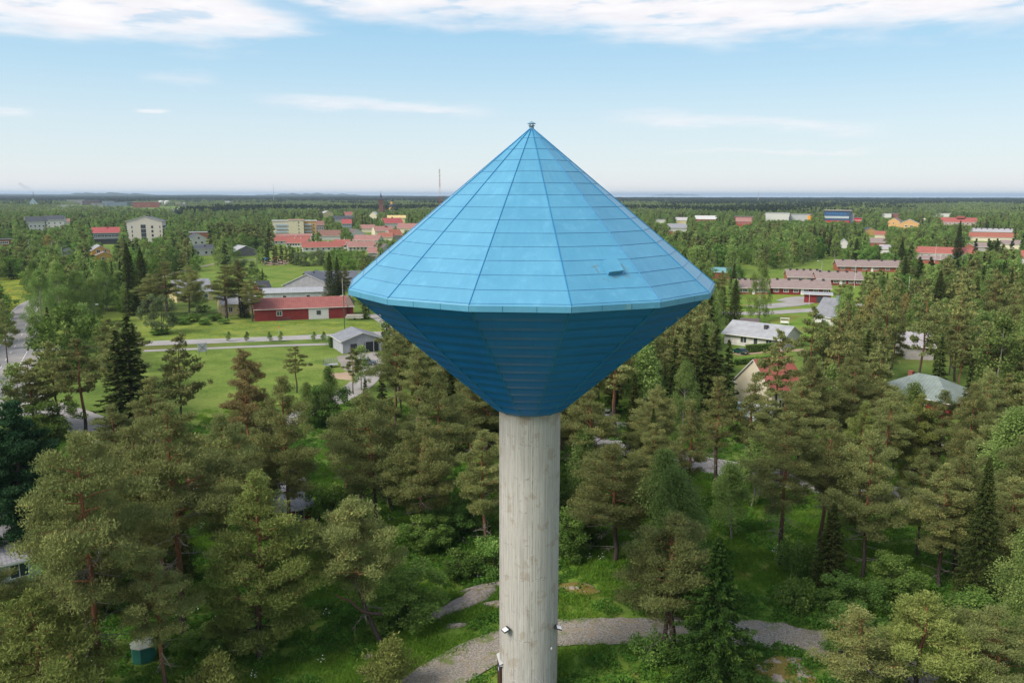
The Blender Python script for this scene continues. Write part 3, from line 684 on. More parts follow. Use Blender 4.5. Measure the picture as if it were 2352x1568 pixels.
    for (cx_, cy_, cw, ch, cm) in (chim or ()):
        m_ = MB(); xx, yy = cx_*w/2, cy_*depth
        if rtype == 'gable': zz = hw+hr*(1-abs(yy-depth/2)/(depth/2)) if ridge == 'x' else hw+hr*(1-abs(xx)/(w/2))
        else: zz = hw+hr*.5 if rtype != 'flat' else hw
        m_.box(xx-cw/2, xx+cw/2, yy-cw/2, yy+cw/2, zz-.3, zz+ch); m_.box(xx-cw/2-.06, xx+cw/2+.06, yy-cw/2-.06, yy+cw/2+.06, zz+ch, zz+ch+.1); m_.build('chimney', cm, rfo)
    for q in win:                           # front windows: (x fraction -1..1, z, w, h[, n panes])
        frame_window(root, q[0]*w/2, q[1], q[2], q[3], 0, None, wf or trim, q[4] if len(q) > 4 else 1)
    for sgn, lst in ((-1, side if yaw*1 == 0 or True else ()), (1, side)):
        for q in lst:                       # side windows: (y fraction 0..1, z, w, h)
            T = Matrix.Translation((sgn*w/2, q[0]*depth, 0)) @ Matrix.Rotation(sgn*PI/2, 4, 'Z')
            if (sgn > 0) == (gx_ < 0): frame_window(root, 0, q[1], q[2], q[3], 0, T, wf or trim)
    if door: m_ = MB(); m_.box(door[0]*w/2-door[1]/2, door[0]*w/2+door[1]/2, -.05, .03, 0.05, door[2]); m_.build('door', door[3], root)
    OCC.append((gx_+math.sin(-rz)*0-math.sin(rz)*depth/2, gy_+math.cos(rz)*depth/2, max(w, depth)/2+2.2, math.cos(rz), math.sin(rz), w/2+2.2, depth/2+2.2))
    if keep:
        ptop = project(gx_, gy_+depth/2, hw+hr)[1]; hh = yb-ptop; ww = x1-x0
        kk = keep if D < 350 else keep*.95; KEEP.append((x0+ww*(1-kk)/2, ptop, x1-ww*(1-kk)/2, yb-hh*(1-keep) if D < 350 else ptop+hh*(.84 if D < 1300 else 1.), D-1))
    return root, w
S = surf
RED = S('falun_red_boards', (.20, .026, .024), 'boards'); REDROOF = S('weathered_red_sheet_roof', (.27, .092, .078), 'seams'); GREYROOF = S('grey_sheet_roof', (.21, .215, .235), 'seams')
DARKROOF = S('dark_roof', (.055, .06, .07), 'plain'); LGREY = S('light_grey_boards', (.42, .42, .45), 'boards'); YEL = S('yellow_boards', (.60, .36, .09), 'boards'); CREAM = S('cream_render', (.62, .56, .42), 'plain', var=.1)
PALEY = S('pale_yellow_boards', (.58, .49, .26), 'boards'); WROOF = S('pale_sheet_roof', (.33, .335, .35), 'seams'); WHT = S('white_render', (.54, .53, .51), 'plain', var=.08); BRICK = S('red_brick', (.34, .115, .075), 'brick')
BRN = S('grey_brown_roof', (.24, .18, .165), 'plain', var=.15); PINKR = S('salmon_tile_roof', (.33, .165, .14), 'tiles'); ORR = S('orange_tile_roof', (.33, .115, .075), 'tiles'); REDT = S('red_tile_roof', (.32, .10, .075), 'tiles'); BRED = S('bright_red_sheet_roof', (.34, .075, .072), 'seams')
STONE = S('grey_render', (.34, .32, .31), 'plain'); BLUEG = S('blue_grey_cladding', (.22, .27, .33), 'boards'); TAN = S('tan_brick', (.50, .43, .36), 'brick', var=.1); GREEN = S('green_grey_sheet_roof', (.20, .24, .22), 'seams'); WOOD = S('weathered_grey_boards', (.16, .15, .15), 'boards')
DKB = S('dark_brown_roof', (.12, .09, .085), 'plain'); CHB = S('chimney_brick', (.26, .09, .06), 'brick'); CHD = S('dark_chimney', (.05, .05, .055))
ORG = S('orange_render', (.58, .34, .14), 'plain'); TEAL = S('teal_sheet_roof', (.14, .30, .32), 'seams')
# --- left half, from near to far
r_, w = house(789, 879, 809, 'grey boarded garage with open carport beside the road left of the blue tank', 9.5, 3.1, 1.7, 'y', S('pale_grey_boards', (.36, .37, .41), 'boards'), GREYROOF, win=(), yaw=.28, over=.55, keep=.95, cat='garage', name='garage')
for (a, c, z1, nm, mt) in ((-.62, -.30, 2.3, 'garage_door', CHD), (.08, .78, 2.5, 'carport_shade_panel', S('painted_interior_shade', (.03, .035, .04)))):  # carport opening is a flat panel, its dark colour painted-in shade of the inside
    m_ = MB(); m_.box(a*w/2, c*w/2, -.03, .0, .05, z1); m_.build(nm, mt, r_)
for xx in (.10, .52, .86): m_ = MB(); m_.box(xx*w/2-.07, xx*w/2+.07, -.5, -.36, 0, 2.9); m_.build('post', S('pale_grey_boards', (.36, .37, .41), 'boards'), r_)
r_, w = house(590, 795, 734, 'long red boarded barn with a weathered red sheet roof and one white rendered bay', 10., 3.6, 2.6, 'x', RED, REDROOF, win=((-.47, 1.5, 1.4, 1.3, 2),), yaw=.02, over=.35, keep=1., cat='barn', name='barn')
m_ = MB(); m_.box(.16*w/2, .60*w/2, -.06, .0, .02, 3.3); bay = m_.build('white_bay', WHT, r_); frame_window(bay, .38*w/2, 1.5, 1.1, 1.1, -.06, None, DARKROOF)
m_ = MB()
for s_ in (.15, .75): m_.box(-.52*w/2, -.24*w/2, -.14, -.08, s_, s_+.07)
for i in range(11): xx = (-.51+.027*i)*w/2; m_.box(xx, xx+.05, -.12, -.09, .18, .76)
m_.build('ladder', WOOD, r_)
# barn end wing
r2, w2 = house(792, 812, 729, 'hipped right end wing of the red barn with a brown shingle roof', 9., 3.6, 3.2, 'y', RED, S('brown_shingle_roof', (.20, .14, .12), 'tiles'), over=.4, keep=.9, rtype='hip', cat='barn wing', name='barn_wing')
house(609, 740, 692, 'long low building with a corrugated pale grey roof behind the red barn', 7, 3.2, .8, 'x', S('pale_panel', (.5, .5, .52)), WROOF, rtype='shed', over=.4, keep=.9, win=((-.3, 1.2, 1.2, 1.), (.5, 1.2, 1.2, 1.)))
r_, w = house(652, 760, 678, 'big grey house with dark slate coloured hip roof behind the red barn', 16, 3.8, 4.2, 'y', S('light_grey_wall', (.38, .37, .40), 'boards'), S('slate_grey_roof', (.12, .125, .15), 'tiles'), win=((-.3, 1.2, 1.6, 1.4, 2), (.25, 1.2, 1.6, 1.4, 2)), yaw=-.25, chim=((-.2, .2, .5, .8, CHD), (.1, .5, .5, .8, CHD)), keep=.9)
house(700, 855, 668, 'rear wing of dark slate roofed grey house beside the tall spruce pair', 14, 3.8, 3.4, 'x', S('light_grey_wall', (.38, .37, .40), 'boards'), S('slate_grey_roof', (.12, .125, .15), 'tiles'), yaw=-.1, keep=.5, chim=((-.7, .4, .5, .8, CHD),))
house(596, 622, 676, 'small red shed with a dark roof on the grass left of the corrugated roof', 6, 2.6, 2.2, 'x', RED, DARKROOF, keep=.8, cat='shed', name='shed', yaw=.3)
house(410, 488, 692, 'pale yellow house with a grey roof seen between pines in the left middle', 9, 3.6, 3.8, 'x', PALEY, S('mid_grey_roof', (.27, .27, .29), 'seams'), win=((.0, 1.0, 1.8, 1.6, 3), (.6, 1.0, 1.2, 1.4, 2)), side=((.5, 4.2, 1., 1.),), yaw=.3, keep=.7)
house(512, 590, 722, 'yellow house half hidden by pines left of the red barn', 9, 3.6, 2.4, 'x', PALEY, S('mid_grey_roof', (.27, .27, .29), 'seams'), win=((-.5, 1.0, 1.1, 1.5, 2), (.1, 1.0, 1.1, 1.5, 2)), yaw=.15, keep=.5)
house(214, 253, 600, 'yellow two storey house with white trim left of the dark spruces', 15, 6.0, 2.8, 'y', YEL, S('mid_grey_roof', (.27, .27, .29), 'seams'), win=((-.25, 4.9, 1.7, 1.5, 2), (.4, 4.9, 1.7, 1.5, 2), (0, 1.4, 1.6, 1.6, 2)), yaw=.12, over=.7, keep=1.)
house(222, 262, 602, 'lower yellow entrance wing in front of the yellow two storey house', 5, 3.6, 2.2, 'y', YEL, BRN, win=((-.2, 1.4, 1.5, 1.5, 2), (.35, 1.6, .8, .8)), yaw=.12, over=.6, keep=1., cat='house wing', name='house_wing')
house(145, 172, 586, 'low dark roofed bungalow by the street lamps on the left', 14, 2.6, 1.4, 'x', STONE, DARKROOF, rtype='hip', keep=.8)
r_, w = house(298, 372, 557, 'pale brick five storey apartment block with a grey gable roof and glazed bays', 17, 16.6, 4.0, 'y', S('pale_tan_brick', (.60, .55, .49), 'brick', var=.06), S('charcoal_roof', (.10, .105, .12)), win=[(-.08, z, 3.2, 2.5, 2) for z in (1.4, 4.6, 7.8, 11.2)]+[(.42, z, 1.3, 1.8) for z in (1.4, 4.6, 7.8, 11.2)]+[(-.72, z, .6, 1.7) for z in (1.4, 4.6, 7.8, 11.2)]+[(.86, z, .5, 1.7) for z in (1.4, 4.6, 7.8, 11.2)], yaw=-.18, over=.9, keep=1., cat='apartment block', name='apartment_block', wf=S('dark_frame', (.10, .10, .11)), chim=((0.1, .3, 1.2, .9, CHD), (0.15, .7, 1.6, .8, CHD)))
for s_ in (-1, 1):
    for zz in (3., 6., 9., 12.): m_ = MB(); xx = s_*(w/2+1.0); m_.box(xx-1., xx+1., 2, 11, zz-.15, zz+.9); m_.build('balcony', S('dark_balcony_glass', (.05, .07, .08)), r_)
house(218, 274, 556, 'long red roofed hall with blue grey cladding left of the pale apartment block', 16, 7.5, 3.8, 'x', BLUEG, BRED, win=[(-.8+.26*i, 4.2, 2.4, 1.3, 2) for i in range(7)], over=.8, keep=.95, cat='hall', name='hall', chim=((.1, .4, .8, 1.0, BRED),))
house(216, 270, 561, 'dark flat roofed canopy building in front of the red roofed hall', 8, 4.2, 0.3, 'x', CHD, DARKROOF, rtype='flat', keep=.9, cat='hall', name='hall')
house(66, 108, 534, 'white apartment house with dark roof at the far left', 16, 11, 4.2, 'x', WHT, DARKROOF, win=[(-.6+.4*i, z, 1.4, 1.5) for i in range(4) for z in (2., 5.5)], over=.8, keep=.75, cat='apartment house', name='apartment_house', yaw=.1)
house(108, 146, 526, 'second white apartment house with dark roof just right of the far left one', 16, 10, 4.2, 'x', WHT, DARKROOF, win=[(-.6+.6*i, z, 1.4, 1.5) for i in range(3) for z in (2., 5.5)], over=.8, keep=.7, cat='apartment house', name='apartment_house', yaw=-.15)
house(140, 164, 515, 'little house with a coral red roof right of the white apartment houses', 10, 3.6, 3, 'x', CREAM, PINKR, keep=.8)
house(-14, 30, 566, 'red brick building with a flat dark roof at the left picture edge', 14, 5, .3, 'x', BRICK, DARKROOF, rtype='flat', win=[(.1, 2.0, 5, 1.3, 4)], keep=.9, cat='brick building', name='brick_building')
house(437, 482, 549, 'flat roofed grey and brick building behind the white gabled house', 14, 5.5, .3, 'x', BRICK, S('grey_felt', (.25, .25, .26)), rtype='flat', keep=.8, name='building', cat='building')
house(441, 474, 563, 'white gabled house with a dark roof left of the dark pine grove', 12, 5.2, 3, 'y', WHT, DARKROOF, win=((-.4, 1.2, 1.6, 1.4), (.4, 1.2, 1.6, 1.4), (0, 4.6, 1.6, 1.3)), yaw=.3, keep=.9)
house(447, 496, 587, 'white modern house with a sloping dark roof right of the dark spruces', 10, 4.4, 1.6, 'x', WHT, DARKROOF, rtype='shed', win=((-.6, 1.2, 1.4, 1.4), (.1, 1.2, 1.4, 1.4), (.6, 1.2, 1.4, 1.4)), yaw=.25, keep=.8, chim=((.2, .5, .8, 1., CHD),))
house(540, 592, 588, 'grey board barn with a pale sheet roof at the edge of the field', 12, 3.0, 3.2, 'y', WOOD, WROOF, yaw=.42, over=.4, keep=1., cat='barn', name='barn')
# cream apartment complex
r_, w = house(628, 665, 541, 'cream apartment block with rows of white balconies, left part of the long complex', 16, 13.5, 1.2, 'x', CREAM, S('white_roof', (.50, .49, .48)), rtype='flat', keep=.95, cat='apartment block', name='apartment_block', over=.8)
for z in (2.5, 5.7, 8.9): m_ = MB(); m_.box(-w*.35, w*.45, -1.4, -.02, z, z+1.7); m_.build('balcony', S('pale_blue_balcony', (.40, .47, .52)), r_)
r_, w = house(664, 698, 541, 'pale yellow stair block in the middle of the cream complex', 18, 14.2, .3, 'x', S('pale_yellow_render', (.60, .54, .38)), S('pale_red_trim_roof', (.45, .19, .17)), rtype='flat', keep=.95, cat='apartment block', name='apartment_block', over=.5, win=[(.35, z, .9, 1.6) for z in (2, 5, 8, 11)], yaw=.0)
r_, w = house(698, 727, 540, 'ochre and cream right block of the long complex with glazed balconies', 16, 13.2, .3, 'x', ORG, S('white_roof', (.50, .49, .48)), rtype='flat', keep=.95, cat='apartment block', name='apartment_block', over=.8, win=[(.62, z, 1.2, 1.5) for z in (2, 5.4, 8.8)])
for z in (2.5, 5.7, 8.9): m_ = MB(); m_.box(-w*.42, w*.12, -1.4, -.02, z, z+1.7); m_.build('balcony', S('pale_blue_balcony', (.40, .47, .52)), r_)
house(725, 745, 537, 'grey rendered three storey house with a brown tile roof right of the cream complex', 12, 8.5, 3.6, 'x', STONE, S('brown_tile_roof', (.24, .125, .095), 'tiles'), win=[(-.6+.4*i, z, 1.2, 1.3) for i in range(4) for z in (1.5, 4.6)], keep=.9, chim=((.0, .5, 1., 1.4, CHB),))
house(629, 722, 551, 'long low cream building with a thin red roof in front of the cream apartments', 9, 3.6, 1.2, 'x', CREAM, PINKR, win=[(-.85+.17*i, 1.4, 1.1, 1.1) for i in range(11)], keep=.9, name='row_building', cat='row building')
for (x0, x1, yb, lb, yw, rt) in ((628, 712, 561, 'red tiled row house, left one below the cream apartments', .1, REDT), (658, 702, 567, 'short red tiled row house with a white gable in the middle of the estate', -.3, REDT), (697, 788, 577, 'longest red tiled row house with two pale chimneys on the estate', .1, REDT), (766, 800, 571, 'red tiled row house just right of the longest one', -.2, REDT), (800, 862, 576, 'salmon tiled row house partly behind birches near the roof edge', .1, PINKR)):
    house(x0, x1, yb, lb, 12, 2.9, 3.2, 'x', WHT, rt, win=[(-.8+.27*i, 1.0, 1.3, 1.2) for i in range(7)], keep=.85, yaw=yw, over=.7, name='row_house', cat='row house', chim=((-.3, .45, .6, .8, WHT), (.3, .45, .6, .8, WHT)))
house(812, 868, 561, 'wide house with a bright salmon roof left of the tower roof slope', 16, 3.2, 3.4, 'x', WHT, PINKR, win=((-.4, 1., 1.5, 1.3), (.4, 1., 1.5, 1.3)), keep=.85, yaw=-.25, over=.8)
house(786, 808, 527, 'blue grey two storey house with a bright red roof among spruces', 13, 6.4, 4.2, 'x', BLUEG, BRED, win=[(-.6+.4*i, z, 1.4, 1.3) for i in range(4) for z in (1.2, 4.2)], keep=.9, chim=((-.4, .5, 1., 1., BRED),))
house(882, 926, 526, 'white house with a large bright red roof near the left slope of the tower roof', 14, 6.5, 5.2, 'x', WHT, BRED, win=[(-.6+.4*i, 1.6, 1.6, 1.4) for i in range(4)], keep=.9, yaw=.35, chim=((.1, .5, 1.2, 1.2, BRED),))
house(890, 932, 515, 'yellow roofed hall behind the white house with the bright red roof', 14, 8, 3., 'x', PALEY, S('yellow_roof', (.55, .42, .18)), keep=.9, name='hall', cat='hall')
house(912, 962, 535, 'pink red roofed building cut by the tower roof edge', 16, 4.5, 4.5, 'x', CREAM, PINKR, keep=.8, yaw=-.15)
house(862, 905, 540, 'cream house with a salmon roof and a red chimney hood', 14, 4., 4., 'x', CREAM, PINKR, win=((.2, 1.4, 1.6, 1.3), (.6, 1.4, 1.6, 1.3)), keep=.85, yaw=.25, chim=((.3, .4, 1.8, 1.2, BRED),))
house(826, 862, 534, 'low cream house with a pink roof behind the row of spruces', 14, 4., 3.4, 'x', CREAM, PINKR, keep=.8)
house(806, 840, 549, 'dark brown roofed house in front of the pink roofs', 12, 4., 4.2, 'y', WHT, DKB, keep=.8, yaw=.5)
house(736, 786, 551, 'brown tiled house with a white gable among the birches', 12, 3.6, 4.2, 'x', WHT, S('brown_tile_roof', (.24, .125, .095), 'tiles'), keep=.7, yaw=.1)
house(898, 925, 552, 'grey gabled house with an orange roof close to the tower roof edge', 12, 4.4, 4.2, 'x', STONE, ORR, keep=.9, yaw=.45)
house(870, 902, 553, 'small house with an orange tiled roof left of the grey gabled house', 11, 3.2, 3., 'x', CREAM, ORR, keep=.8)
house(846, 866, 600, 'small grey house with a red roof below the salmon roofs', 9, 5., 2.6, 'x', STONE, PINKR, keep=.8)
house(876, 900, 588, 'house with a dark brown gable roof touching the tower roof edge', 10, 4., 3.6, 'y', WHT, DKB, keep=.6, yaw=.5)
house(740, 768, 498, 'far pale yellow gabled house in the birch wood left of the church', 14, 5, 4.5, 'y', PALEY, S('pale_roof', (.4, .38, .38)), keep=.8, yaw=.4)
house(790, 812, 500, 'far house with a dusky red roof left of the church', 14, 4.5, 4.5, 'x', WHT, REDROOF, keep=.8)
house(848, 866, 502, 'far cream gabled house just below the church', 14, 5.5, 5, 'y', CREAM, S('pale_roof', (.4, .38, .38)), keep=.8, yaw=-.3)
house(756, 815, 512, 'far dark grey roofed house behind the bright red roof', 12, 4.5, 4.5, 'x', STONE, DARKROOF, keep=.5)
for (x0, x1, yb, hw_, hr_, wl, rf_, rt, lb) in (
    (69, 86, 480, 14, 12, S('pale_blue_wall', (.42, .52, .58)), WROOF, 'y', 'far light blue gabled warehouse at the left'),
    (113, 170, 480, 9, 1, WHT, S('white_roof', (.50, .49, .48)), 'f', 'far long white shed near the light blue warehouse'),
    (156, 192, 470.5, 16, 1, STONE, S('white_roof', (.50, .49, .48)), 'f', 'far hall with a long white roof, left half'),
    (192, 227, 471, 15, 1, S('brown_wall', (.12, .08, .07)), S('white_roof', (.50, .49, .48)), 'f', 'far brown walled hall joined to the white roofed one'),
    (212, 236, 475, 9, 2, STONE, DARKROOF, 'x', 'far small dark roofed shed below the brown hall'),
    (236, 262, 474, 15, 1, S('grey_blue_wall', (.24, .28, .34)), WROOF, 'f', 'far grey hall with a pale flat roof'),
    (254, 290, 474.5, 13, 1, BLUEG, DARKROOF, 'f', 'far blue grey hall with a dark roof'),
    (288, 312, 474, 13, 1, S('dark_green_wall', (.08, .11, .10)), S('grey_felt', (.25, .25, .26)), 'f', 'far dark green industrial hall'),
    (308, 364, 477, 15, 1, BRICK, S('brown_felt', (.20, .12, .11)), 'f', 'far long brick industrial hall'),
    (404, 425, 474, 12, 1, S('tan_wall', (.45, .38, .30)), DARKROOF, 'f', 'far tan industrial building right of the white tanks'),
    (420, 450, 475, 8, 3, BLUEG, S('grey_felt', (.25, .25, .26)), 'x', 'far low grey blue hall behind the field'),
    (384, 420, 491, 4, 5, STONE, S('mid_grey_roof', (.27, .27, .29), 'seams'), 'x', 'far wide grey roof among birches at left'),
    (493, 508, 484, 5, 5, RED, BRED, 'x', 'far small red house with a red roof'),
    (503, 517, 464.5, 14, 1, WHT, DARKROOF, 'f', 'far white block at the edge of the distant forest'),
    (518, 545, 471, 8, 5, S('brown_wall', (.12, .08, .07)), S('grey_felt', (.25, .25, .26)), 'x', 'far brown house right of the distant white block'),
    (458, 472, 464, 8, 3, WHT, WROOF, 'x', 'far pale shed left of the distant white block')):
    house(x0, x1, yb, lb, 22, hw_, hr_, 'y' if rt == 'y' else 'x', wl, rf_, rtype='flat' if rt == 'f' else 'gable', keep=1., cat='industrial hall', name='industrial_hall', over=.5, win=[(-.6, hw_*.4, 3, 1.5), (.2, hw_*.4, 3, 1.5)])
for (px_, lb) in ((371, 'far white storage tank, left of the pair'), (384, 'far white storage tank, right of the pair')):
    gx_, gy_ = ground(px_, 472); m_ = MB(); R_ = 6.2*gy_/FPX; H_ = 11.*gy_/FPX; m_.lathe([(R_, 0), (R_, H_*.85), (R_*.6, H_*.97), (.5, H_)], 20); o = m_.build('storage_tank', WHT); o.location = (gx_, gy_, 0); tag(o, lb, 'tank', 'white storage tanks far away'); KEEP.append((px_-7, 458, px_+7, 470, gy_))
# --- right half
house(1664, 1792, 797, 'white house with a pale grey sheet roof and dark chimney by the hedge', 11, 3.0, 2.4, 'x', S('off_white_boards', (.60, .58, .55), 'boards'), WROOF, win=((-.32, .9, 1.6, 1.4, 2), (.1, .6, 1., 2.1), (.55, 1., 1.4, 1.3, 2)), yaw=-.42, over=.9, keep=.9, chim=((.25, .3, .9, .9, CHD),))
house(1703, 1738, 760, 'little dark roofed shed behind the white house', 4, 2.2, .6, 'x', WOOD, DKB, rtype='shed', keep=.6, cat='shed', name='shed')
house(1612, 1690, 640, 'low building with a teal sheet roof at the right tip of the blue tank', 12, 3, 1.6, 'x', BRICK, TEAL, keep=.35, name='building', cat='building')
house(1848, 1905, 696, 'red boarded carport with a pale flat roof beside the estate road', 7, 3.0, .4, 'x', RED, WROOF, rtype='flat', over=.8, keep=.95, cat='carport', name='carport', win=((.35, .3, 3.6, 2.2),), wf=RED)
house(1868, 1914, 752, 'white house with a steep grey sheet roof half hidden by pines', 11, 3.4, 4.6, 'x', WHT, GREYROOF, yaw=-.5, keep=.8, chim=((.4, .45, .9, 1.3, BLUEG),), win=((0, 1., 1.4, 1.3),))
for i, (x0, x1, yb, lb, yw) in enumerate(((1776, 1902, 677, 'nearest long brick and red row house with a grey brown roof and dark chimneys', .12), (1696, 1762, 676, 'brick end house with a grey brown roof behind the weeping birch', .2), (1880, 1976, 655, 'second brick row house, just behind the nearest one', .22), (1812, 1885, 650, 'brick row house with white eaves behind the nearest row', .18), (1930, 2068, 624, 'third brick row house with grey brown roof up to the flagpoles', .25))):
    n = 6; house(x0, x1, yb, lb, 11, 2.8, 2.5, 'x', RED if i in (0, 2) else BRICK, BRN, win=[(-.85+.34*k, 1., 1.7, 1., 3) for k in range(n)], over=.9, keep=.85, yaw=yw, name='row_house', cat='row house', chim=[(-.8+.4*k, .45, .8, .7, CHD) for k in range(5)], door=(.05, 1.1, 2.2, WHITE))
house(1773, 1846, 946, 'cream house with a red tile roof seen through the pines right of centre', 10, 4.2, 4.6, 'x', CREAM, REDT, yaw=.75, keep=None, win=((-.4, 1., 1.2, 1.4, 2), (.4, 1., 1.2, 1.4, 2)), side=((.5, 1., 1.2, 1.4),))
r_, w = house(2012, 2166, 946, 'red boarded house with a green grey metal roof among the pines at right', 10, 3.2, 3.0, 'x', RED, GREEN, yaw=-.5, over=.6, keep=.42, win=((-.72, .7, 1.0, 1.7, 2), (-.25, .7, 1.5, 1.4, 2), (.3, .7, 1.0, 1.4, 2)), chim=((-.55, .62, .8, 1.3, CHB),), rtype='hip')
house(2160, 2192, 948, 'small red outbuilding with a pale roof right of the green roofed house', 5, 2.2, 1.0, 'x', RED, WROOF, keep=.5, cat='shed', name='shed')
house(2110, 2156, 1046, 'small red shed with a black roof deep among the pine trunks', 4.5, 2.2, 1.2, 'x', RED, DARKROOF, keep=.3, cat='shed', name='shed', win=((.5, .8, .6, .8),))
house(2084, 2140, 826, 'grey roofed house hardly seen between tall trunks on the right', 9, 3.2, 2.6, 'x', STONE, S('pale_grey_roof', (.36, .34, .36), 'seams'), keep=.5, yaw=.3)
house(1690, 1732, 904, 'small white shed roof among shrubs below the hedge', 5, 2., .5, 'x', WHT, S('white_roof', (.50, .49, .48)), rtype='flat', keep=.4, cat='shed', name='shed')
house(2085, 2231, 594, 'long building with an orange red roof across the right middle', 12, 3.2, 3.4, 'x', WHT, S('orange_red_roof', (.33, .105, .08), 'seams'), yaw=-.05, keep=.8, win=[(-.9+.2*k, 1., 1.4, 1.2) for k in range(10)], name='row_building', cat='row building')
house(2330, 2400, 606, 'orange red roofed row at the right picture edge', 12, 3.4, 3.6, 'x', WHT, S('orange_red_roof', (.33, .105, .08), 'seams'), keep=.6, name='row_building', cat='row building')
house(2100, 2170, 606, 'low brick house in front of the long orange red roof', 9, 2.6, 1.8, 'x', BRICK, BRN, keep=.4)
house(2209, 2338, 554, 'long red roofed row behind the columnar poplars', 12, 3.4, 3.4, 'x', CREAM, ORR, keep=.8, name='row_building', cat='row building')
house(2222, 2336, 541, 'long grey roofed row with many vents behind the red roofed one', 12, 3.6, 2.8, 'x', STONE, S('pale_grey_roof', (.36, .34, .36), 'seams'), keep=.8, name='row_building', cat='row building', chim=[(-.8+.2*k, .4, 1., 1.1, CHD) for k in range(9)])
house(2237, 2266, 577, 'grey brown roofed bungalow left of the columnar poplars', 12, 3, 2.6, 'x', STONE, BRN, keep=.7)
house(2300, 2345, 572, 'cream bungalow with a brown roof right of the columnar poplars', 12, 3.4, 2.6, 'x', CREAM, BRN, keep=.7)
house(2212, 2236, 577, 'brick gabled bungalow at the left end of the brown roofs', 10, 3, 2.4, 'y', BRICK, BRN, keep=.6)
house(1983, 2014, 540, 'orange brick gabled house with a dark roof in the right middle', 12, 3.6, 3.4, 'y', ORG, DARKROOF, keep=.8, yaw=.6)
house(2010, 2032, 547, 'house with an orange red roof right of the dark roofed gable', 12, 3., 3., 'x', CREAM, ORR, keep=.7)
house(1988, 2036, 566, 'wide grey brown roofed house left of the tall dark spruce', 14, 3, 3., 'x', BRICK, BRN, keep=.7)
house(1926, 1948, 570, 'small white gabled house behind the lawn trees', 9, 3.4, 3, 'y', WHT, S('pale_grey_roof', (.36, .34, .36), 'seams'), keep=.6)
house(2020, 2048, 582, 'white walled house with a pale roof below the tall dark spruce', 9, 3, 2.4, 'x', WHT, S('pale_grey_roof', (.36, .34, .36), 'seams'), keep=.5)
house(2038, 2065, 520, 'orange gabled house, left of the orange pair', 14, 6, 4, 'y', ORG, S('brown_felt', (.20, .12, .11)), keep=.9, yaw=-.3, win=((0, 3., 1.6, 1.4),))
house(2066, 2110, 524, 'wide orange hall with a grey roof, right of the orange pair', 16, 5, 5, 'y', ORG, S('mid_grey_roof', (.27, .27, .29), 'seams'), keep=.9, name='hall', cat='hall', win=((-.3, 1.5, 3, 1.6), (.2, 1.5, 3, 1.6)))
house(2158, 2246, 518, 'long low building with a bright red roof and a raised red lantern', 16, 4.5, 5, 'x', S('pinkish_wall', (.42, .32, .28)), S('vivid_red_roof', (.33, .085, .07), 'seams'), keep=.9, name='hall', cat='hall', win=[(-.8+.2*k, 1.6, 2, 1.4) for k in range(9)], chim=((.05, .5, 9, 2., S('vivid_red_roof', (.33, .085, .07), 'seams')),))
house(2138, 2182, 498, 'white long building behind the bright red roofed hall', 14, 6, 1, 'x', WHT, DARKROOF, rtype='flat', keep=.9, name='hall', cat='hall')
house(2022, 2046, 500, 'white shop with a small sign behind the orange houses', 14, 7, 1, 'x', WHT, DARKROOF, rtype='flat', keep=.8, name='shop', cat='shop')
house(2046, 2064, 500, 'reddish brown flat building right of the white shop', 14, 7, 1, 'x', S('brown_red_wall', (.20, .08, .06)), DARKROOF, rtype='flat', keep=.8, name='shop', cat='shop')
gx_, gy_ = ground(2118, 514); m_ = MB(); m_.lathe([(11, 0), (10.6, 2.5), (8.5, 5.2), (4.5, 7.), (.4, 7.8)], 24); o = m_.build('dome_tent', S('cream_canvas', (.68, .62, .42))); o.location = (gx_, gy_, 0); tag(o, 'cream dome tent right of the orange hall', 'tent'); KEEP.append((2104, 502, 2132, 512, gy_))
house(1756, 1811, 509, 'large white hall with a flat grey roof right of the tower', 30, 12, .4, 'x', WHT, S('grey_felt', (.25, .25, .26)), rtype='flat', keep=.95, name='hall', cat='hall')
r_, w = house(1811, 1864, 509, 'low grey store with an orange sign right of the white hall', 30, 10, .4, 'x', S('pale_store_wall', (.42, .42, .43)), S('grey_felt', (.25, .25, .26)), rtype='flat', keep=.9, name='store', cat='store')
m_ = MB(); m_.box(w*.30, w*.46, -.6, -.1, 2, 9); m_.build('sign_panel', S('orange_sign', (.80, .33, .02)), r_)
house(1683, 1732, 507, 'low brown flat roofed building left of the white hall', 18, 6, .4, 'x', S('brown_red_wall', (.20, .08, .06)), S('brown_felt', (.20, .12, .11)), rtype='flat', keep=.9, name='building', cat='building')
house(1690, 1724, 521, 'red two storey house with a pale roof below the brown flat building', 13, 6.5, 4, 'x', S('red_wall', (.38, .07, .05), 'boards'), PINKR, keep=.9, win=[(-.6+.4*k, 3.4, 1.4, 1.4) for k in range(4)])
house(1592, 1648, 509, 'far long house with a white roof right of the tower', 18, 3.5, 4.6, 'x', BRICK, S('white_roof', (.50, .49, .48)), keep=.85)
house(1504, 1529, 512, 'far pale flat house close to the right slope of the tower roof', 12, 4.5, .4, 'x', WHT, S('grey_felt', (.25, .25, .26)), rtype='flat', keep=.8)
house(1536, 1578, 532, 'pair of dark grey gables among birches right of the tower roof', 12, 4, 4, 'x', WHT, S('mid_grey_roof', (.27, .27, .29), 'seams'), keep=.8, yaw=.3)
house(1548, 1580, 515, 'far pale yellow house above the dark grey gables', 12, 5, 3.6, 'x', PALEY, S('pale_roof', (.4, .38, .38)), keep=.7)
house(1535, 1545, 540, 'small brick chimneyed hut among the birches right of the tower', 6, 4, 1, 'x', BRICK, BRN, rtype='flat', keep=.6, name='hut', cat='hut')
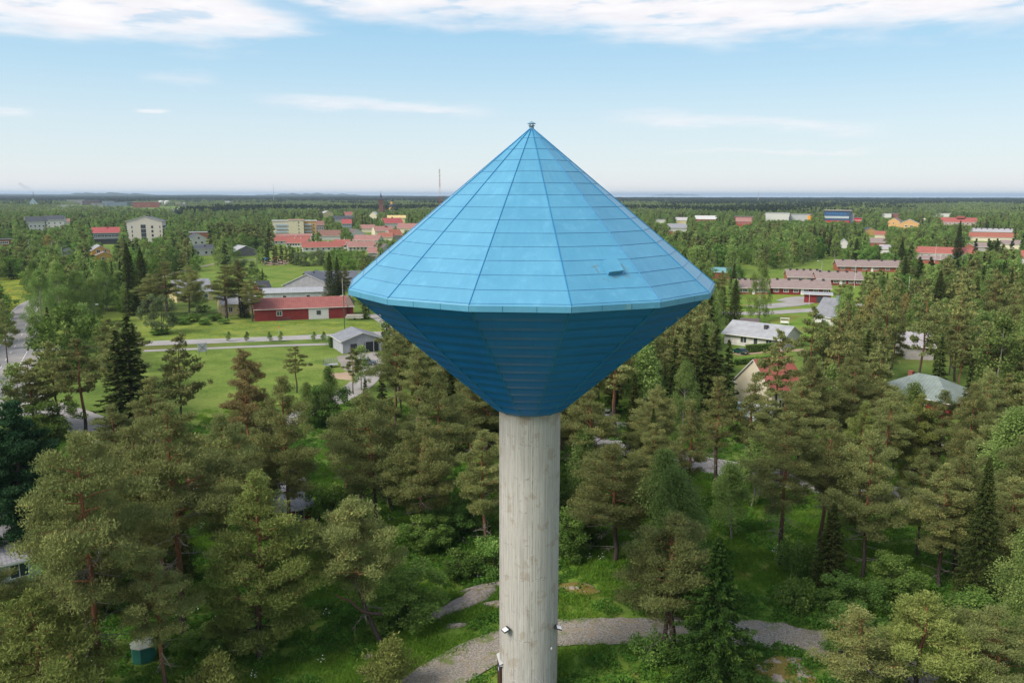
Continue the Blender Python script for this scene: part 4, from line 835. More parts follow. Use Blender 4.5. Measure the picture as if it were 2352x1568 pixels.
# glass fronted store with signs
r_, w = house(1893, 1948, 513, 'tall dark glass store with blue lettering and red sign band on the right skyline', 34, 17, .5, 'x', S('dark_blue_glass_wall', (.05, .09, .17), rough=.2), S('pink_brown_roof', (.42, .33, .29)), rtype='flat', over=1.6, keep=1., name='store', cat='store', yaw=-.1)
m_ = MB(); m_.box(-w*.5, w*.5, -.5, -.02, 0, 3.6); m_.build('sign_band', S('sign_red', (.55, .015, .03)), r_)
def text(body, size, loc, mat, parent, name, rot=(PI/2, 0, 0), ext=.04):
    cu = bpy.data.curves.new(name, 'FONT'); cu.body = body; cu.size = size; cu.extrude = ext; cu.align_x = 'CENTER'
    o = bpy.data.objects.new(name, cu); COL.objects.link(o); bpy.context.view_layer.update()
    me = bpy.data.meshes.new_from_object(o); bpy.data.objects.remove(o); me.materials.clear(); me.materials.append(mat)
    o = bpy.data.objects.new(name, me); COL.objects.link(o); o.location = loc; o.rotation_euler = rot; o.parent = parent; return o
text('MERTA', 3.8, (w*.16, -.6, .4), S('sign_yellow', (.85, .50, .03)), r_, 'sign_letters')
text('KAUPPAKESKUS', 3.4, (-w*.02, -.3, 11.5), S('sign_blue', (.05, .25, .65)), r_, 'sign_letters')
m_ = MB(); m_.box(-w*.48, w*.48, -.25, -.02, 6.6, 9.6); m_.build('window_band', S('pale_window_band', (.40, .45, .48), rough=.2), r_)
house(1946, 1960, 513, 'pale end bay of the glass store', 24, 13, .4, 'x', S('pale_lilac_wall', (.48, .46, .54)), S('grey_felt', (.25, .25, .26)), rtype='flat', keep=.9, name='store_bay', cat='store bay')
r_, w = house(1955, 1980, 511, 'low red shop with white sign letters next to the glass store', 20, 6.5, .4, 'x', S('sign_red', (.55, .015, .03)), DARKROOF, rtype='flat', keep=.9, name='shop', cat='shop')
text('TOKMANNI', 3.6, (0, -.1, 1.6), WHITE, r_, 'sign_letters')
# bottom left: tiled roof house behind the big pine, and the hidden red ones
GT = S('grey_tile_roof', (.28, .27, .29), 'tiles')
house(-150, 172, 1352, 'pale house with a big grey tile roof behind the large pine at bottom left', 10, 3.0, 3.2, 'x', S('pale_green_boards', (.50, .52, .48), 'boards'), GT, yaw=.1, over=.7, keep=.55, win=((.2, .9, 1.5, 1.3, 2), (.7, .9, 1.5, 1.3, 2)), chim=((.85, .3, .9, 1.1, CHD),))
r_, w = house(240, 345, 1338, 'white boarded annexe with a red corner among the pines at bottom left', 7, 2.8, 1.8, 'x', S('white_boards', (.58, .57, .55), 'boards'), GT, yaw=-.3, keep=.5, win=((.55, .8, 1., 1.3),))
m_ = MB(); m_.box(w/2-.02, w/2+.03, .2, 2.6, .3, 2.7); m_.build('red_panel', RED, r_)
house(440, 486, 1172, 'red boarded house glimpsed between pine crowns at left', 6, 3.2, 1.4, 'x', RED, BRED, keep=.3)
house(640, 716, 1212, 'dark roofed red cabin hidden behind the pines left of the clearing', 6, 2.6, 2.0, 'x', RED, S('mid_grey_roof', (.27, .27, .29), 'seams'), keep=.35, yaw=.3, win=((.3, .8, .9, 1.2),), cat='cabin', name='cabin')
# --- church with spire, and bell tower
def place(name, px, yb, label, cat, top=None):
    gx_, gy_ = ground(px, yb); o = empty(name, (gx_, gy_, 0), -math.atan2(gx_, gy_), label, cat); return o, (gy_*cp+CAMZ*sp)/FPX
ch, u = place('church', 876, 496, 'dark red brick church with a tall dark spire on the skyline', 'church'); SL = S('slate_spire', (.045, .05, .065)); CB = S('church_brick', (.20, .085, .065), 'brick')
m_ = MB(); m_.box(-5*u, 5*u, -5*u, 5*u, 0, 36*u); m_.build('bell_tower', CB, ch)
m_ = MB(); m_.box(-5.6*u, 5.6*u, -5.6*u, 5.6*u, 36*u, 37*u); m_.prism([(-5.6*u, -5.6*u, 37*u), (5.6*u, -5.6*u, 37*u), (5.6*u, 5.6*u, 37*u), (-5.6*u, 5.6*u, 37*u)], [(-3*u, -3*u, 41*u), (3*u, -3*u, 41*u), (3*u, 3*u, 41*u), (-3*u, 3*u, 41*u)]); m_.prism([(-3*u, -3*u, 41*u), (3*u, -3*u, 41*u), (3*u, 3*u, 41*u), (-3*u, 3*u, 41*u)], [(-.2*u, -.2*u, 52*u), (.2*u, -.2*u, 52*u), (.2*u, .2*u, 52*u), (-.2*u, .2*u, 52*u)]); sp_ = m_.build('spire', SL, ch)
m_ = MB(); m_.box(-.2*u, .2*u, -.2*u, .2*u, 52*u, 56*u); m_.box(-1.2*u, 1.2*u, -.2*u, .2*u, 54*u, 54.6*u); m_.build('cross', SL, sp_)
for k in (-1, 1): m_ = MB(); m_.box(k*2*u-.7*u, k*2*u+.7*u, -5.15*u, -5.0*u, 26*u, 33*u); m_.build('louvre_opening', SL, ch)
m_ = MB(); m_.box(2*u, 13*u, -3*u, 24*u, 0, 13*u)
for yy in (-3*u, 24*u): m_.poly([(2*u, yy, 13*u), (13*u, yy, 13*u), (7.5*u, yy, 20*u)])
m_.build('nave', CB, ch)
m_ = MB(); m_.poly([(1.2*u, -4*u, 12.6*u), (7.5*u, -4*u, 20.6*u), (7.5*u, 25*u, 20.6*u), (1.2*u, 25*u, 12.6*u)]); m_.poly([(13.8*u, -4*u, 12.6*u), (7.5*u, -4*u, 20.6*u), (7.5*u, 25*u, 20.6*u), (13.8*u, 25*u, 12.6*u)]); m_.build('roof', S('church_roof', (.09, .07, .075)), ch)
for k in range(3): m_ = MB(); m_.box((4+3*k)*u, (5.2+3*k)*u, -3.15*u, -3.0*u, 4*u, 10*u); m_.build('window', GLASS, ch)
KEEP.append((864, 438, 892, 489, ch.location.y))
bt, u = place('bell_tower', 901, 492, 'yellow octagonal bell tower with a dark dome right of the church', 'bell tower')
m_ = MB(); m_.lathe([(7.6*u, 0), (7.6*u, 16*u)], 8); m_.build('wall', YEL, bt); m_ = MB(); m_.lathe([(8.3*u, 16*u), (7*u, 21*u), (4*u, 23*u)], 8); m_.build('roof', SL, bt); m_ = MB(); m_.lathe([(3.4*u, 23*u), (3.4*u, 29*u)], 8); m_.build('lantern', YEL, bt); m_ = MB(); m_.lathe([(4*u, 29*u), (3.4*u, 31.5*u), (1.2*u, 33*u), (.2*u, 35*u)], 8); m_.build('dome', SL, bt)
for k in (-1, 0, 1): m_ = MB(); m_.box((k*3.2-.7)*u, (k*3.2+.7)*u, -7.6*u, -7.0*u, 7*u, 12*u); m_.build('window', WHITE, bt)
KEEP.append((892, 456, 910, 484, bt.location.y))
# --- lattice mast
gx_, gy_ = ground(1011, 512); u = (gy_*cp+CAMZ*sp)/FPX; mast = empty('radio_mast', (gx_, gy_, 0), 0, 'tall red and white lattice radio mast left of the tower roof', 'radio mast')
MR, MW = S('mast_red', (.40, .10, .07)), S('mast_white', (.62, .60, .58)); Hm = 121*u
for k in range(6):
    m_ = MB(); z0, z1 = Hm*k/6, Hm*(k+1)/6
    def rr_(z): return (4.2-2.6*z/Hm)*u*.6
    for j in range(3):
        a = j*2*PI/3; a2 = (j+1)*2*PI/3; m_.tube([(rr_(z0)*math.cos(a), rr_(z0)*math.sin(a), z0), (rr_(z1)*math.cos(a), rr_(z1)*math.sin(a), z1)], .16, 5)
        ns = 7
        for q in range(ns):
            za, zb = z0+(z1-z0)*q/ns, z0+(z1-z0)*(q+1)/ns; m_.tube([(rr_(za)*math.cos(a), rr_(za)*math.sin(a), za), (rr_(zb)*math.cos(a2), rr_(zb)*math.sin(a2), zb)], .07, 4); m_.tube([(rr_(zb)*math.cos(a), rr_(zb)*math.sin(a), zb), (rr_(zb)*math.cos(a2), rr_(zb)*math.sin(a2), zb)], .07, 4)
    m_.build('lattice_section', (MR, MW)[k % 2], mast)
for q, (zf, rr2) in enumerate(((.98, 1.5), (.94, 1.9), (.88, 1.9), (.965, 1.6))):
    for j in range(3): a = j*2.1+q; m_ = MB(); cx_, cy_ = rr2*u*.7*math.cos(a), rr2*u*.7*math.sin(a); m_.box(cx_-.35, cx_+.35, cy_-.25, cy_+.25, Hm*zf-1.6, Hm*zf+1.4); m_.build('antenna_panel', WHT, mast)
m_ = MB(); m_.tube([(0, 0, Hm-1), (0, 0, Hm+4)], .12, 5); m_.build('top_rod', MW, mast)
KEEP.append((1004, 385, 1018, 455, gy_))
def thinmast(px, yb, ytop, label, r=.5, mat=None):
    gx_, gy_ = ground(px, yb); dep = gy_*cp+CAMZ*sp; h = (yb-ytop)*dep/FPX; m_ = MB(); m_.tube([(0, 0, 0), (0, 0, h*.5), (0, 0, h)], [r, r*.8, r*.4], 6); o = m_.build('far_mast', mat or S('pale_grey_mast', (.4, .42, .44))); o.location = (gx_, gy_, 0); tag(o, label, 'mast')
thinmast(629.5, 470, 421, 'thin far mast on the skyline left of the church', .9); thinmast(1740.5, 470, 437, 'thin far mast on the skyline right of the tower', 1.1); thinmast(79, 473, 441, 'far factory chimney giving off a thin smoke plume at left', 1.4, S('dark_stack', (.10, .10, .11)))
# --- smoke of the far chimney: a small drifting plume
gx_, gy_ = ground(79, 473); sm = bpy.data.materials.new('smoke'); sm.use_nodes = True; n_ = sm.node_tree; n_.nodes.clear(); nb = NB(n_); out = nb.n('ShaderNodeOutputMaterial'); pv = nb.n('ShaderNodeVolumePrincipled'); pv.inputs['Color'].default_value = (.7, .72, .75, 1); pv.inputs['Density'].default_value = .03; nb.link(pv.outputs[0], out.inputs['Volume'])
m_ = MB(); zt = 32*(gy_*cp+CAMZ*sp)/FPX; m_.tube([(gx_, gy_, zt+CAMZ*.0), (gx_-9, gy_, zt+9), (gx_-14, gy_, zt+12), (gx_-26, gy_, zt+15), (gx_-40, gy_, zt+26)], [1.5, 4, 5, 4.5, 7], 8); tag(m_.build('smoke', sm), 'thin grey smoke plume above the far factory chimney', kind='stuff')
# ---------------------------------------------------------------- tree meshes
class TM:
    """numpy tree builder: limbs (quads) and leaves (diamond quads)"""
    def __init__(s, seed): s.r = np.random.default_rng(seed); s.V = []; s.Q = []; s.nv = 0; s.L = []; s.T = []; s.C = []; s.mi = 0; s.M = []
    def tube(s, pts, rad, n=5):
        pts = np.asarray(pts, float); m = len(pts); rad = np.broadcast_to(rad, (m,))
        d = np.gradient(pts, axis=0); d /= np.linalg.norm(d, axis=1, keepdims=True)+1e-9
        ref = np.where(np.abs(d[:, 2:3]) < .9, np.array([[0, 0, 1.]]), np.array([[1., 0, 0]])); u = np.cross(d, ref); u /= np.linalg.norm(u, axis=1, keepdims=True)+1e-9; w = np.cross(d, u)
        th = np.arange(n)*2*PI/n
        v = pts[:, None]+(u[:, None]*np.cos(th)[None, :, None]+w[:, None]*np.sin(th)[None, :, None])*rad[:, None, None]
        i = np.arange(m-1)[:, None]*n; k = np.arange(n)[None]; k2 = (k+1) % n
        q = np.stack([i+k, i+k2, i+n+k2, i+n+k], -1).reshape(-1, 4)+s.nv
        s.V.append(v.reshape(-1, 3)); s.Q.append(q); s.M.append(np.full(len(q), s.mi)); s.nv += m*n
    def leaves(s, c, u, v, L, Wd, tint):
        """c centres, u long axis, v width axis"""
        u = u/(np.linalg.norm(u, axis=1, keepdims=True)+1e-9)*(L*.5)[:, None]; v = v-0
        v = np.cross(u, v); v = v/(np.linalg.norm(v, axis=1, keepdims=True)+1e-9)*(Wd*.5)[:, None]
        s.L.append(np.stack([c+u, c+v, c-u, c-v], 1)); s.T.append(tint)
    def pad(s, c, r, n, L, Wd, up=.5, flat=.5, droop=0., t0=None):
        """clumps: c (k,3), r (k,), n leaves each"""
        c = np.asarray(c, float); r = np.asarray(r, float); k = len(c)
        cnt = np.maximum(3, (n*(r/r.mean())**2).astype(int)); idx = np.repeat(np.arange(k), cnt); N = len(idx); R = s.r
        d = R.normal(size=(N, 3)); d /= np.linalg.norm(d, axis=1, keepdims=True); rr = R.random(N)**.45
        off = d*rr[:, None]*r[idx][:, None]; off[:, 2] *= flat
        u = d*.8+R.normal(size=(N, 3))*.75; u[:, 2] += up-droop*1.5
        tb = R.random(k)[idx]*.55+R.random(N)*.45 if t0 is None else t0
        s.leaves(c[idx]+off, u, R.normal(size=(N, 3)), L*R.uniform(.7, 1.3, N), Wd*R.uniform(.7, 1.3, N), tb)
    def meshes(s, name, leafm, barkm):
        LQ = np.concatenate(s.L) if s.L else np.zeros((0, 4, 3)); T = np.concatenate(s.T) if s.T else np.zeros(0)
        return LQ, T, np.concatenate(s.V), np.concatenate(s.Q)
def split_meshes(tm, name, leafm, barkm):
    LQ, T, V, Q = tm.meshes(name, leafm, barkm)
    a = fast_mesh(name+'_crown', LQ.reshape(-1, 3), np.arange(len(LQ)*4).reshape(-1, 4), [leafm], T)
    b_ = fast_mesh(name+'_trunk', V, Q, [barkm, M_DEAD], None, np.concatenate(tm.M), True); return a, b_
def joint_mesh(tm, name, leafm, barkm, leaf_first=True):
    LQ, T, V, Q = tm.meshes(name, leafm, barkm); n = len(LQ)*4
    return fast_mesh(name, np.concatenate([LQ.reshape(-1, 3), V]), np.concatenate([np.arange(n).reshape(-1, 4), Q+n]), [leafm, barkm], np.concatenate([T, np.zeros(len(Q))]), np.concatenate([np.zeros(len(LQ)), np.ones(len(Q))]))
def gen_pine(seed, H=18., Wc=8., cb=.38, nl=30, per=160, L=.25, Wd=.072, lod=0, top=.55, lean=0., bare=8):
    t = TM(seed); R = t.r; n = 10; z = np.linspace(0, H, n)
    wob = np.cumsum(R.normal(0, .10, (n, 2)), 0); wob[0] = 0; P = np.stack([wob[:, 0]+lean*np.sin(z/H*1.9)*H*.16, wob[:, 1], z], 1)
    def at(zz): return np.array([np.interp(zz, z, P[:, 0]), np.interp(zz, z, P[:, 1]), zz])
    r0 = .013*H+.03; t.tube(P, r0*(1-z/H)**.8*.95+.03, 7 if lod == 0 else 4)
    pc, pr = [], []; az = R.random()*6
    for i in range(nl):
        f = (i+R.random()*.9)/nl; zz = H*(cb+(1-cb)*f)*1.0; zz = min(zz, H*.985); az += 2.4+R.normal(0, .5)
        prof = (1-f**2.4)**.75*(top+(1-top)*min(1, (1-f)*2.2)) * (.55+.45*min(1, f/.25)); rr = max(.5, Wc/2*prof*R.uniform(.6, 1.2)); up = -.12+.75*f+R.normal(0, .1)
        b0 = at(zz); dirv = np.array([math.cos(az), math.sin(az), 0]); lat = np.array([-dirv[1], dirv[0], 0])
        k = np.linspace(0, 1, 5)[:, None]; bend = R.normal(0, .18)
        path = b0+dirv*rr*k+lat*bend*rr*k**2+np.array([0, 0, 1.])*(rr*(up*k*.7+.10*np.sin(k*3+seed)+.12*k**2))
        if lod < 2: t.tube(path, np.linspace(r0*.32*(1-f*.6), .015, 5), 5 if lod == 0 else 3)
        m = max(2, int(1+rr*(2.3 if lod == 0 else 1.5)))
        for j in range(m):
            s_ = R.uniform(.35, 1.03); q = np.array([np.interp(s_, k[:, 0], path[:, a]) for a in range(3)])
            o = lat*R.normal(0, .34)*rr*(1.15-s_*.7)+np.array([0, 0, R.uniform(.0, .35)]); pc.append(q+o); pr.append(R.uniform(.5, 1.15)*(.62+.10*rr))
            if lod == 0: t.tube(np.array([q, q+o*.5+[0, 0, .05], q+o*.95]), [.03, .022, .01], 3)
    pc.append(at(H*.985)); pr.append(.6)
    if lod == 0:
        t.mi = 1
        for i in range(int(bare*1.9)):
            zz = H*R.uniform(max(.12, cb-.22), cb+.25); az = R.random()*6.3; rr = R.uniform(.8, Wc*.33); dirv = np.array([math.cos(az), math.sin(az), R.uniform(-.3, .15)]); b0 = at(zz)
            p = np.array([b0, b0+dirv*rr*.5+R.normal(0, .08, 3), b0+dirv*rr+R.normal(0, .2, 3)]); t.tube(p, [.045, .03, .01], 4)
            for _ in range(5): q = b0+dirv*rr*R.uniform(.35, .95); t.tube(np.array([q, q+R.normal(0, .42, 3)]), [.022, .008], 3)
    t.pad(pc, np.array(pr)*(1.0 if lod < 2 else 1.35), per, L, Wd, up=.7, flat=.55); return t
def gen_spruce(seed, H=18., Wc=6.5, step=.34, per=70, L=.30, Wd=.11, lod=0, cb=.04, slim=1.):
    t = TM(seed); R = t.r; t.tube([[0, 0, 0], [0, 0, H*.5], [0, 0, H]], [.012*H+.04, .008*H, .02], 6 if lod == 0 else 3)
    z = H*cb; az = 0; C, U, Vv, LL_, WW, TT = [], [], [], [], [], []
    while z < H*.985:
        f = z/H; Rm = (Wc/2*(1-f)**(.96)*slim+.10); nb_ = 8 if lod == 0 else (6 if lod == 1 else 4); jit = R.uniform(.85, 1.12); up = .32*f-.20
        z0_ = z
        for b_ in range(nb_):
            z = z0_+R.uniform(-.5, .5)*step*(.3 if lod == 0 else 1); az += 2*PI/nb_*R.uniform(.75, 1.25); rr = Rm*jit*R.uniform(.72, 1.13); dv = np.array([math.cos(az), math.sin(az), 0]); lat = np.array([-dv[1], dv[0], 0])
            N = max(4, int(per*(rr/(Wc/2)+.12))); k = R.random(N)**.7*.96+.04
            wid = rr*.26*(1.05-k)+.06; lo_ = R.uniform(-1, 1, N)*wid; zz = z+rr*(up*k-.22*k+.26*k**2)
            hang = R.random(N)**2*.30*(.3+k)*(1.3-f); tb = R.random()*.5
            C.append(dv*(k*rr)[:, None]+lat*lo_[:, None]+np.stack([0*k, 0*k, zz-hang], 1))
            U.append(dv[None]*.8+lat*(np.sign(lo_)*.7)[:, None]+R.normal(0, .25, (N, 3))+np.array([0, 0, -.35]))
            LL_.append(L*R.uniform(.7, 1.3, N)); WW.append(Wd*R.uniform(.7, 1.4, N)); TT.append(tb+R.random(N)*.3+(k**3)*.2)
            if lod == 0 and R.random() < .5: t.tube([[0, 0, z], list(dv*rr*.5+np.array([0, 0, z+rr*(up-.22)*.5])), list(dv*rr*.9+np.array([0, 0, z+rr*up*.9]))], [.03, .02, .008], 3)
        z = z0_+step*(1.15-.5*f)*R.uniform(.8, 1.2)
    C.append(np.array([[0, 0, H]])); U.append(np.array([[0, 0, 1.]])); LL_.append([.5]); WW.append([.1]); TT.append([.8])
    C = np.concatenate(C); U = np.concatenate(U); t.leaves(C, U, R.normal(size=C.shape), np.concatenate(LL_), np.concatenate(WW), np.concatenate(TT)); return t
def gen_leafy(seed, H=15., Wc=7., cb=.18, ncl=110, per=130, L=.17, Wd=.12, lod=0, shape='egg', droop=.3, clr=.75, stems=1, trunkr=None, flat=.8):
    t = TM(seed); R = t.r; pc, pr = [], []
    for s_ in range(stems):
        sx, sy = (0, 0) if stems == 1 else R.normal(0, Wc*.10, 2); n = 7; z = np.linspace(0, H*.97, n); w = np.cumsum(R.normal(0, .09, (n, 2)), 0); w[0] = 0
        P = np.stack([w[:, 0]+sx*(1+z/H), w[:, 1]+sy*(1+z/H), z], 1); r0 = trunkr or (.009*H+.03); t.tube(P, r0*(1-z/H*.93), 6 if lod == 0 else 4)
        for i in range(ncl//stems):
            f = R.random()**.85; zz = H*(cb+(1-cb)*f)
            if shape == 'egg': prof = math.sin(PI*min(1, .12+.88*f)**.72)**.75 if f < .985 else .1
            elif shape == 'round': prof = math.sqrt(max(.02, 1-(2*f-1)**2))
            elif shape == 'column': prof = (.55+.45*math.sin(PI*f))*.9*(1-f**6)
            else: prof = (1-f)**.75
            rr = Wc/2*max(.08, prof)*R.uniform(.25, 1.)**.5*R.uniform(.75, 1.08); az = R.random()*6.283
            p = np.array([np.interp(zz, z, P[:, 0])+rr*math.cos(az), np.interp(zz, z, P[:, 1])+rr*math.sin(az), zz]); pc.append(p); pr.append(R.uniform(.55, 1.25)*clr)
            if lod < 2 and R.random() < (.30 if lod == 0 else .10):
                zb = max(H*cb*.6, zz-rr*.9); b0 = np.array([np.interp(zb, z, P[:, 0]), np.interp(zb, z, P[:, 1]), zb]); t.tube(np.array([b0, (b0+p)/2+[0, 0, rr*.10], p]), [.03 if lod == 0 else .04, .02, .008], 4 if lod == 0 else 3)
    t.pad(pc, pr, per, L, Wd, up=.15, flat=flat+droop*.8, droop=droop); return t
# near meshes: (name, crown mesh, trunk mesh, height, width)
NEAR = {}; MID = {}; FARM = {}
def near(kind, nm, gens, leafm, barkm): NEAR[kind] = [(*split_meshes(g, nm, leafm, barkm), H, Wc) for g, H, Wc in gens]
near('pine', 'pine', [(gen_pine(s_, H, w_, cb, nl, per, bare=ba), H, w_) for s_, H, w_, cb, nl, per, ba in ((1, 20, 9.5, .42, 40, 150, 14), (2, 18, 8.5, .34, 40, 150, 8), (3, 18, 6.5, .40, 34, 145, 8), (4, 16, 9.5, .30, 42, 150, 12), (5, 15, 5.0, .36, 30, 105, 16), (6, 19, 7.5, .48, 34, 150, 8))], M_PINE, M_BARK)
near('pineb', 'bright_pine', [(gen_pine(s_, H, w_, cb, nl, per, bare=8), H, w_) for s_, H, w_, cb, nl, per in ((11, 16, 9.0, .10, 60, 150), (12, 12, 8.0, .12, 44, 150), (13, 4.2, 3.6, .05, 24, 70))], M_PINEB, M_BARK)
near('pineo', 'rusty_pine', [(gen_pine(21, 18, 5.4, .48, 30, 190, bare=6), 18, 5.4)], M_PINEO, M_BARK)
near('leaning', 'leaning_pine', [(gen_pine(31, 12.5, 8.5,   .42, 36, 160, lean=-1.5, bare=4), 12.5, 8.5)], M_PINE, M_BARK)
near('stone', 'stone_pine', [(gen_pine(41, 18, 7.5, .04, 70, 190, L=.42, Wd=.13, top=.7), 18, 7.5)], M_STONE, M_BARKS)
near('spruce', 'spruce', [(gen_spruce(s_, H, w_, per=p_), H, w_) for s_, H, w_, p_ in ((51, 19, 8.5, 90), (52, 16, 6., 66), (53, 13, 5., 66))], M_SPRUCE, M_BARKS)
near('spruceb', 'young_spruce', [(gen_spruce(55, 12.5, 8.2, .38, 170, L=.27, Wd=.09, slim=1.08), 12.5, 8.2)], M_SPRUCEB, M_BARKS)
near('birch', 'birch', [(gen_leafy(s_, H, w_, cb, nc, 170, droop=.5, clr=.92), H, w_) for s_, H, w_, cb, nc in ((61, 17, 8, .18, 150), (62, 13, 5, .2, 90), (63, 9, 4.2, .15, 60))], M_BIRCH, M_BARKB)
near('broad', 'broadleaf', [(gen_leafy(s_, H, w_, .06, nc, 150, L=.2, Wd=.15, shape='round', droop=.1, clr=.7, stems=3, trunkr=.07), H, w_) for s_, H, w_, nc in ((71, 7, 5, 75), (72, 3.6, 3.2, 36), (73, 2.0, 2.2, 20))], M_BROAD, M_BARKS)
# mid meshes: single mesh with two materials
mL = 2.0
MID['pine'] = [(joint_mesh(gen_pine(s_, H, w_, cb, 24, 42, .52, .20, lod=1), 'pine_tree', M_PINE, M_BARK), H, w_) for s_, H, w_, cb in ((101, 18, 8.5, .42), (102, 16, 8, .34), (103, 18, 6.5, .5), (104, 14, 8, .3))]
MID['spruce'] = [(joint_mesh(gen_spruce(s_, H, w_, .75, 26, .60, .26, lod=1), 'spruce_tree', M_SPRUCE, M_BARKS), H, w_) for s_, H, w_ in ((111, 18, 6), (112, 15, 5), (113, 16, 4.))]
MID['birch'] = [(joint_mesh(gen_leafy(s_, H, w_, .12, nc, 46, .36, .28, 1, droop=.35, clr=.95), 'birch_tree', M_BIRCH, M_BARKB), H, w_) for s_, H, w_, nc in ((121, 16, 8, 85), (122, 14, 6, 64), (123, 17, 6.5, 74), (124, 12, 6, 56))]
MID['broad'] = [(joint_mesh(gen_leafy(s_, H, w_, .05, nc, 50, .38, .32, 1, shape='round', droop=.1, clr=.95, stems=2), 'broadleaf_tree', M_BROAD, M_BARKS), H, w_) for s_, H, w_, nc in ((131, 10, 8, 74), (132, 7, 7, 54), (133, 12, 8, 80))]
MID['willow'] = [(joint_mesh(gen_leafy(s_, H, w_, .04, nc, 110, .32, .22, 1, shape='round', droop=.25, clr=.9, stems=3), 'willow', M_WILLOW, M_BARKS), H, w_) for s_, H, w_, nc in ((141, 10.5, 8, 74), (142, 5, 7, 44))]
MID['poplar'] = [(joint_mesh(gen_leafy(151, 16, 3.4, .03, 66, 50, .36, .26, 1, shape='column', droop=-.3, clr=.75), 'poplar', leafmat('poplar_leaves', (.020, .042, .012), (.050, .085, .022), (.08, .11, .03)), M_BARKS), 16, 3.4)]
MID['pale'] = [(joint_mesh(gen_leafy(161, 14, 7, .12, 70, 46, .36, .26, 1, shape='egg', droop=.4, clr=.9), 'pale_tree', M_LARCH, M_BARKB), 14, 7)]
MID['weep'] = [(joint_mesh(gen_leafy(171, 18, 8.5, .10, 120, 80, .30, .18, 1, shape='egg', droop=1.0, clr=.8), 'weeping_birch', M_BIRCH, M_BARKB), 18, 8.5)]
MID['midp'] = MID['pine']
# far meshes for the wood that reads as one mass
def farset(tag_, nleaf, scale):
    d = {}
    d['pine'] = [(joint_mesh(gen_pine(s_, 16, 7, .3, 9, nleaf, .9*scale, .5*scale, lod=2), 'far_pine', M_PINE, M_BARK), 16, 7) for s_ in (201, 202)]
    d['spruce'] = [(joint_mesh(gen_spruce(203, 17, 5, 1.8, nleaf//2+4, 1.3*scale, .6*scale, lod=2), 'far_spruce', M_SPRUCE, M_BARKS), 17, 5)]
    d['birch'] = [(joint_mesh(gen_leafy(s_, 14, 7, .08, 22, nleaf, .8*scale, .6*scale, 2, droop=.2, clr=1.5), 'far_birch', M_BIRCH, M_BARKB), 14, 7) for s_ in (204, 205)]
    d['broad'] = [(joint_mesh(gen_leafy(206, 9, 8, .03, 26, nleaf, .8*scale, .6*scale, 2, shape='round', droop=.1, clr=1.5), 'far_broadleaf', M_BROAD, M_BARKS), 9, 8)]
    return d
FARM = farset('a', 26, 1.0)
def patch_mesh(seed, kinds, n, S_, nleaf, leafm):
    """a plot of wood: n coarse crowns on a square of side S_"""
    R = np.random.default_rng(seed); L_, T_ = [], []
    for i in range(n):
        x, y = R.uniform(-S_/2, S_/2, 2); con = R.random() < kinds; H = R.uniform(11, 18) if con else R.uniform(9, 14); w_ = R.uniform(2.2, 3.2) if con else R.uniform(3.6, 5.4)
        N = nleaf; f = R.random(N); az = R.random(N)*6.283; prof = (1-f)**.6 if con else np.sqrt(np.clip(1-(2*f*.95-.9)**2, .05, 1)); rr = w_*prof*R.uniform(.5, 1, N)
        c = np.stack([x+rr*np.cos(az), y+rr*np.sin(az), H*(.2+.8*f)], 1); u = np.stack([np.cos(az), np.sin(az), R.uniform(-.8, .8, N)], 1)+R.normal(0, .4, (N, 3)); t = TM(i+seed); t.leaves(c, u, R.normal(size=(N, 3)), R.uniform(1.8, 3.2, N), R.uniform(1.2, 2.2, N), R.random()*.6+R.random(N)*.4)
        L_.append(t.L[0]); T_.append(t.T[0])
    LQ = np.concatenate(L_); return fast_mesh('wood_plot', LQ.reshape(-1, 3), np.arange(len(LQ)*4).reshape(-1, 4), [leafm], np.concatenate(T_))
M_FARCON = leafmat('far_conifers', (.024, .038, .022), (.055, .074, .036), (.08, .095, .045), .2); M_FARDEC = leafmat('far_birchwood', (.120, .165, .060), (.225, .285, .100), (.28, .33, .13), .35)
PATCHC = [(patch_mesh(s_, .95, 26, 44, 26, M_FARCON), 14, 44) for s_ in (301, 302, 303)]; PATCHD = [(patch_mesh(s_, .1, 22, 44, 30, M_FARDEC), 12, 44) for s_ in (304, 305, 306)]
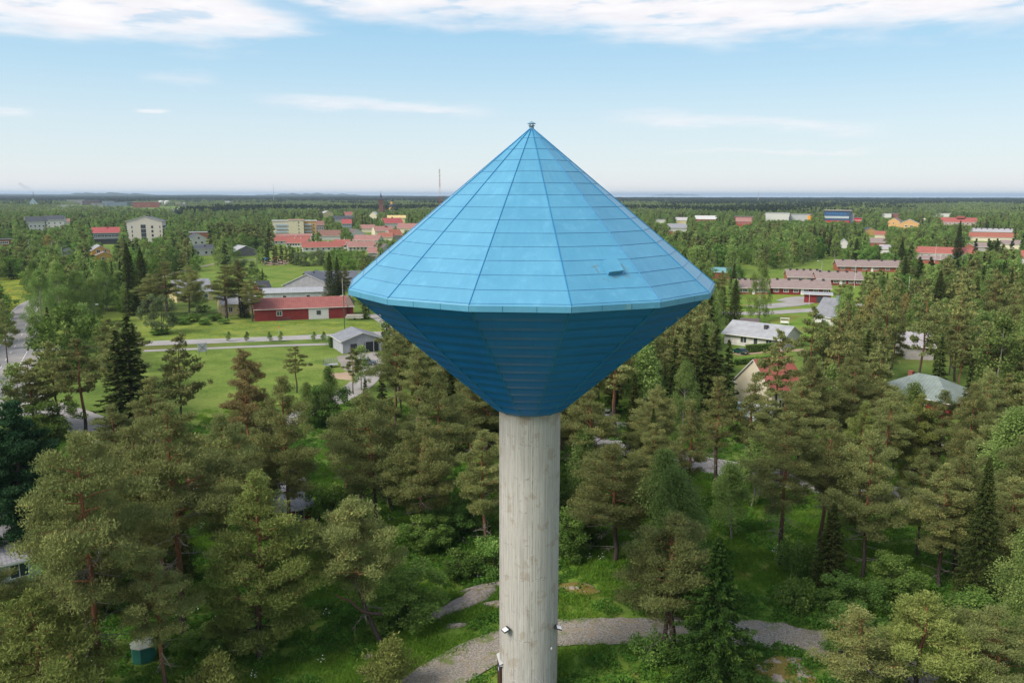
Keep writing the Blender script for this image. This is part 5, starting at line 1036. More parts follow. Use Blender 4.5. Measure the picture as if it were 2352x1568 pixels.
# ---------------------------------------------------------------- placing
NAMES = dict(pine='pine_tree', pineb='pine_tree', pineo='pine_tree', leaning='pine_tree', stone='stone_pine', spruce='spruce_tree', spruceb='spruce_tree', birch='birch_tree', broad='shrub', willow='willow_tree', poplar='poplar_tree', pale='birch_tree', weep='birch_tree')
CATS = dict(pine='pine', pineb='pine', pineo='pine', leaning='pine', stone='pine', spruce='spruce', spruceb='spruce', birch='birch', broad='shrub', willow='willow', poplar='poplar', pale='birch', weep='birch')
BASE = {}; TREEPOS = []
rt_ = random.Random(77)
def put(kind, x, y, h, w_, label, group=None, var=None, rz=None, nearlod=None, lean=None):
    D = math.hypot(x, y); nearlod = (D < 135) if nearlod is None else nearlod
    if nearlod and kind in NEAR:
        lst = NEAR[kind]; iv = (min(range(len(lst)), key=lambda i_: abs(lst[i_][3]-w_)) if kind == 'broad' else rt_.randrange(len(lst))) if var is None else var; cm, tm_, H, Wc = lst[iv]; key = (kind, iv)
        if key not in BASE:
            r_ = empty(NAMES[kind]); c_ = bpy.data.objects.new('crown', cm); c_.parent = r_; COL.objects.link(c_); t_ = bpy.data.objects.new('stems' if kind == 'broad' else 'trunk', tm_); t_.parent = r_; COL.objects.link(t_); BASE[key] = (r_, [c_, t_])
        else:
            r0, kids = BASE[key]; r_ = copy_tree(r0, kids)
    else:
        lst = MID.get(kind) or MID['pine']; iv = rt_.randrange(len(lst)) if var is None else var % len(lst); me_, H, Wc = lst[iv]; r_ = bpy.data.objects.new(NAMES[kind], me_); COL.objects.link(r_)
        if kind == 'broad': r_.name = 'broadleaf_tree'
    sx = w_/Wc if w_ else h/H*rt_.uniform(.85, 1.1)
    r_.location = (x, y, -.05); r_.scale = (sx, sx*rt_.uniform(.92, 1.08), h/H); r_.rotation_euler = (0, 0, rt_.random()*6.283 if rz is None else rz)
    for k_ in ('group', 'label'):
        if k_ in r_: del r_[k_]
    tag(r_, label, CATS[kind] if not (kind == 'broad' and not (nearlod and kind in NEAR)) else 'broadleaf tree', group)
    TREEPOS.append((x, y, sx*Wc/2)); return r_
def T(kind, px, ytop, h, w_, label, group=None, yb=None, **k):
    """tree by where its top stands in the photograph; base from height h (m) or from yb"""
    if yb: x, y = ground(px, yb); D = math.hypot(x, y); d = ray(px, ytop); h = CAMZ+d[2]*D/math.hypot(d[0], d[1])
    else:
        d = ray(px, ytop); t = (h-CAMZ)/d[2]; x, y = d[0]*t, d[1]*t
    h = max(h, 1.); o_ = put(kind, x, y, h, w_, label, group, **k); X_, Yb_, dd_ = project(x, y, 0); Yt_ = project(x, y, h)[1]; hw_ = (w_ or 4)*.22*FPX/dd_
    if 7 < h and Yb_ < 1750: KEEP.append((X_-hw_, Yt_, X_+hw_, Yt_+(Yb_-Yt_)*.5, math.hypot(x, y)-1))
    return o_
# ---------------------------------------------------------------- trees one can tell apart
T('pine', 172, 1003, 21.5, 9.6, 'tallest foreground pine at left with a thick orange trunk', var=0, rz=.4)
T('stone', 32, 925, 17.5, 8.0, 'dense blue green stone pine at the left edge', var=0)
T('pine', 388, 935, 21, 8.6, 'tall pine right of the thick trunked foreground pine, with a long bare lower trunk', var=5)
T('pine', 300, 985, 19, 7.0, 'slim pine squeezed between the two tallest foreground pines on the left', var=2)
T('pineo', 566, 808, 18.7, 5.6, 'slender pine with a rusty brown crown left of the clearing', var=0)
T('pine', 650, 868, 19.6, 7.4, 'pine with a reddish trunk standing right of the rusty crowned one', var=1)
T('pine', 500, 950, 17.5, 7.5, 'dark pine between the rusty crowned pine and the tall left pines', var=1)
T('pineb', 572, 1098, 16, 9.4, 'bushy yellow green pine in the lower left foreground', var=0)
T('pineb', 75, 1362, 12, 8.6, 'broad light green pine crown in the bottom left corner', var=1)
T('pineb', 462, 1524, 4.3, 4.4, 'young pine with pale candles at the bottom edge left', var=2)
T('pineb', 866, 1478, 4.3, 4.6, 'young pine with pale candles at the bottom edge near the gravel', var=2)
T('leaning', 868, 1158, 12.6, 8.4, 'leaning pine with a bare lower trunk in the clearing left of the column', var=0, rz=0.0)
T('pine', 855, 902, 16.5, 9.0, 'wide pine behind the leaning pine', var=3)
T('pine', 1000, 850, 18.0, 7.4, 'tall pine just left of the column, taller than its neighbours', var=1)
T('pine', 960, 960, 14.5, 8.0, 'low broad pine under the tall pine left of the column', var=3)
T('pine', 900, 772, 15.8, 7.6, 'pine with a long bare trunk right of the grey garage', var=5)
T('pine', 960, 800, 15.0, 7.4, 'pine between the grey garage and the underside of the tank', var=2)
T('birch', 826, 790, 9.2, 4.2, 'thin light birch in front of the grey garage', var=1)
T('pine', 808, 800, 9.0, 3.6, 'small wispy pine in front of the grey garage', var=4)
T('spruce', 876, 850, 8.0, 3.2, 'small dark spruce below the grey garage', var=2)
T('spruce', 838, 868, 7.4, 2.8, 'smaller dark spruce left of the one below the grey garage', var=2)
T('pine', 1108, 990, 14.3, 5.4, 'pine right next to the left side of the concrete column', var=2)
T('spruce', 1032, 815, 15, 6.0, 'dark spruce behind the tall pine left of the column', var=1)
T('pine', 1085, 865, 15, 7, 'shadowed pine directly under the left flank of the tank', var=5)
T('spruce', 288, 724, 19.5, 11.0, 'tall dark pointed spruce in the left middle', var=0)
T('spruce', 262, 758, 17.5, 9.6, 'slightly shorter spruce leaning against the tall pointed one', var=0)
T('pine', 402, 772, 15.6, 9.0, 'broad dark pine right of the tall pointed spruce', var=3)
T('pine', 340, 870, 15.0, 6.0, 'thin pine in front of the broad dark pine', var=4)
T('pine', 116, 786, 14.2, 9.4, 'spreading pine at the road junction with a forked trunk', var=3)
T('pine', 176, 778, 15.4, 8.6, 'tall pine with a straight trunk beside the spreading one at the junction', var=0)
T('pine', 60, 828, 12.2, 7.4, 'left member of the pine trio at the road junction', var=1)
T('birch', 38, 830, 11, 6.0, 'airy birch behind the junction pines', var=1)
T('pine', 0, 690, 15.5, 5.4, 'pine cut by the left picture edge beside the road', var=1)
T('birch', 12, 700, 9.0, 6.2, 'birch on the verge near the pine at the left edge', yb=782)
T('pineo', 682, 795, 9.6, 5.4, 'small brownish pine standing alone on the meadow', var=0, yb=902)
T('birch', 745, 850, 9.5, 3.6, 'thin young birch on the meadow right of the small brownish pine', var=2)
T('birch', 705, 885, 7.5, 3.0, 'tiny see-through birch just left of the thin meadow birch', var=2)
T('spruce', 760, 577, 18.2, 7.0, 'taller of two dark spruces against the grey house', yb=697, nearlod=True, var=0)
T('pine', 792, 612, 15.5, 6.6, 'dark pine right of the taller spruce by the grey house', yb=694, nearlod=True, var=1)
T('spruce', 777, 588, 17, 5.4, 'shorter spruce pressed against the taller one by the grey house', yb=693, nearlod=True, var=1)
T('willow', 358, 678, 10.9, 9.0, 'round pale grey green willow alone on the field', yb=768, var=0)
for (px, yt, yb, w_, lb) in ((102, 622, 775, 9.5, 'big birch nearest the road on the left'), (142, 604, 752, 9., 'tall birch behind the one nearest the road'), (182, 622, 748, 8.5, 'birch on the right side of the roadside clump'), (218, 640, 742, 8., 'last birch of the roadside clump, closest to the lamp'), (246, 598, 714, 7.5, 'bright birch left of the dark spruce pair'), (88, 600, 730, 7., 'birch at the far left back of the roadside clump')):
    T('birch', px, yt, 15, w_, lb, yb=yb, nearlod=True, var=0)
for k_, px, yt, yb, w_, lb in (('spruce', 302, 556, 712, 10.5, 'left one of two tall dark spruces near the yellow houses'), ('spruce', 332, 566, 716, 9.5, 'right one of two tall dark spruces near the yellow houses'), ('broad', 352, 590, 706, 7., 'dense green tree behind the two tall dark spruces'), ('pine', 385, 604, 726, 11., 'broad umbrella pine beside the two tall dark spruces'), ('pine', 436, 612, 728, 9.5, 'open crowned pine in front of the pale yellow house'), ('pine', 350, 630, 724, 9., 'dark pine under the two tall dark spruces'), ('pine', 520, 612, 734, 10.5, 'big pine left of the yellow house by the barn'), ('pine', 552, 598, 728, 8., 'tall pine between the yellow house and the field'), ('pine', 580, 642, 738, 9., 'dark low pine at the left gable of the red barn'), ('spruce', 562, 640, 728, 5., 'dark spruce behind the low pine by the barn gable'), ('birch', 455, 655, 716, 6.5, 'small rounded tree in the garden of the pale yellow house'), ('broad', 468, 700, 716, 4., 'garden bush by the pale yellow house')):
    T(k_, px, yt, 15, w_, lb, yb=yb, nearlod=(k_ != 'broad' and k_ != 'birch'))
for px, lb in ((524, 'left roadside sapling with a stake'), (566, 'second roadside sapling before the barn'), (644, 'roadside sapling in front of the barn window'), (742, 'roadside sapling right of the white bay'), (720, 'small roadside sapling at the lane'), (620, 'slim sapling at the far verge')): T('birch', px, 762, 3, 1.4, lb, yb=784, nearlod=True, var=2)
# right side
for px, yt, h, w_, lb in ((1582, 748, 15.8, 6.2, 'dark spruce at the left of the cluster under the tank rim'), (1620, 738, 16.5, 6.4, 'tallest spruce of the cluster under the right tank rim'), (1648, 748, 15.8, 6.6, 'dense spruce in the middle of the cluster under the tank rim'), (1676, 775, 14.5, 5.6, 'spruce at the right end of the cluster near the white house'), (1552, 772, 14.5, 5.6, 'spruce partly under the right flank of the tank')): T('spruce', px, yt, h, w_, lb, var=rt_.randrange(2))
T('spruce', 1686, 638, 14, 6.6, 'tall spruce standing alone at the right tip of the tank', yb=745, nearlod=True, var=0)
T('pine', 1655, 622, 12, 5.0, 'brownish pine behind the right tip of the tank', yb=690, nearlod=True, var=1)
T('weep', 1744, 600, 18, 9.0, 'large weeping birch in front of the brick row houses', yb=737)
T('broad', 1655, 572, 10, 9.0, 'bright round maple with a domed crown right of the tower roof', yb=620)
T('birch', 1575, 832, 14.2, 5.6, 'soft green birch in front of the dark spruce cluster', var=0)
T('birch', 1345, 1000, 10.5, 4.6, 'rounded light birch right beside the concrete column', var=2)
T('pine', 1592, 925, 13.6, 5.4, 'thin pine with a bare reddish trunk left of the street bend', var=4)
T('pine', 1655, 872, 14.2, 5.6, 'thin pine in the middle of the street gap', var=4)
T('pine', 1730, 868, 14.5, 6.0, 'airy pine before the white pergola', var=4)
T('pine', 1420, 1028, 12.4, 10.6, 'wide many stemmed pine right of the column', var=3)
T('pine', 1538, 1178, 12.8, 8.8, 'twin trunked pine beside the gravel path', var=3)
T('pine', 1550, 1190, 12.2, 7.0, 'second trunk of the twin pines beside the gravel path', var=2)
T('spruceb', 1653, 1228, 12.6, 9.6, 'bright green conical spruce in the lower right foreground', var=0)
T('pine', 1815, 948, 16.4, 8.0, 'large pine with bare lower twigs right of the clearing', var=0)
T('pine', 2008, 998, 15, 7.6, 'large greyish pine with spreading dead branches at right', var=3)
T('pine', 1900, 968, 15, 6.6, 'pine between the two large ones on the right of the clearing', var=5)
T('pineb', 2132, 1364, 9.4, 8.0, 'round topped olive pine in the bottom right', var=1)
T('pine', 1985, 1400, 8.6, 5.4, 'sparse young pine at the bottom right of the path', var=4)
T('pine', 2318, 1405, 9.0, 8.0, 'pine crown in the bottom right corner', var=3)
T('spruce', 1918, 1150, 9., 5.0, 'dark young spruce in the shade right of the clearing', var=2)
T('birch', 2305, 728, 17.6, 10.5, 'big birch with a white trunk near the right edge', var=0)
T('birch', 1690, 1070, 8.6, 4.4, 'slim birch beside the street at the clearing', var=1)
T('birch', 1735, 1000, 9.2, 4.8, 'light green birch in front of the street', var=2)
for px, yt, yb, w_, lb in ((2075, 588, 672, 5.5, 'very dark slim spruce before the orange red roof'), (1964, 545, 610, 8., 'wide dark spruce left of the flagpoles'), (2198, 505, 596, 7.5, 'tall dark spruce left of the red roofed rows'), (2150, 618, 745, 8.6, 'large dark spruce in the right middle distance'), (2068, 548, 612, 7.0, 'dark bushy spruce in front of the orange red roofed building')): T('spruce', px, yt, 15, w_, lb, yb=yb, nearlod=True)
for px, yt, h, w_, lb in ((1870, 705, 18, 7.5, 'pine crown over the steep grey roof on the right'), (1795, 760, 16, 7.5, 'pine beside the hedge of the white house'), (1930, 715, 18, 6.2, 'pine right of the steep grey roofed house'), (2048, 652, 20.5, 6.6, 'very tall pine with a bare orange trunk before the green roof'), (2128, 668, 19.5, 8., 'tall pine over the right end of the green roof'), (2215, 655, 20, 8.5, 'dense tall pine between the dark spruce and the big birch'), (2290, 620, 19, 8., 'tall pine behind the big birch near the right edge'), (1965, 800, 17, 7., 'pine standing left of the green roofed house'), (1862, 820, 16, 7., 'pine in front of the red tiled house'), (2240, 880, 16, 6., 'pine with a straight trunk right of the green roofed house')): T('pine', px, yt, h, w_, lb, var=rt_.choice([0, 1, 5]))
T('pine', 1848, 868, 14, 6.5, 'pine covering the right half of the red tiled roof', var=1); T('pine', 1762, 902, 13, 5.6, 'pine covering the cream gable wall', var=2); T('pine', 1806, 905, 12.5, 5.0, 'thin pine in the middle of the red tiled house front', var=4); T('pine', 1368, 900, 15, 6.6, 'pine whose trunk stands before the parked white car', var=5); T('pine', 1318, 868, 15.5, 6.2, 'dark pine between the column and the parked cars', var=5)
T('pine', 2046, 902, 13.5, 6, 'pine in front of the left end of the green roofed house', var=2); T('pineb', 2112, 912, 12.5, 6, 'light pine hiding the wall of the green roofed house', var=1); T('pine', 2170, 896, 13.5, 6.5, 'pine at the right corner of the green roofed house', var=1); T('pineb', 1990, 925, 13, 5.5, 'light pine left of the green roofed house corner', var=0)
T('pale', 1998, 666, 13.5, 7.5, 'straw coloured tree with catkins among the pines on the right', yb=770)
T('pale', 2070, 676, 12, 4.5, 'smaller straw coloured tree next to the flagpole', yb=755)
for px in (2195, 2237, 2268, 2288, 2322): T('poplar', px, 548 if px > 2200 else 596, 14, 3.2, {2195: 'left end', 2237: 'second', 2268: 'third', 2288: 'fourth', 2322: 'right end'}[px]+' slim columnar poplar in the row before the brown roofed bungalows', 'columnar poplars before the bungalows', yb=596 if px > 2200 else 640)
for px in (2110, 2135): T('poplar', px, 590, 13, 3.2, ('left' if px < 2120 else 'right')+' one of two columnar poplars in front of the orange red roofed building', 'poplars before the orange red roof', yb=640)
T('pale', 116, 541, 13, 13., 'yellowish tree crown beside the street lamps on the left', yb=592); T('broad', 582, 545, 12, 12., 'big rounded tree behind the grey board barn', yb=577)
T('willow', 548, 596, 9, 11., 'mound of bright willow right of the yellow house garden', yb=640, var=0); T('birch', 546, 575, 9, 6, 'small birch before the pale barn roof', yb=592)
for px, yt, yb, w_, lb in ((692, 583, 612, 10, 'left willow bush of the pale row beyond the playground'), (722, 578, 608, 12, 'highest willow bush of the pale row beyond the playground'), (752, 584, 612, 11, 'middle willow bush of the pale row beyond the playground'), (806, 594, 622, 12, 'willow bush right of the tall spruce pair'), (838, 590, 622, 11, 'pale willow bush touching the tank roof edge')): T('willow', px, yt, 6, w_, lb, yb=yb, var=1)
# shrubs in the clearings
for px, yb, w_, h, lb in ((745, 1210, 4, 5, 'dark leafy bush by the red cabin'), (735, 975, 8, 6.5, 'white blossoming bird cherry below the driveway'), (985, 1265, 5, 4, 'leafy rowan bush behind the leaning pine'), (925, 1440, 6.5, 5.2, 'dense bush with white blossom right behind the leaning pine'), (1075, 1325, 3.2, 2.6, 'light maple bush left of the column above the rock'), (1125, 1315, 3.4, 3.6, 'bright bush touching the left side of the column'), (1010, 1240, 5, 4.5, 'shaded bush under the tall pine left of the column'), (1060, 1220, 5, 4, 'shaded green bush between two trunks left of the column'), (1830, 1400, 2.4, 2.4, 'small bright bush alone on the right clearing'), (1826, 1318, 2.2, 3.2, 'young maple on the brown patch of the right clearing'), (1305, 1280, 5, 5., 'dense bush right behind the column'), (1340, 1250, 4, 4., 'leafy bush right of the dense one behind the column'), (1935, 1420, 5, 4.0, 'white flowered shrub at the end of the gravel path'), (2040, 1380, 5, 4.5, 'bright rowan behind the round topped olive pine'), (1950, 1500, 5.5, 4, 'white flowered shrub at the lower right of the gravel path'), (2230, 1480, 7, 4.5, 'green shrub between the two bottom right pines'), (1740, 880, 5, 5, 'white flowering bush under the hedge'), (445, 1100, 5, 5, 'bush at the corner of the hidden red house'), (520, 1490, 5, 2.4, 'low dark bush near the green octagonal box'), (250, 1400, 5, 3.5, 'bush at the foot of the thick trunked pine'), (300, 1350, 6, 4., 'dark green bush behind the slim left pines'), (1500, 1520, 2.2, 2.0, 'low bush at the foot of the twin pines'), (110, 1010, 7, 6, 'light bush under the junction pines'), (160, 1130, 6, 5, 'pale green bush behind the tallest foreground pine'), (1330, 1170, 6, 5, 'bright green thicket right of the column'), (1310, 1110, 5, 5, 'light thicket farther behind the column')): T('broad', px, yb-10, h, w_, lb, yb=None) if False else put('broad', *ground(px, yb), h, w_, lb, nearlod=True)
for px, yb, w_, h, lb in ((398, 741, 3.4, 1.8, 'leftmost low bush of the row on the field'), (422, 744, 3.8, 2., 'low bush on the field, right of the leftmost one'), (446, 738, 4.6, 2.4, 'widest low bush on the field before the yellow house'), (470, 745, 3., 1.6, 'small bush on the field below the widest one'), (492, 737, 4., 2., 'bush on the field before the big pine'), (512, 744, 2.8, 1.5, 'smallest bush at the right end of the field row'), (372, 768, 4, 1.6, 'weedy bush at the foot of the round willow')): put('broad', *ground(px, yb), h, w_, lb, nearlod=True)
# dead branch of the leaning pine
# ---------------------------------------------------------------- random filling with sight-line rules
KEEP += [(0, 800, 34, 950, 128), (130, 925, 214, 975, 122), (232, 740, 345, 930, 118), (640, 1225, 1147, 1568, 62), (1284, 1330, 1400, 1568, 70), (1400, 1400, 1520, 1568, 70), (1700, 1262, 1890, 1500, 72), (1790, 1225, 1900, 1330, 90),
         (60, 740, 200, 790, 190), (440, 745, 780, 800, 200), (450, 812, 515, 905, 170), (612, 812, 780, 880, 150), (345, 786, 560, 815, 190), (0, 645, 62, 760, 225), (0, 792, 22, 850, 170), (20, 705, 62, 790, 215),
         (230, 712, 325, 730, 230), (400, 712, 590, 745, 220), (590, 690, 870, 745, 215), (600, 620, 700, 660, 280), (585, 590, 690, 612, 380), (790, 880, 830, 910, 130), (1600, 1050, 1700, 1080, 95), (1385, 1015, 1440, 1030, 110), (1330, 955, 1400, 985, 120),
         (1800, 635, 1890, 680, 300), (1700, 700, 1840, 735, 250), (1790, 600, 1860, 640, 340), (1690, 740, 1850, 815, 190), (1880, 1110, 1940, 1145, 85), (2030, 1120, 2100, 1155, 82), (1700, 935, 1765, 965, 110), (1285, 1300, 1330, 1340, 75),
         (345, 720, 400, 770, 200), (215, 700, 226, 790, 190), (785, 680, 797, 760, 190), (745, 815, 775, 845, 160), (455, 795, 472, 812, 175), (2080, 632, 2090, 670, 170), (1655, 640, 1712, 745, 225), (1700, 600, 1780, 735, 240), (800, 560, 860, 610, 330)]
CLEAR = [P2(p) for p in MEADOWS]+[P2(p) for p in GRASSY]+[P2(p) for p in ([(735, 790), (900, 790), (900, 830), (860, 880), (735, 880)], [(1640, 790), (1860, 790), (1880, 830), (1700, 850)], [(1680, 600), (1700, 690), (1990, 690), (2080, 640), (1900, 590), (1780, 625)], [(280, 640), (590, 612), (590, 735), (320, 735)])]
FIELDS_FAR = [P2(p) for p in ([(360, 482), (460, 478), (500, 487), (470, 492), (370, 494)], [(120, 478), (180, 478), (220, 482), (130, 485)], [(1560, 478), (1640, 477), (1650, 480), (1560, 481)])]
def blocked(x, y, h, w_):
    D = math.hypot(x, y)
    if (x-TX)**2+(y-TY)**2 < 49: return True
    for p in CLEAR+FIELDS_FAR:
        if in_poly(np.array(x), np.array(y), p): return True
    for pts, hw_ in ROADS:
        if np.min((pts[:, 0]-x)**2+(pts[:, 1]-y)**2) < (hw_+1.2+(w_*.2 if D < 400 else 0))**2: return True
    for (cx_, cy_, r_, c_, s_, hx, hy) in OCC:
        dx, dy = x-cx_, y-cy_
        if dx*dx+dy*dy < (hx+hy)**2 and abs(dx*c_+dy*s_) < hx and abs(-dx*s_+dy*c_) < hy: return True
    X0, Yb, d = project(x, y, 0); _, Yt, _ = project(x, y, h); hwp = w_*.42*FPX/d
    for (x0, y0, x1, y1, dd) in KEEP:
        if D < dd and X0+hwp > x0 and X0-hwp < x1 and Yb > y0 and Yt < y1: return True
    return False
class Grid:
    def __init__(s, c): s.c = c; s.d = {}
    def ok(s, x, y, r):
        i, j = int(x//s.c), int(y//s.c)
        for a in (-1, 0, 1):
            for b_ in (-1, 0, 1):
                for (u, v, q) in s.d.get((i+a, j+b_), ()):
                    if (u-x)**2+(v-y)**2 < (r+q)**2: return False
        return True
    def add(s, x, y, r): s.d.setdefault((int(x//s.c), int(y//s.c)), []).append((x, y, r))
G = Grid(12.)
for x, y, r in TREEPOS: G.add(x, y, min(r*.45, 5))
def vnoise(x, y, s, seed=0):
    i, j = math.floor(x/s), math.floor(y/s); fx, fy = x/s-i, y/s-j; fx = fx*fx*(3-2*fx); fy = fy*fy*(3-2*fy)
    def h(a, b_): return random.Random((a*73856093) ^ (b_*19349663) ^ seed).random()
    return (h(i, j)*(1-fx)+h(i+1, j)*fx)*(1-fy)+(h(i, j+1)*(1-fx)+h(i+1, j+1)*fx)*fy
def kind_at(px, D, x, y):
    u = rt_.random(); n = vnoise(x, y, 28, 5)
    if D < 175:
        if px > 1200: return 'pine' if u < .86 else ('birch' if u < .96 else 'spruce')
        return 'pine' if u < .80 else ('birch' if u < .88 else 'spruce')
    if D < 330:
        if px < 1180 and 200 < px < 620 and D > 190: return 'birch' if u < .6 else ('broad' if u < .85 else 'spruce')
        if px > 1950: return 'pine' if u < .6 else ('spruce' if u < .7 else 'birch')
        if px > 1450: return 'birch' if u < .62 else ('pine' if u < .85 else 'spruce')
        return 'birch' if u < .55 else ('pine' if u < .72 else ('spruce' if u < .82 else 'broad'))
    if n > .72: return 'spruce' if u < .7 else 'pine'
    if n < .22: return 'pine' if u < .6 else 'birch'
    return 'birch' if u < .46 else ('broad' if u < .80 else ('spruce' if u < .94 else 'pine'))
cand = []
for i_ in range(26):
    px_ = 484+i_*5.6+rt_.uniform(-2, 2); x_, y_ = ground(px_, rt_.uniform(567, 577)); D_ = math.hypot(x_, y_); h_ = rt_.uniform(15, 18.5); G.add(x_, y_, 3); cand.append((('spruce', 'pine')[i_ % 2], x_, y_, h_, h_*.42, D_, px_))
def fill(D0, D1, tries, gap, hs, dens=None):
    for _ in range(tries):
        D = math.sqrt(rt_.uniform(D0*D0, D1*D1)); a = rt_.uniform(-.64, .64); x, y = D*math.sin(a), D*math.cos(a)
        px = project(x, y, 0)[0]
        if px < -160 or px > 2500: continue
        k = kind_at(px, D, x, y); h = rt_.uniform(*hs); h *= .8 if k == 'broad' else 1.
        w_ = h*dict(pine=.46, spruce=.34, birch=.46, broad=.85)[k]*rt_.uniform(.85, 1.2)
        if dens and rt_.random() > dens(x, y): continue
        g_ = gap*(w_/7.)
        if not G.ok(x, y, g_) or blocked(x, y, h, w_): continue
        G.add(x, y, g_); cand.append((k, x, y, h, w_, D, px))
fill(58, 100, 5000, 2.3, (12, 17.5))
fill(100, 180, 9000, 2.4, (12, 18))
fill(180, 330, 9000, 2.7, (10, 17.5))
fill(330, 620, 24000, 2.9, (8.5, 15.5))
import re
KN = {'pine': 'pine', 'spruce': 'dark spruce', 'birch': 'light green birch', 'broad': 'rounded broadleaf tree'}
ORD = ['', 'second ', 'third ', 'fourth ', 'fifth ', 'sixth ', 'seventh ', 'eighth ', 'ninth ', 'tenth ', 'eleventh ', 'twelfth ', 'thirteenth ', 'fourteenth ', 'fifteenth ', 'sixteenth ', 'seventeenth ', 'eighteenth ']
LAND = []
def short(l):
    w_ = re.split(r' (?:with|behind|beside|in front|near|left|right|below|above|among|at|seen|under|standing|alone|on|by|before|across|half|hardly|deep|glimpsed|hidden|between|leaning|against|cut|just|joined|touching|squeezed|partly|close|from|where|through|and|of|giving|rising|up)\b', l)[0]
    return w_.strip(' ,')
for o in [q for q in bpy.data.objects if q.parent is None and 'label' in q and q.get('kind') is None]:
    x_, y_ = o.location.x, o.location.y; sname = short(o['label'])
    if y_ > 20 and 1 < len(sname.split()) <= 8: LAND.append([sname, x_, y_, project(x_, y_, 2)])
cnt_ = {}
for l in LAND: cnt_[l[0]] = cnt_.get(l[0], 0)+1
LAND = [l for l in LAND if cnt_[l[0]] == 1 and -20 < l[3][0] < 2370]
LAND.append(['concrete column', TX, TY, project(TX, TY, 2)])
USED = {}
def place_label(k, x, y, D, px, h):
    """where a filling tree stands: ordinal, side and nearest landmark; ordinals run outwards from it"""
    best = min(LAND, key=lambda l: math.hypot(l[1]-x, l[2]-y)); dl = math.hypot(best[1], best[2])
    dx = math.degrees(math.atan2(x, y)-math.atan2(best[1], best[2]))*D*.0175; dy = D-dl
    side = '' if abs(dx) < abs(dy)*.35 else ('left' if dx < 0 else 'right'); dep_ = '' if abs(dy) < abs(dx)*.35 else ('behind' if dy > 0 else 'in front')
    rel = {('left', ''): 'left of', ('right', ''): 'right of', ('', 'behind'): 'straight behind', ('', 'in front'): 'straight in front of', ('left', 'behind'): 'behind and left of', ('right', 'behind'): 'behind and right of', ('left', 'in front'): 'in front and left of', ('right', 'in front'): 'in front and right of'}[(side, dep_)]
    size = 'tall ' if h > (15.5 if D < 330 else 13) else ('low ' if h < (12.5 if D < 330 else 10) else '')
    return size+KN[k], rel, best[0], math.hypot(dx, dy)
cand.sort(key=lambda c: c[5]); count = {}; leftover = []
for o in bpy.data.objects:
    c_ = o.get('category')
    if c_ in ('pine', 'spruce', 'birch'): count[c_] = count.get(c_, 0)+1
PEND = []
for (k, x, y, h, w_, D, px) in cand:
    if count.get(k, 0) >= 296: leftover.append((k, x, y, h, w_)); continue
    count[k] = count.get(k, 0)+1; gp = KN[k]+'s '+('in the near wood' if D < 100 else 'beyond the near wood' if D < 180 else 'around the outer houses' if D < 330 else 'in the wooded town')+(' on the left' if px < 1180 else ' on the right')
    var = None
    o = put(k, x, y, h, w_, 'x', gp, nearlod=(D < 125 and k != 'broad') , var=(rt_.choice([0, 1, 2]) if k == 'birch' and D < 125 else var))
    PEND.append((o, place_label(k, x, y, D, px, h)))
    if k == 'broad': o['category'] = 'broadleaf tree'; o.name = 'broadleaf_tree'
byk = {}
for o, (a_, rel, l_, d_) in PEND: byk.setdefault((a_, rel, l_), []).append((d_, o))
for (a_, rel, l_), q in byk.items():
    q.sort(key=lambda t_: t_[0])
    for i, (d_, o) in enumerate(q): o['label'] = ' '.join(f'{ORD[min(i, 17)]}{a_} {rel} the {l_}'.split()[:16])
print('labels', len({o['label'] for o, _ in PEND}), len(PEND)); print([o['label'] for o, _ in PEND[::60]])
print('individual trees', count, 'left', len(leftover), 'near', sum(1 for c in cand if c[5] < 125))
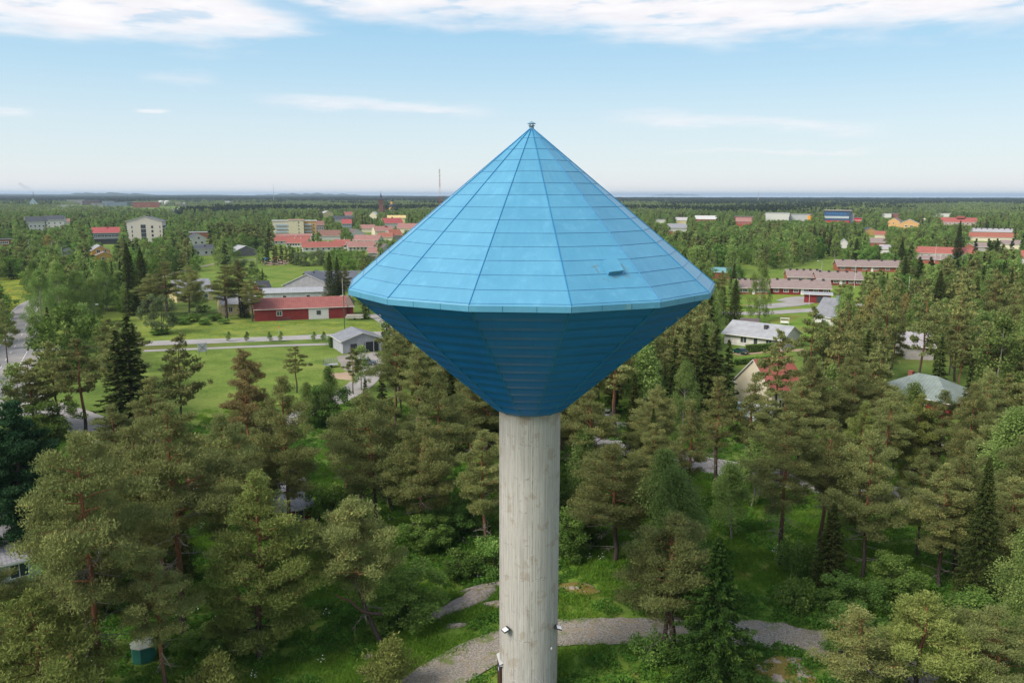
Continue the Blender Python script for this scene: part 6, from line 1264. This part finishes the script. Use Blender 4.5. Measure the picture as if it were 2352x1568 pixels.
# ---------------------------------------------------------------- the wood beyond: uncountable mass
def scatter(name, meshes, P_, S_, RZ, label, up=None):
    """one object whose geometry nodes put tree meshes on its points"""
    me_ = bpy.data.meshes.new(name); me_.vertices.add(len(P_)); me_.vertices.foreach_set('co', np.asarray(P_, np.float32).ravel())
    a = me_.attributes.new('scl', 'FLOAT_VECTOR', 'POINT'); a.data.foreach_set('vector', np.asarray(S_, np.float32).ravel())
    a = me_.attributes.new('rot', 'FLOAT_VECTOR', 'POINT'); r = np.zeros((len(P_), 3), np.float32); r[:, 2] = RZ; a.data.foreach_set('vector', r.ravel())
    a = me_.attributes.new('idx', 'INT', 'POINT'); a.data.foreach_set('value', (np.arange(len(P_)) % len(meshes)).astype(np.int32))
    o = bpy.data.objects.new(name, me_); COL.objects.link(o); tag(o, label, name.replace('_', ' '), kind='stuff')
    ng = bpy.data.node_groups.new('scatter', 'GeometryNodeTree'); ng.interface.new_socket('Geometry', in_out='INPUT', socket_type='NodeSocketGeometry'); ng.interface.new_socket('Geometry', in_out='OUTPUT', socket_type='NodeSocketGeometry')
    N = ng.nodes; gi = N.new('NodeGroupInput'); go_ = N.new('NodeGroupOutput'); iop = N.new('GeometryNodeInstanceOnPoints'); j = N.new('GeometryNodeJoinGeometry')
    for m_ in reversed(meshes):
        src = bpy.data.objects.new(m_.name+'_form', m_); oi = N.new('GeometryNodeObjectInfo'); oi.inputs[0].default_value = src; oi.inputs['As Instance'].default_value = True; ng.links.new(oi.outputs['Geometry'], j.inputs[0])
    def att(nm, ty):
        q = N.new('GeometryNodeInputNamedAttribute'); q.data_type = ty; q.inputs[0].default_value = nm; return q.outputs[0]
    ng.links.new(gi.outputs[0], iop.inputs['Points']); ng.links.new(j.outputs[0], iop.inputs['Instance']); iop.inputs['Pick Instance'].default_value = True
    ng.links.new(att('idx', 'INT'), iop.inputs['Instance Index']); ng.links.new(att('rot', 'FLOAT_VECTOR'), iop.inputs['Rotation']); ng.links.new(att('scl', 'FLOAT_VECTOR'), iop.inputs['Scale'])
    ng.links.new(iop.outputs[0], go_.inputs[0]); md = o.modifiers.new('scatter', 'NODES'); md.node_group = ng; return o
cand = []; fill(620, 1400, 52000, 3.3, (8, 15), dens=lambda x, y: .35+.75*vnoise(x, y, 120, 3))
allfar = leftover+[c[:5] for c in cand]
for k in ('pine', 'spruce', 'birch', 'broad'):
    q = [c for c in allfar if c[0] == k]
    if not q: continue
    ms = FARM[k]; P_ = [(c[1], c[2], 0) for c in q]; S_ = [(c[4]/ms[i % len(ms)][2], c[4]/ms[i % len(ms)][2], c[3]/ms[i % len(ms)][1]) for i, c in enumerate(q)]
    scatter('distant_'+{'pine': 'pines', 'spruce': 'spruces', 'birch': 'birches', 'broad': 'broadleaf_trees'}[k], [m_[0] for m_ in ms], P_, S_, [rt_.random()*6.28 for _ in q], {'pine': 'pines', 'spruce': 'dark spruces', 'birch': 'light birches', 'broad': 'rounded broadleaf trees'}[k]+' mingling in the distant wooded town')
Pc, Sc, Pd, Sd = [], [], [], []
y = 1360.
while y < 8900:
    st = 34*(1+(y-1360)/4200); x = -y*.72
    while x < y*.72:
        xx, yy = x+rt_.uniform(-12, 12), y+rt_.uniform(-12, 12); n = vnoise(xx, yy, 420, 8)*.6+vnoise(xx, yy, 130, 9)*.4
        px_ = project(xx, yy, 0)[0]; con = n > (.66 if y < 2300 else (.50 if y < 3400 else .2)); s_ = st/34*rt_.uniform(.95, 1.2)
        hole = (n < .17 and y < 3200); lim = 6700 if px_ > 1250 else 8900
        vis = any(yy < dd and x0-6 < px_ < x1+6 and project(xx, yy, 13)[1] < y1 and project(xx, yy, 0)[1] > y0 for (x0, y0, x1, y1, dd) in KEEP if dd > 1300) or any(in_poly(np.array(xx), np.array(yy), p) for p in FIELDS_FAR)
        if not hole and not vis and y < lim and min(abs(yy-o_[1])+abs(xx-o_[0]) for o_ in OCC) > 40:
            (Pc if con else Pd).append((xx, yy, 0)); (Sc if con else Sd).append((s_, s_, rt_.uniform(.85, 1.1)))
        x += st
    y += st*(.9 if y < 3000 else 1.3)
scatter('distant_conifer_forest', [m_[0] for m_ in PATCHC], Pc, Sc, [rt_.random()*6.28 for _ in Pc], 'dark conifer forest stretching to the horizon')
scatter('distant_birch_forest', [m_[0] for m_ in PATCHD], Pd, Sd, [rt_.random()*6.28 for _ in Pd], 'lighter birch woods between the far houses')
print('patches', len(Pc), len(Pd), 'far', len(allfar))
# ---------------------------------------------------------------- undergrowth and grass
def tuft(seed, n, R_, h, L, Wd, mat, up): 
    t = TM(seed); R = t.r; a = R.random(n)*6.283; r = np.sqrt(R.random(n))*R_; z = R.random(n)*h*(1-.6*(r/R_)**2); c = np.stack([r*np.cos(a), r*np.sin(a), z], 1)
    u = R.normal(size=(n, 3)); u[:, 2] += up; t.leaves(c, u, R.normal(size=(n, 3)), L*R.uniform(.6, 1.4, n), Wd*R.uniform(.6, 1.4, n), R.random(n)*.6+R.random()*.4)
    LQ = t.L[0]; return fast_mesh('tuft', LQ.reshape(-1, 3), np.arange(len(LQ)*4).reshape(-1, 4), [mat], t.T[0])
HERBS = [tuft(401, 130, .75, .55, .20, .13, M_HERB, .1), tuft(402, 160, .9, .9, .22, .14, M_HERB, .1), tuft(403, 90, .6, .35, .18, .12, M_HERB, .1)]
GRASSES = [tuft(411, 160, .8, .22, .42, .035, M_GRASS, 2.2), tuft(412, 150, .9, .3, .5, .04, M_GRASS, 1.8)]
FLOW = [tuft(421, 14, .35, .9, .11, .11, M_FLOWER, 0.)]
ph, sh_, pg, sg, pf, sf = [], [], [], [], [], []
def bad(x, y, m=.2):
    if (x-TX)**2+(y-TY)**2 < 6.5: return True
    for pts, hw_ in ROADS:
        if np.min((pts[:, 0]-x)**2+(pts[:, 1]-y)**2) < (hw_-.35+m*vnoise(x, y, 1.3, 2)*3)**2: return True
    for (cx_, cy_, r_, c_, s_, hx, hy) in OCC:
        dx, dy = x-cx_, y-cy_
        if abs(dx*c_+dy*s_) < hx-1.8 and abs(-dx*s_+dy*c_) < hy-1.8: return True
    return False
for _ in range(26000):
    D = math.sqrt(rt_.uniform(52*52, 150*150)); a = rt_.uniform(-.62, .62); x, y = D*math.sin(a), D*math.cos(a)
    if bad(x, y): continue
    if D > 95 and rt_.random() < (D-95)/60: continue
    n = vnoise(x, y, 5, 21)*.6+vnoise(x, y, 1.8, 22)*.4; s_ = rt_.uniform(.5, 1.1)
    if n > .46: ph.append((x, y, 0)); sh_.append((s_, s_, s_*rt_.uniform(.5, 1.3)))
    else: pg.append((x, y, 0)); sg.append((s_*1.3, s_*1.3, s_*rt_.uniform(.7, 1.3)))
    if rt_.random() < .016 and vnoise(x, y, 9, 31) > .5: pf.append((x, y, 0)); sf.append((1, 1, 1))
scatter('undergrowth', HERBS, ph, sh_, [rt_.random()*6.28 for _ in ph], 'leafy green undergrowth on the floor of the wood')
scatter('grass', GRASSES, pg, sg, [rt_.random()*6.28 for _ in pg], 'long green grass in the clearings and meadows')
scatter('wild_flowers', FLOW, pf, sf, [rt_.random()*6.28 for _ in pf], 'small white wild flowers in the grass')
# ---------------------------------------------------------------- smaller things
def lamp(px, yb, ytop, label, arm=1.8, side=1, green=True):
    x, y = ground(px, yb); D = math.hypot(x, y); d = ray(px, ytop); h = CAMZ+d[2]*D/math.hypot(d[0], d[1]); r_ = empty('street_lamp', (x, y, 0), -math.atan2(x, y), label, 'street lamp', 'street lamps along the roads')
    mt = S('green_lamp_post', (.02, .09, .05)) if green else S('grey_lamp_post', (.34, .35, .36))
    m_ = MB(); m_.tube([(0, 0, 0), (0, 0, 1.2), (0, 0, h)], [.14, .11, .08], 8); m_.build('pole', mt, r_)
    m_ = MB(); m_.tube([(0, 0, h-.05), (side*arm*.4, 0, h+.12), (side*arm, 0, h+.12)], [.06, .05, .04], 6); m_.build('arm', mt, r_)
    m_ = MB(); m_.box(side*arm-.35, side*arm+.35, -.16, .16, h+.05, h+.2); m_.build('lamp_head', S('pale_lamp_head', (.62, .63, .64)), r_); return r_
lamp(222, 795, 700, 'dark green street lamp on the field verge at left', .9)
lamp(792, 764, 680, 'dark green street lamp in front of the red barn', .5, -1)
for px, yb, yt, lb in ((102, 700, 646, 'grey street lamp beside the yellow field'), (71, 606, 551, 'left grey street lamp before the round birches'), (124, 612, 556, 'middle grey street lamp before the yellow tree'), (146, 618, 566, 'right grey street lamp by the dark bungalow'), (1885, 650, 600, 'grey street lamp on the lawn of the row houses'), (346, 566, 533, 'grey lamp in front of the apartment block')): lamp(px, yb, yt, lb, 1.8, 1 if px < 200 else -1, False)
def pole(px, yb, ytop, label, name='flagpole', r=.07):
    x, y = ground(px, yb); D = math.hypot(x, y); d = ray(px, ytop); h = CAMZ+d[2]*D/math.hypot(d[0], d[1]); r_ = empty(name, (x, y, 0), 0, label, name)
    m_ = MB(); m_.tube([(0, 0, 0), (0, 0, h)], [r, r*.6], 8); m_.build('pole', S('white_pole', (.72, .72, .72)), r_); m_ = MB(); m_.lathe([(.02, h), (.1, h+.05), (.1, h+.15), (.02, h+.2)], 8); m_.build('finial', S('white_pole', (.72, .72, .72)), r_)
for px, yb, yt, lb in ((2085, 690, 636, 'white flagpole right of the straw coloured tree'), (1962, 662, 607, 'white flagpole behind the nearest brick row'), (2146, 612, 562, 'tall white flagpole before the orange red roof'), (2158, 612, 584, 'short white flagpole before the orange red roof'), (788, 700, 640, 'white flagpole rising behind the red barn')): pole(px, yb, yt, lb)
x, y = ground(1858, 705); pole(1858, 700, 673, 'white flagpole by the red carport')
# cars
def car(px, yb, yaw, col, label, estate=False):
    x, y = ground(px, yb); r_ = empty('parked_car', (x, y, 0), yaw, label, 'car'); paint = glossy('car_paint', col, .25, .6)
    prof = [(-2.2, .35), (-2.25, .75), (-2.1, .95), (-1.15, 1.02), (1.35, 1.0), (2.15, .85), (2.22, .55), (2.15, .35)]
    def ext(pr, w0, w1, nm, mt, par, z0=0):
        m_ = MB(); a = [(p[0], -w0, p[1]) for p in pr]; c = [(p[0], w1, p[1]) for p in pr]; m_.prism(a, c); return m_.build(nm, mt, par)
    body = ext(prof, .86, .86, 'body', paint, r_)
    cab = [(-1.75 if not estate else -2.1, 1.0), (-1.25 if not estate else -1.95, 1.42), (.25, 1.44), (1.15, 1.0)]
    ext([(p[0]*.98, p[1]) for p in cab], .74, .74, 'cabin_glass', glossy('car_glass', (.02, .025, .03), .06), r_)
    ext([(-1.2 if not estate else -1.9, 1.42), (-1.1 if not estate else -1.8, 1.47), (.15, 1.48), (.28, 1.43)], .72, .72, 'car_roof', paint, r_)
    for sx in (-1.35, 1.4):
        for sy in (-.87, .87):
            m_ = MB(); m_.tube([(sx, sy-.1, .32), (sx, sy+.1, .32)], .32, 14); w_ = m_.build('wheel', S('rubber', (.02, .02, .02)), r_)
            m_ = MB(); m_.tube([(sx, sy-.12, .32), (sx, sy+.12, .32)], .19, 10); m_.build('rim', S('rim_grey', (.35, .35, .36)), w_)
    for sy in (-.62, .62):
        m_ = MB(); m_.box(-2.28, -2.2, sy-.2, sy+.2, .68, .86); m_.build('tail_light', glossy('tail_light', (.45, .02, .02), .2), r_)
        m_ = MB(); m_.box(2.16, 2.24, sy-.2, sy+.2, .58, .74); m_.build('headlight', glossy('headlight', (.8, .8, .8), .1), r_)
    m_ = MB(); m_.box(-2.29, -2.24, -.25, .25, .5, .62); m_.build('number_plate', WHITE, r_); return r_
car(1700, 812, 1.9, (.01, .06, .05), 'dark green car parked in front of the hedge')
car(1352, 975, 2.7, (.55, .56, .57), 'white car under the pines right of the column, nearer one')
car(1375, 958, 2.7, (.50, .50, .52), 'silver estate car behind the white one under the pines', True)
car(845, 800, 1.4, (.02, .03, .035), 'dark car inside the open carport')
car(644, 632-15, .3, (.6, .6, .6), 'white car at the far row houses') if False else None
car(842, 838, .2, (.10, .13, .14), 'dark grey car on the yard in front of the garage')
car(371, 562, .6, (.55, .55, .56), 'tiny white car below the pale apartment block')
# hedges
def hedge(pts, h, w_, label):
    P_ = resample(P2(pts), .5); R = np.random.default_rng(int(h*100)); n = len(P_)*220; i = R.integers(0, len(P_), n); base = np.array(P_)[i]; off = R.uniform(-1, 1, (n, 2))*w_/2; z = R.random(n)*h
    f = R.integers(0, 3, n); off[f == 0] = np.sign(off[f == 0])*w_/2; z[f == 1] = h; c = np.stack([base[:, 0]+off[:, 0], base[:, 1]+off[:, 1], z+R.normal(0, .03, n)], 1); t = TM(5); t.leaves(c, R.normal(size=(n, 3)), R.normal(size=(n, 3)), R.uniform(.15, .3, n), R.uniform(.12, .22, n), R.random(n))
    core = MB(); r_ = offs(P_, -w_/2+.06), offs(P_, w_/2-.06)
    for a in range(len(P_)-1):
        A, B_, C_, D_ = r_[0][a], r_[0][a+1], r_[1][a+1], r_[1][a]; core.prism([(q[0], q[1], 0) for q in (A, B_, C_, D_)], [(q[0], q[1], h-.06) for q in (A, B_, C_, D_)])
    o = core.build('hedge', S('hedge_core', (.03, .06, .012))); tag(o, label, 'hedge'); LQ = t.L[0]
    l = bpy.data.objects.new('leaves', fast_mesh('leaves', LQ.reshape(-1, 3), np.arange(len(LQ)*4).reshape(-1, 4), [M_BROAD], t.T[0])); l.parent = o; COL.objects.link(l)
hedge([(1716, 810), (1782, 805)], 1.9, 1.2, 'clipped green hedge in front of the white house'); hedge([(1690, 838), (1790, 826)], 1.3, 1.2, 'lower clipped hedge below the drive of the white house'); hedge([(1700, 752), (1760, 748), (1795, 772)], 1.3, 1.1, 'long hedge behind the white house')
hedge([(757, 797), (783, 795)], 2.6, 2.2, 'dense round hedge at the left side of the grey garage'); hedge([(880, 796), (896, 794)], 2.2, 1.6, 'dark hedge at the right side of the grey garage')
# sign board seen from behind, warning sign, trailer frame, boat trailer, wheels, octagonal box, bench, fence, pergola, playground, poles
x, y = ground(466, 816); r_ = empty('sign_board', (x, y, 0), -math.atan2(x, y)+.1, 'grey sign board seen from behind on the meadow path', 'sign'); m_ = MB(); m_.box(-1.05, 1.05, -.03, .03, .9, 3.0); m_.build('panel', S('sign_back', (.42, .44, .46)), r_)
for a in ((-.95, 1., .95, 2.9), (-.95, 2.9, .95, 1.)): m_ = MB(); m_.tube([(a[0], -.06, a[1]), (a[2], -.06, a[3])], .05, 5); m_.build('brace', S('dark_steel', (.12, .12, .13)), r_)
for s_ in (-.8, .8): m_ = MB(); m_.tube([(s_, .05, 0), (s_, .05, 2.95)], .05, 6); m_.build('post', S('dark_steel', (.12, .12, .13)), r_)
x, y = ground(83, 715); r_ = empty('road_sign', (x, y, 0), 0, 'dark triangular road sign seen from behind at the left bend', 'road sign'); m_ = MB(); m_.prism([(-.7, -.02, 2.0), (.7, -.02, 2.0), (0, -.02, 3.2)], [(-.7, .02, 2.0), (.7, .02, 2.0), (0, .02, 3.2)]); m_.build('panel', S('dark_steel', (.05, .05, .055)), r_); m_ = MB(); m_.tube([(0, .05, 0), (0, .05, 3)], .05, 6); m_.build('post', S('dark_steel', (.05, .05, .055)), r_)
for px, lb in ((641, 'orange reflector post on the field before the barn'), (136, 'white reflector post at the junction')):
    x, y = ground(px, 770 if px > 300 else 790); r_ = empty('marker_post', (x, y, 0), 0, lb, 'marker post'); m_ = MB(); m_.tube([(0, 0, 0), (0, 0, 2.2 if px > 300 else 1.1)], .05, 6); m_.build('post', WHITE if px < 300 else S('grey_lamp_post', (.34, .35, .36)), r_); m_ = MB(); m_.box(-.22, .22, -.03, .03, 1.9 if px > 300 else .8, 2.4 if px > 300 else 1.0); m_.build('reflector', S('orange_reflector', (.65, .22, .03)), r_)
# cage trailer on the meadow
x, y = ground(760, 843); r_ = empty('cage_trailer', (x, y, 0), -math.atan2(x, y)+.1, 'grey mesh sided trailer parked on the mown grass', 'trailer'); GM = S('galvanised', (.38, .39, .40)); m_ = MB(); m_.box(-1.5, 1.5, -.75, .75, .55, .68); m_.build('bed', GM, r_)
m_ = MB()
for z in (.7, 1.3, 1.9): 
    for yy in (-.72, .72): m_.tube([(-1.5, yy, z), (1.5, yy, z)], .03, 4)
for xx in np.linspace(-1.5, 1.5, 7):
    for yy in (-.72, .72): m_.tube([(xx, yy, .65), (xx, yy, 1.9)], .025, 4)
m_.build('cage_rails', GM, r_); m_ = MB(); m_.box(-1.53, -1.5, -.7, .7, .7, 1.8); m_.build('dark_panel', S('dark_steel', (.05, .05, .055)), r_)
for yy in (-.85, .85): m_ = MB(); m_.tube([(0, yy-.08, .33), (0, yy+.08, .33)], .33, 12); m_.build('wheel', S('rubber', (.02, .02, .02)), r_)
# timber on a trailer by the barn
x, y = ground(815, 734); r_ = empty('boat_trailer', (x, y, 0), -math.atan2(x, y)-.1, 'flat trailer stacked with pale planks beside the barn', 'trailer'); m_ = MB(); m_.box(-2.6, 2.6, -.9, .9, .55, .7); m_.build('bed', GM, r_)
for k in range(5): m_ = MB(); m_.box(-2.8+k*.1, 2.7, -.9+k*.05, .9-k*.05, .72+k*.18, .86+k*.18); m_.build('plank_layer', S('pale_planks', (.45, .42, .36)), r_)
for yy in (-.95, .95): m_ = MB(); m_.tube([(0, yy-.08, .33), (0, yy+.08, .33)], .33, 12); m_.build('wheel', S('rubber', (.02, .02, .02)), r_)
for px, lb in ((880, 'white wagon wheel ornament at the lane, left of the pair'), (893, 'white wagon wheel ornament at the lane, right of the pair')):
    x, y = ground(px, 753); r_ = empty('wagon_wheel', (x, y, .9), -math.atan2(x, y), lb, 'wagon wheel', 'wagon wheels by the lane'); m_ = MB(); ring = [(.85*math.cos(k*PI/10), 0, .85*math.sin(k*PI/10)) for k in range(21)]; m_.tube(ring, .05, 5); m_.build('rim', WHITE, r_)
    for k in range(8): m_ = MB(); m_.tube([(0, 0, 0), (.83*math.cos(k*PI/4), 0, .83*math.sin(k*PI/4))], .035, 4); m_.build('spoke', WHITE, r_)
x, y = ground(331, 1512); r_ = empty('octagonal_box', (x, y, 0), .2, 'green eight sided utility box with a pale lid in the dark undergrowth', 'utility box'); m_ = MB(); m_.lathe([(.95, 0), (.95, 1.35)], 8); m_.build('side_wall', S('green_box', (.02, .12, .09)), r_); m_ = MB(); m_.lathe([(1.05, 1.36), (1.05, 1.44), (.05, 1.58)], 8); m_.build('lid', S('pale_lid', (.30, .33, .28)), r_)
x, y = ground(1802, 745); r_ = empty('garden_bench', (x, y, 0), -math.atan2(x, y), 'white garden swing bench on the lawn behind the white house', 'bench'); WB = WHITE
for nm, q in (('seat', (-1.1, 1.1, -.3, .3, .5, .56)), ('backrest', (-1.1, 1.1, .26, .32, .56, 1.15)), ('canopy', (-1.3, 1.3, -.5, .5, 1.85, 1.9))): m_ = MB(); m_.box(*q); m_.build(nm, WB, r_)
for sx in (-1.2, 1.2):
    for sy in (-.45, .45): m_ = MB(); m_.tube([(sx, sy, 0), (sx, sy, 1.9)], .04, 5); m_.build('leg', WB, r_)
x, y = ground(1452, 985); r_ = empty('picket_fence', (x, y, 0), -.25, 'low grey picket fence in front of the parked cars', 'fence')
for z in (.35, .85): m_ = MB(); m_.box(-6, 6, -.03, .03, z, z+.08); m_.build('rail', WOOD, r_)
m_ = MB(); [m_.box(-6+i*.22, -5.9+i*.22, -.06, -.031, 0, 1.1) for i in range(54)]; p_ = m_.build('pickets', S('grey_pickets', (.34, .33, .32)), r_); p_['kind'] = 'stuff'
x, y = ground(1735, 962); r_ = empty('greenhouse', (x, y, 0), -.4, 'white framed glass greenhouse behind the airy pine', 'greenhouse'); m_ = MB(); m_.box(-3, 3, -1.5, 1.5, 0, 2.0); m_.prism([(-3, -1.5, 2.0), (-3, 1.5, 2.0), (-3, 0, 2.8)], [(3, -1.5, 2.0), (3, 1.5, 2.0), (3, 0, 2.8)]); m_.build('glazing', glossy('pale_polycarbonate', (.55, .60, .62), .2), r_)
for i in range(7):
    m_ = MB(); xx = -3+i; m_.tube([(xx, -1.53, 0), (xx, -1.53, 2.03), (xx, 0, 2.84), (xx, 1.53, 2.03), (xx, 1.53, 0)], .04, 4); m_.build('rib', WHITE, r_)
# playground: swing frame, two slides huts
x, y = ground(735, 0) if False else ground(650, 603); 
for px, col, lb in ((612, (.03, .15, .45), 'blue play tower in the sand of the playground'), (630, (.45, .10, .05), 'red play tower in the sand of the playground')):
    x, y = ground(px, 606); r_ = empty('play_tower', (x, y, 0), .2, lb, 'play tower'); m_ = MB(); m_.box(-.8, .8, -.8, .8, 1.2, 1.3); m_.build('platform', S('pale_planks', (.45, .42, .36)), r_); m_ = MB(); m_.prism([(-1, -1, 2.6), (1, -1, 2.6), (1, 1, 2.6), (-1, 1, 2.6)], [(-.05, -.05, 3.6), (.05, -.05, 3.6), (.05, .05, 3.6), (-.05, .05, 3.6)]); m_.build('roof', S('play_roof', col), r_)
    for sx in (-.75, .75):
        for sy in (-.75, .75): m_ = MB(); m_.tube([(sx, sy, 0), (sx, sy, 2.6)], .08, 5); m_.build('post', S('pale_planks', (.45, .42, .36)), r_)
    m_ = MB(); m_.poly([(.8, -.35, 1.3), (2.8, -.35, .2), (2.8, .35, .2), (.8, .35, 1.3)]); m_.build('slide', S('play_slide', (.1, .3, .6)), r_)
x, y = ground(647, 600); r_ = empty('swing_frame', (x, y, 0), .1, 'orange swing frame on the playground', 'swing'); m_ = MB()
for xx in (-4, -1.5, 1.5, 4): m_.tube([(xx, -1, 0), (xx, 0, 2.6), (xx, 1, 0)], .09, 5)
m_.tube([(-4, 0, 2.6), (4, 0, 2.6)], .09, 5); m_.build('frame', S('orange_timber', (.55, .25, .06)), r_)
for xx in (-2.8, 0, 2.8): m_ = MB(); m_.tube([(xx-.25, 0, 2.6), (xx-.25, 0, .5), (xx+.25, 0, .5), (xx+.25, 0, 2.6)], .03, 4); m_.build('swing_seat', S('dark_steel', (.05, .05, .055)), r_)
x, y = ground(590, 613); m_ = MB(); m_.tube([(0, 0, 0), (0, 0, 9)], [.14, .1], 6); o = m_.build('utility_pole', WOOD); o.location = (x, y, 0); tag(o, 'wooden utility pole left of the playground', 'utility pole')
x, y = ground(452, 727); m_ = MB(); m_.tube([(0, 0, 0), (0, 0, 6.8)], [.14, .1], 6); o = m_.build('utility_pole', WOOD); o.location = (x, y, 0); tag(o, 'grey utility pole in front of the pale yellow house', 'utility pole')
# bare crooked branch of the leaning pine
P_ = [at_dist(878, 1409, 64.3), at_dist(855, 1408, 64.0), at_dist(832, 1403, 63.7), at_dist(818, 1392, 63.5), at_dist(805, 1380, 63.4), at_dist(785, 1372, 63.2), at_dist(770, 1365, 63.0)]
m_ = MB(); m_.tube(P_, [.15, .14, .13, .11, .10, .08, .06], 7)
m_.tube([P_[3], at_dist(812, 1372, 63.3), at_dist(817, 1350, 63.2)], [.05, .04, .015], 5); m_.tube([P_[4], at_dist(797, 1362, 63.3), at_dist(800, 1345, 63.3)], [.04, .03, .012], 5)
lp = [o for o in bpy.data.objects if o.get('label', '').startswith('leaning pine')][0]; bpy.context.view_layer.update()
m_.xform(lp.matrix_world.inverted()); m_.build('bare_branch', M_BARK, lp, True)
# ---------------------------------------------------------------- haze
hm, nb, out = newmat('thin_haze'); pv = nb.n('ShaderNodeVolumePrincipled'); pv.inputs['Color'].default_value = (.66, .82, 1., 1); pv.inputs['Density'].default_value = HAZE = 6.5e-5; pv.inputs['Anisotropy'].default_value = .2
nb.link(pv.outputs[0], out.inputs['Volume'])
m_ = MB(); m_.box(-45500, 46500, -1500, 46500, -2.5, 90); o = m_.build('haze', hm); tag(o, 'thin pale haze over the far woods', 'haze', kind='stuff')
SC.cycles.volume_step_rate = 10; SC.cycles.max_bounces = 6; SC.cycles.diffuse_bounces = 3; SC.cycles.transmission_bounces = 4; SC.cycles.volume_bounces = 0; SC.cycles.sample_clamp_indirect = 5
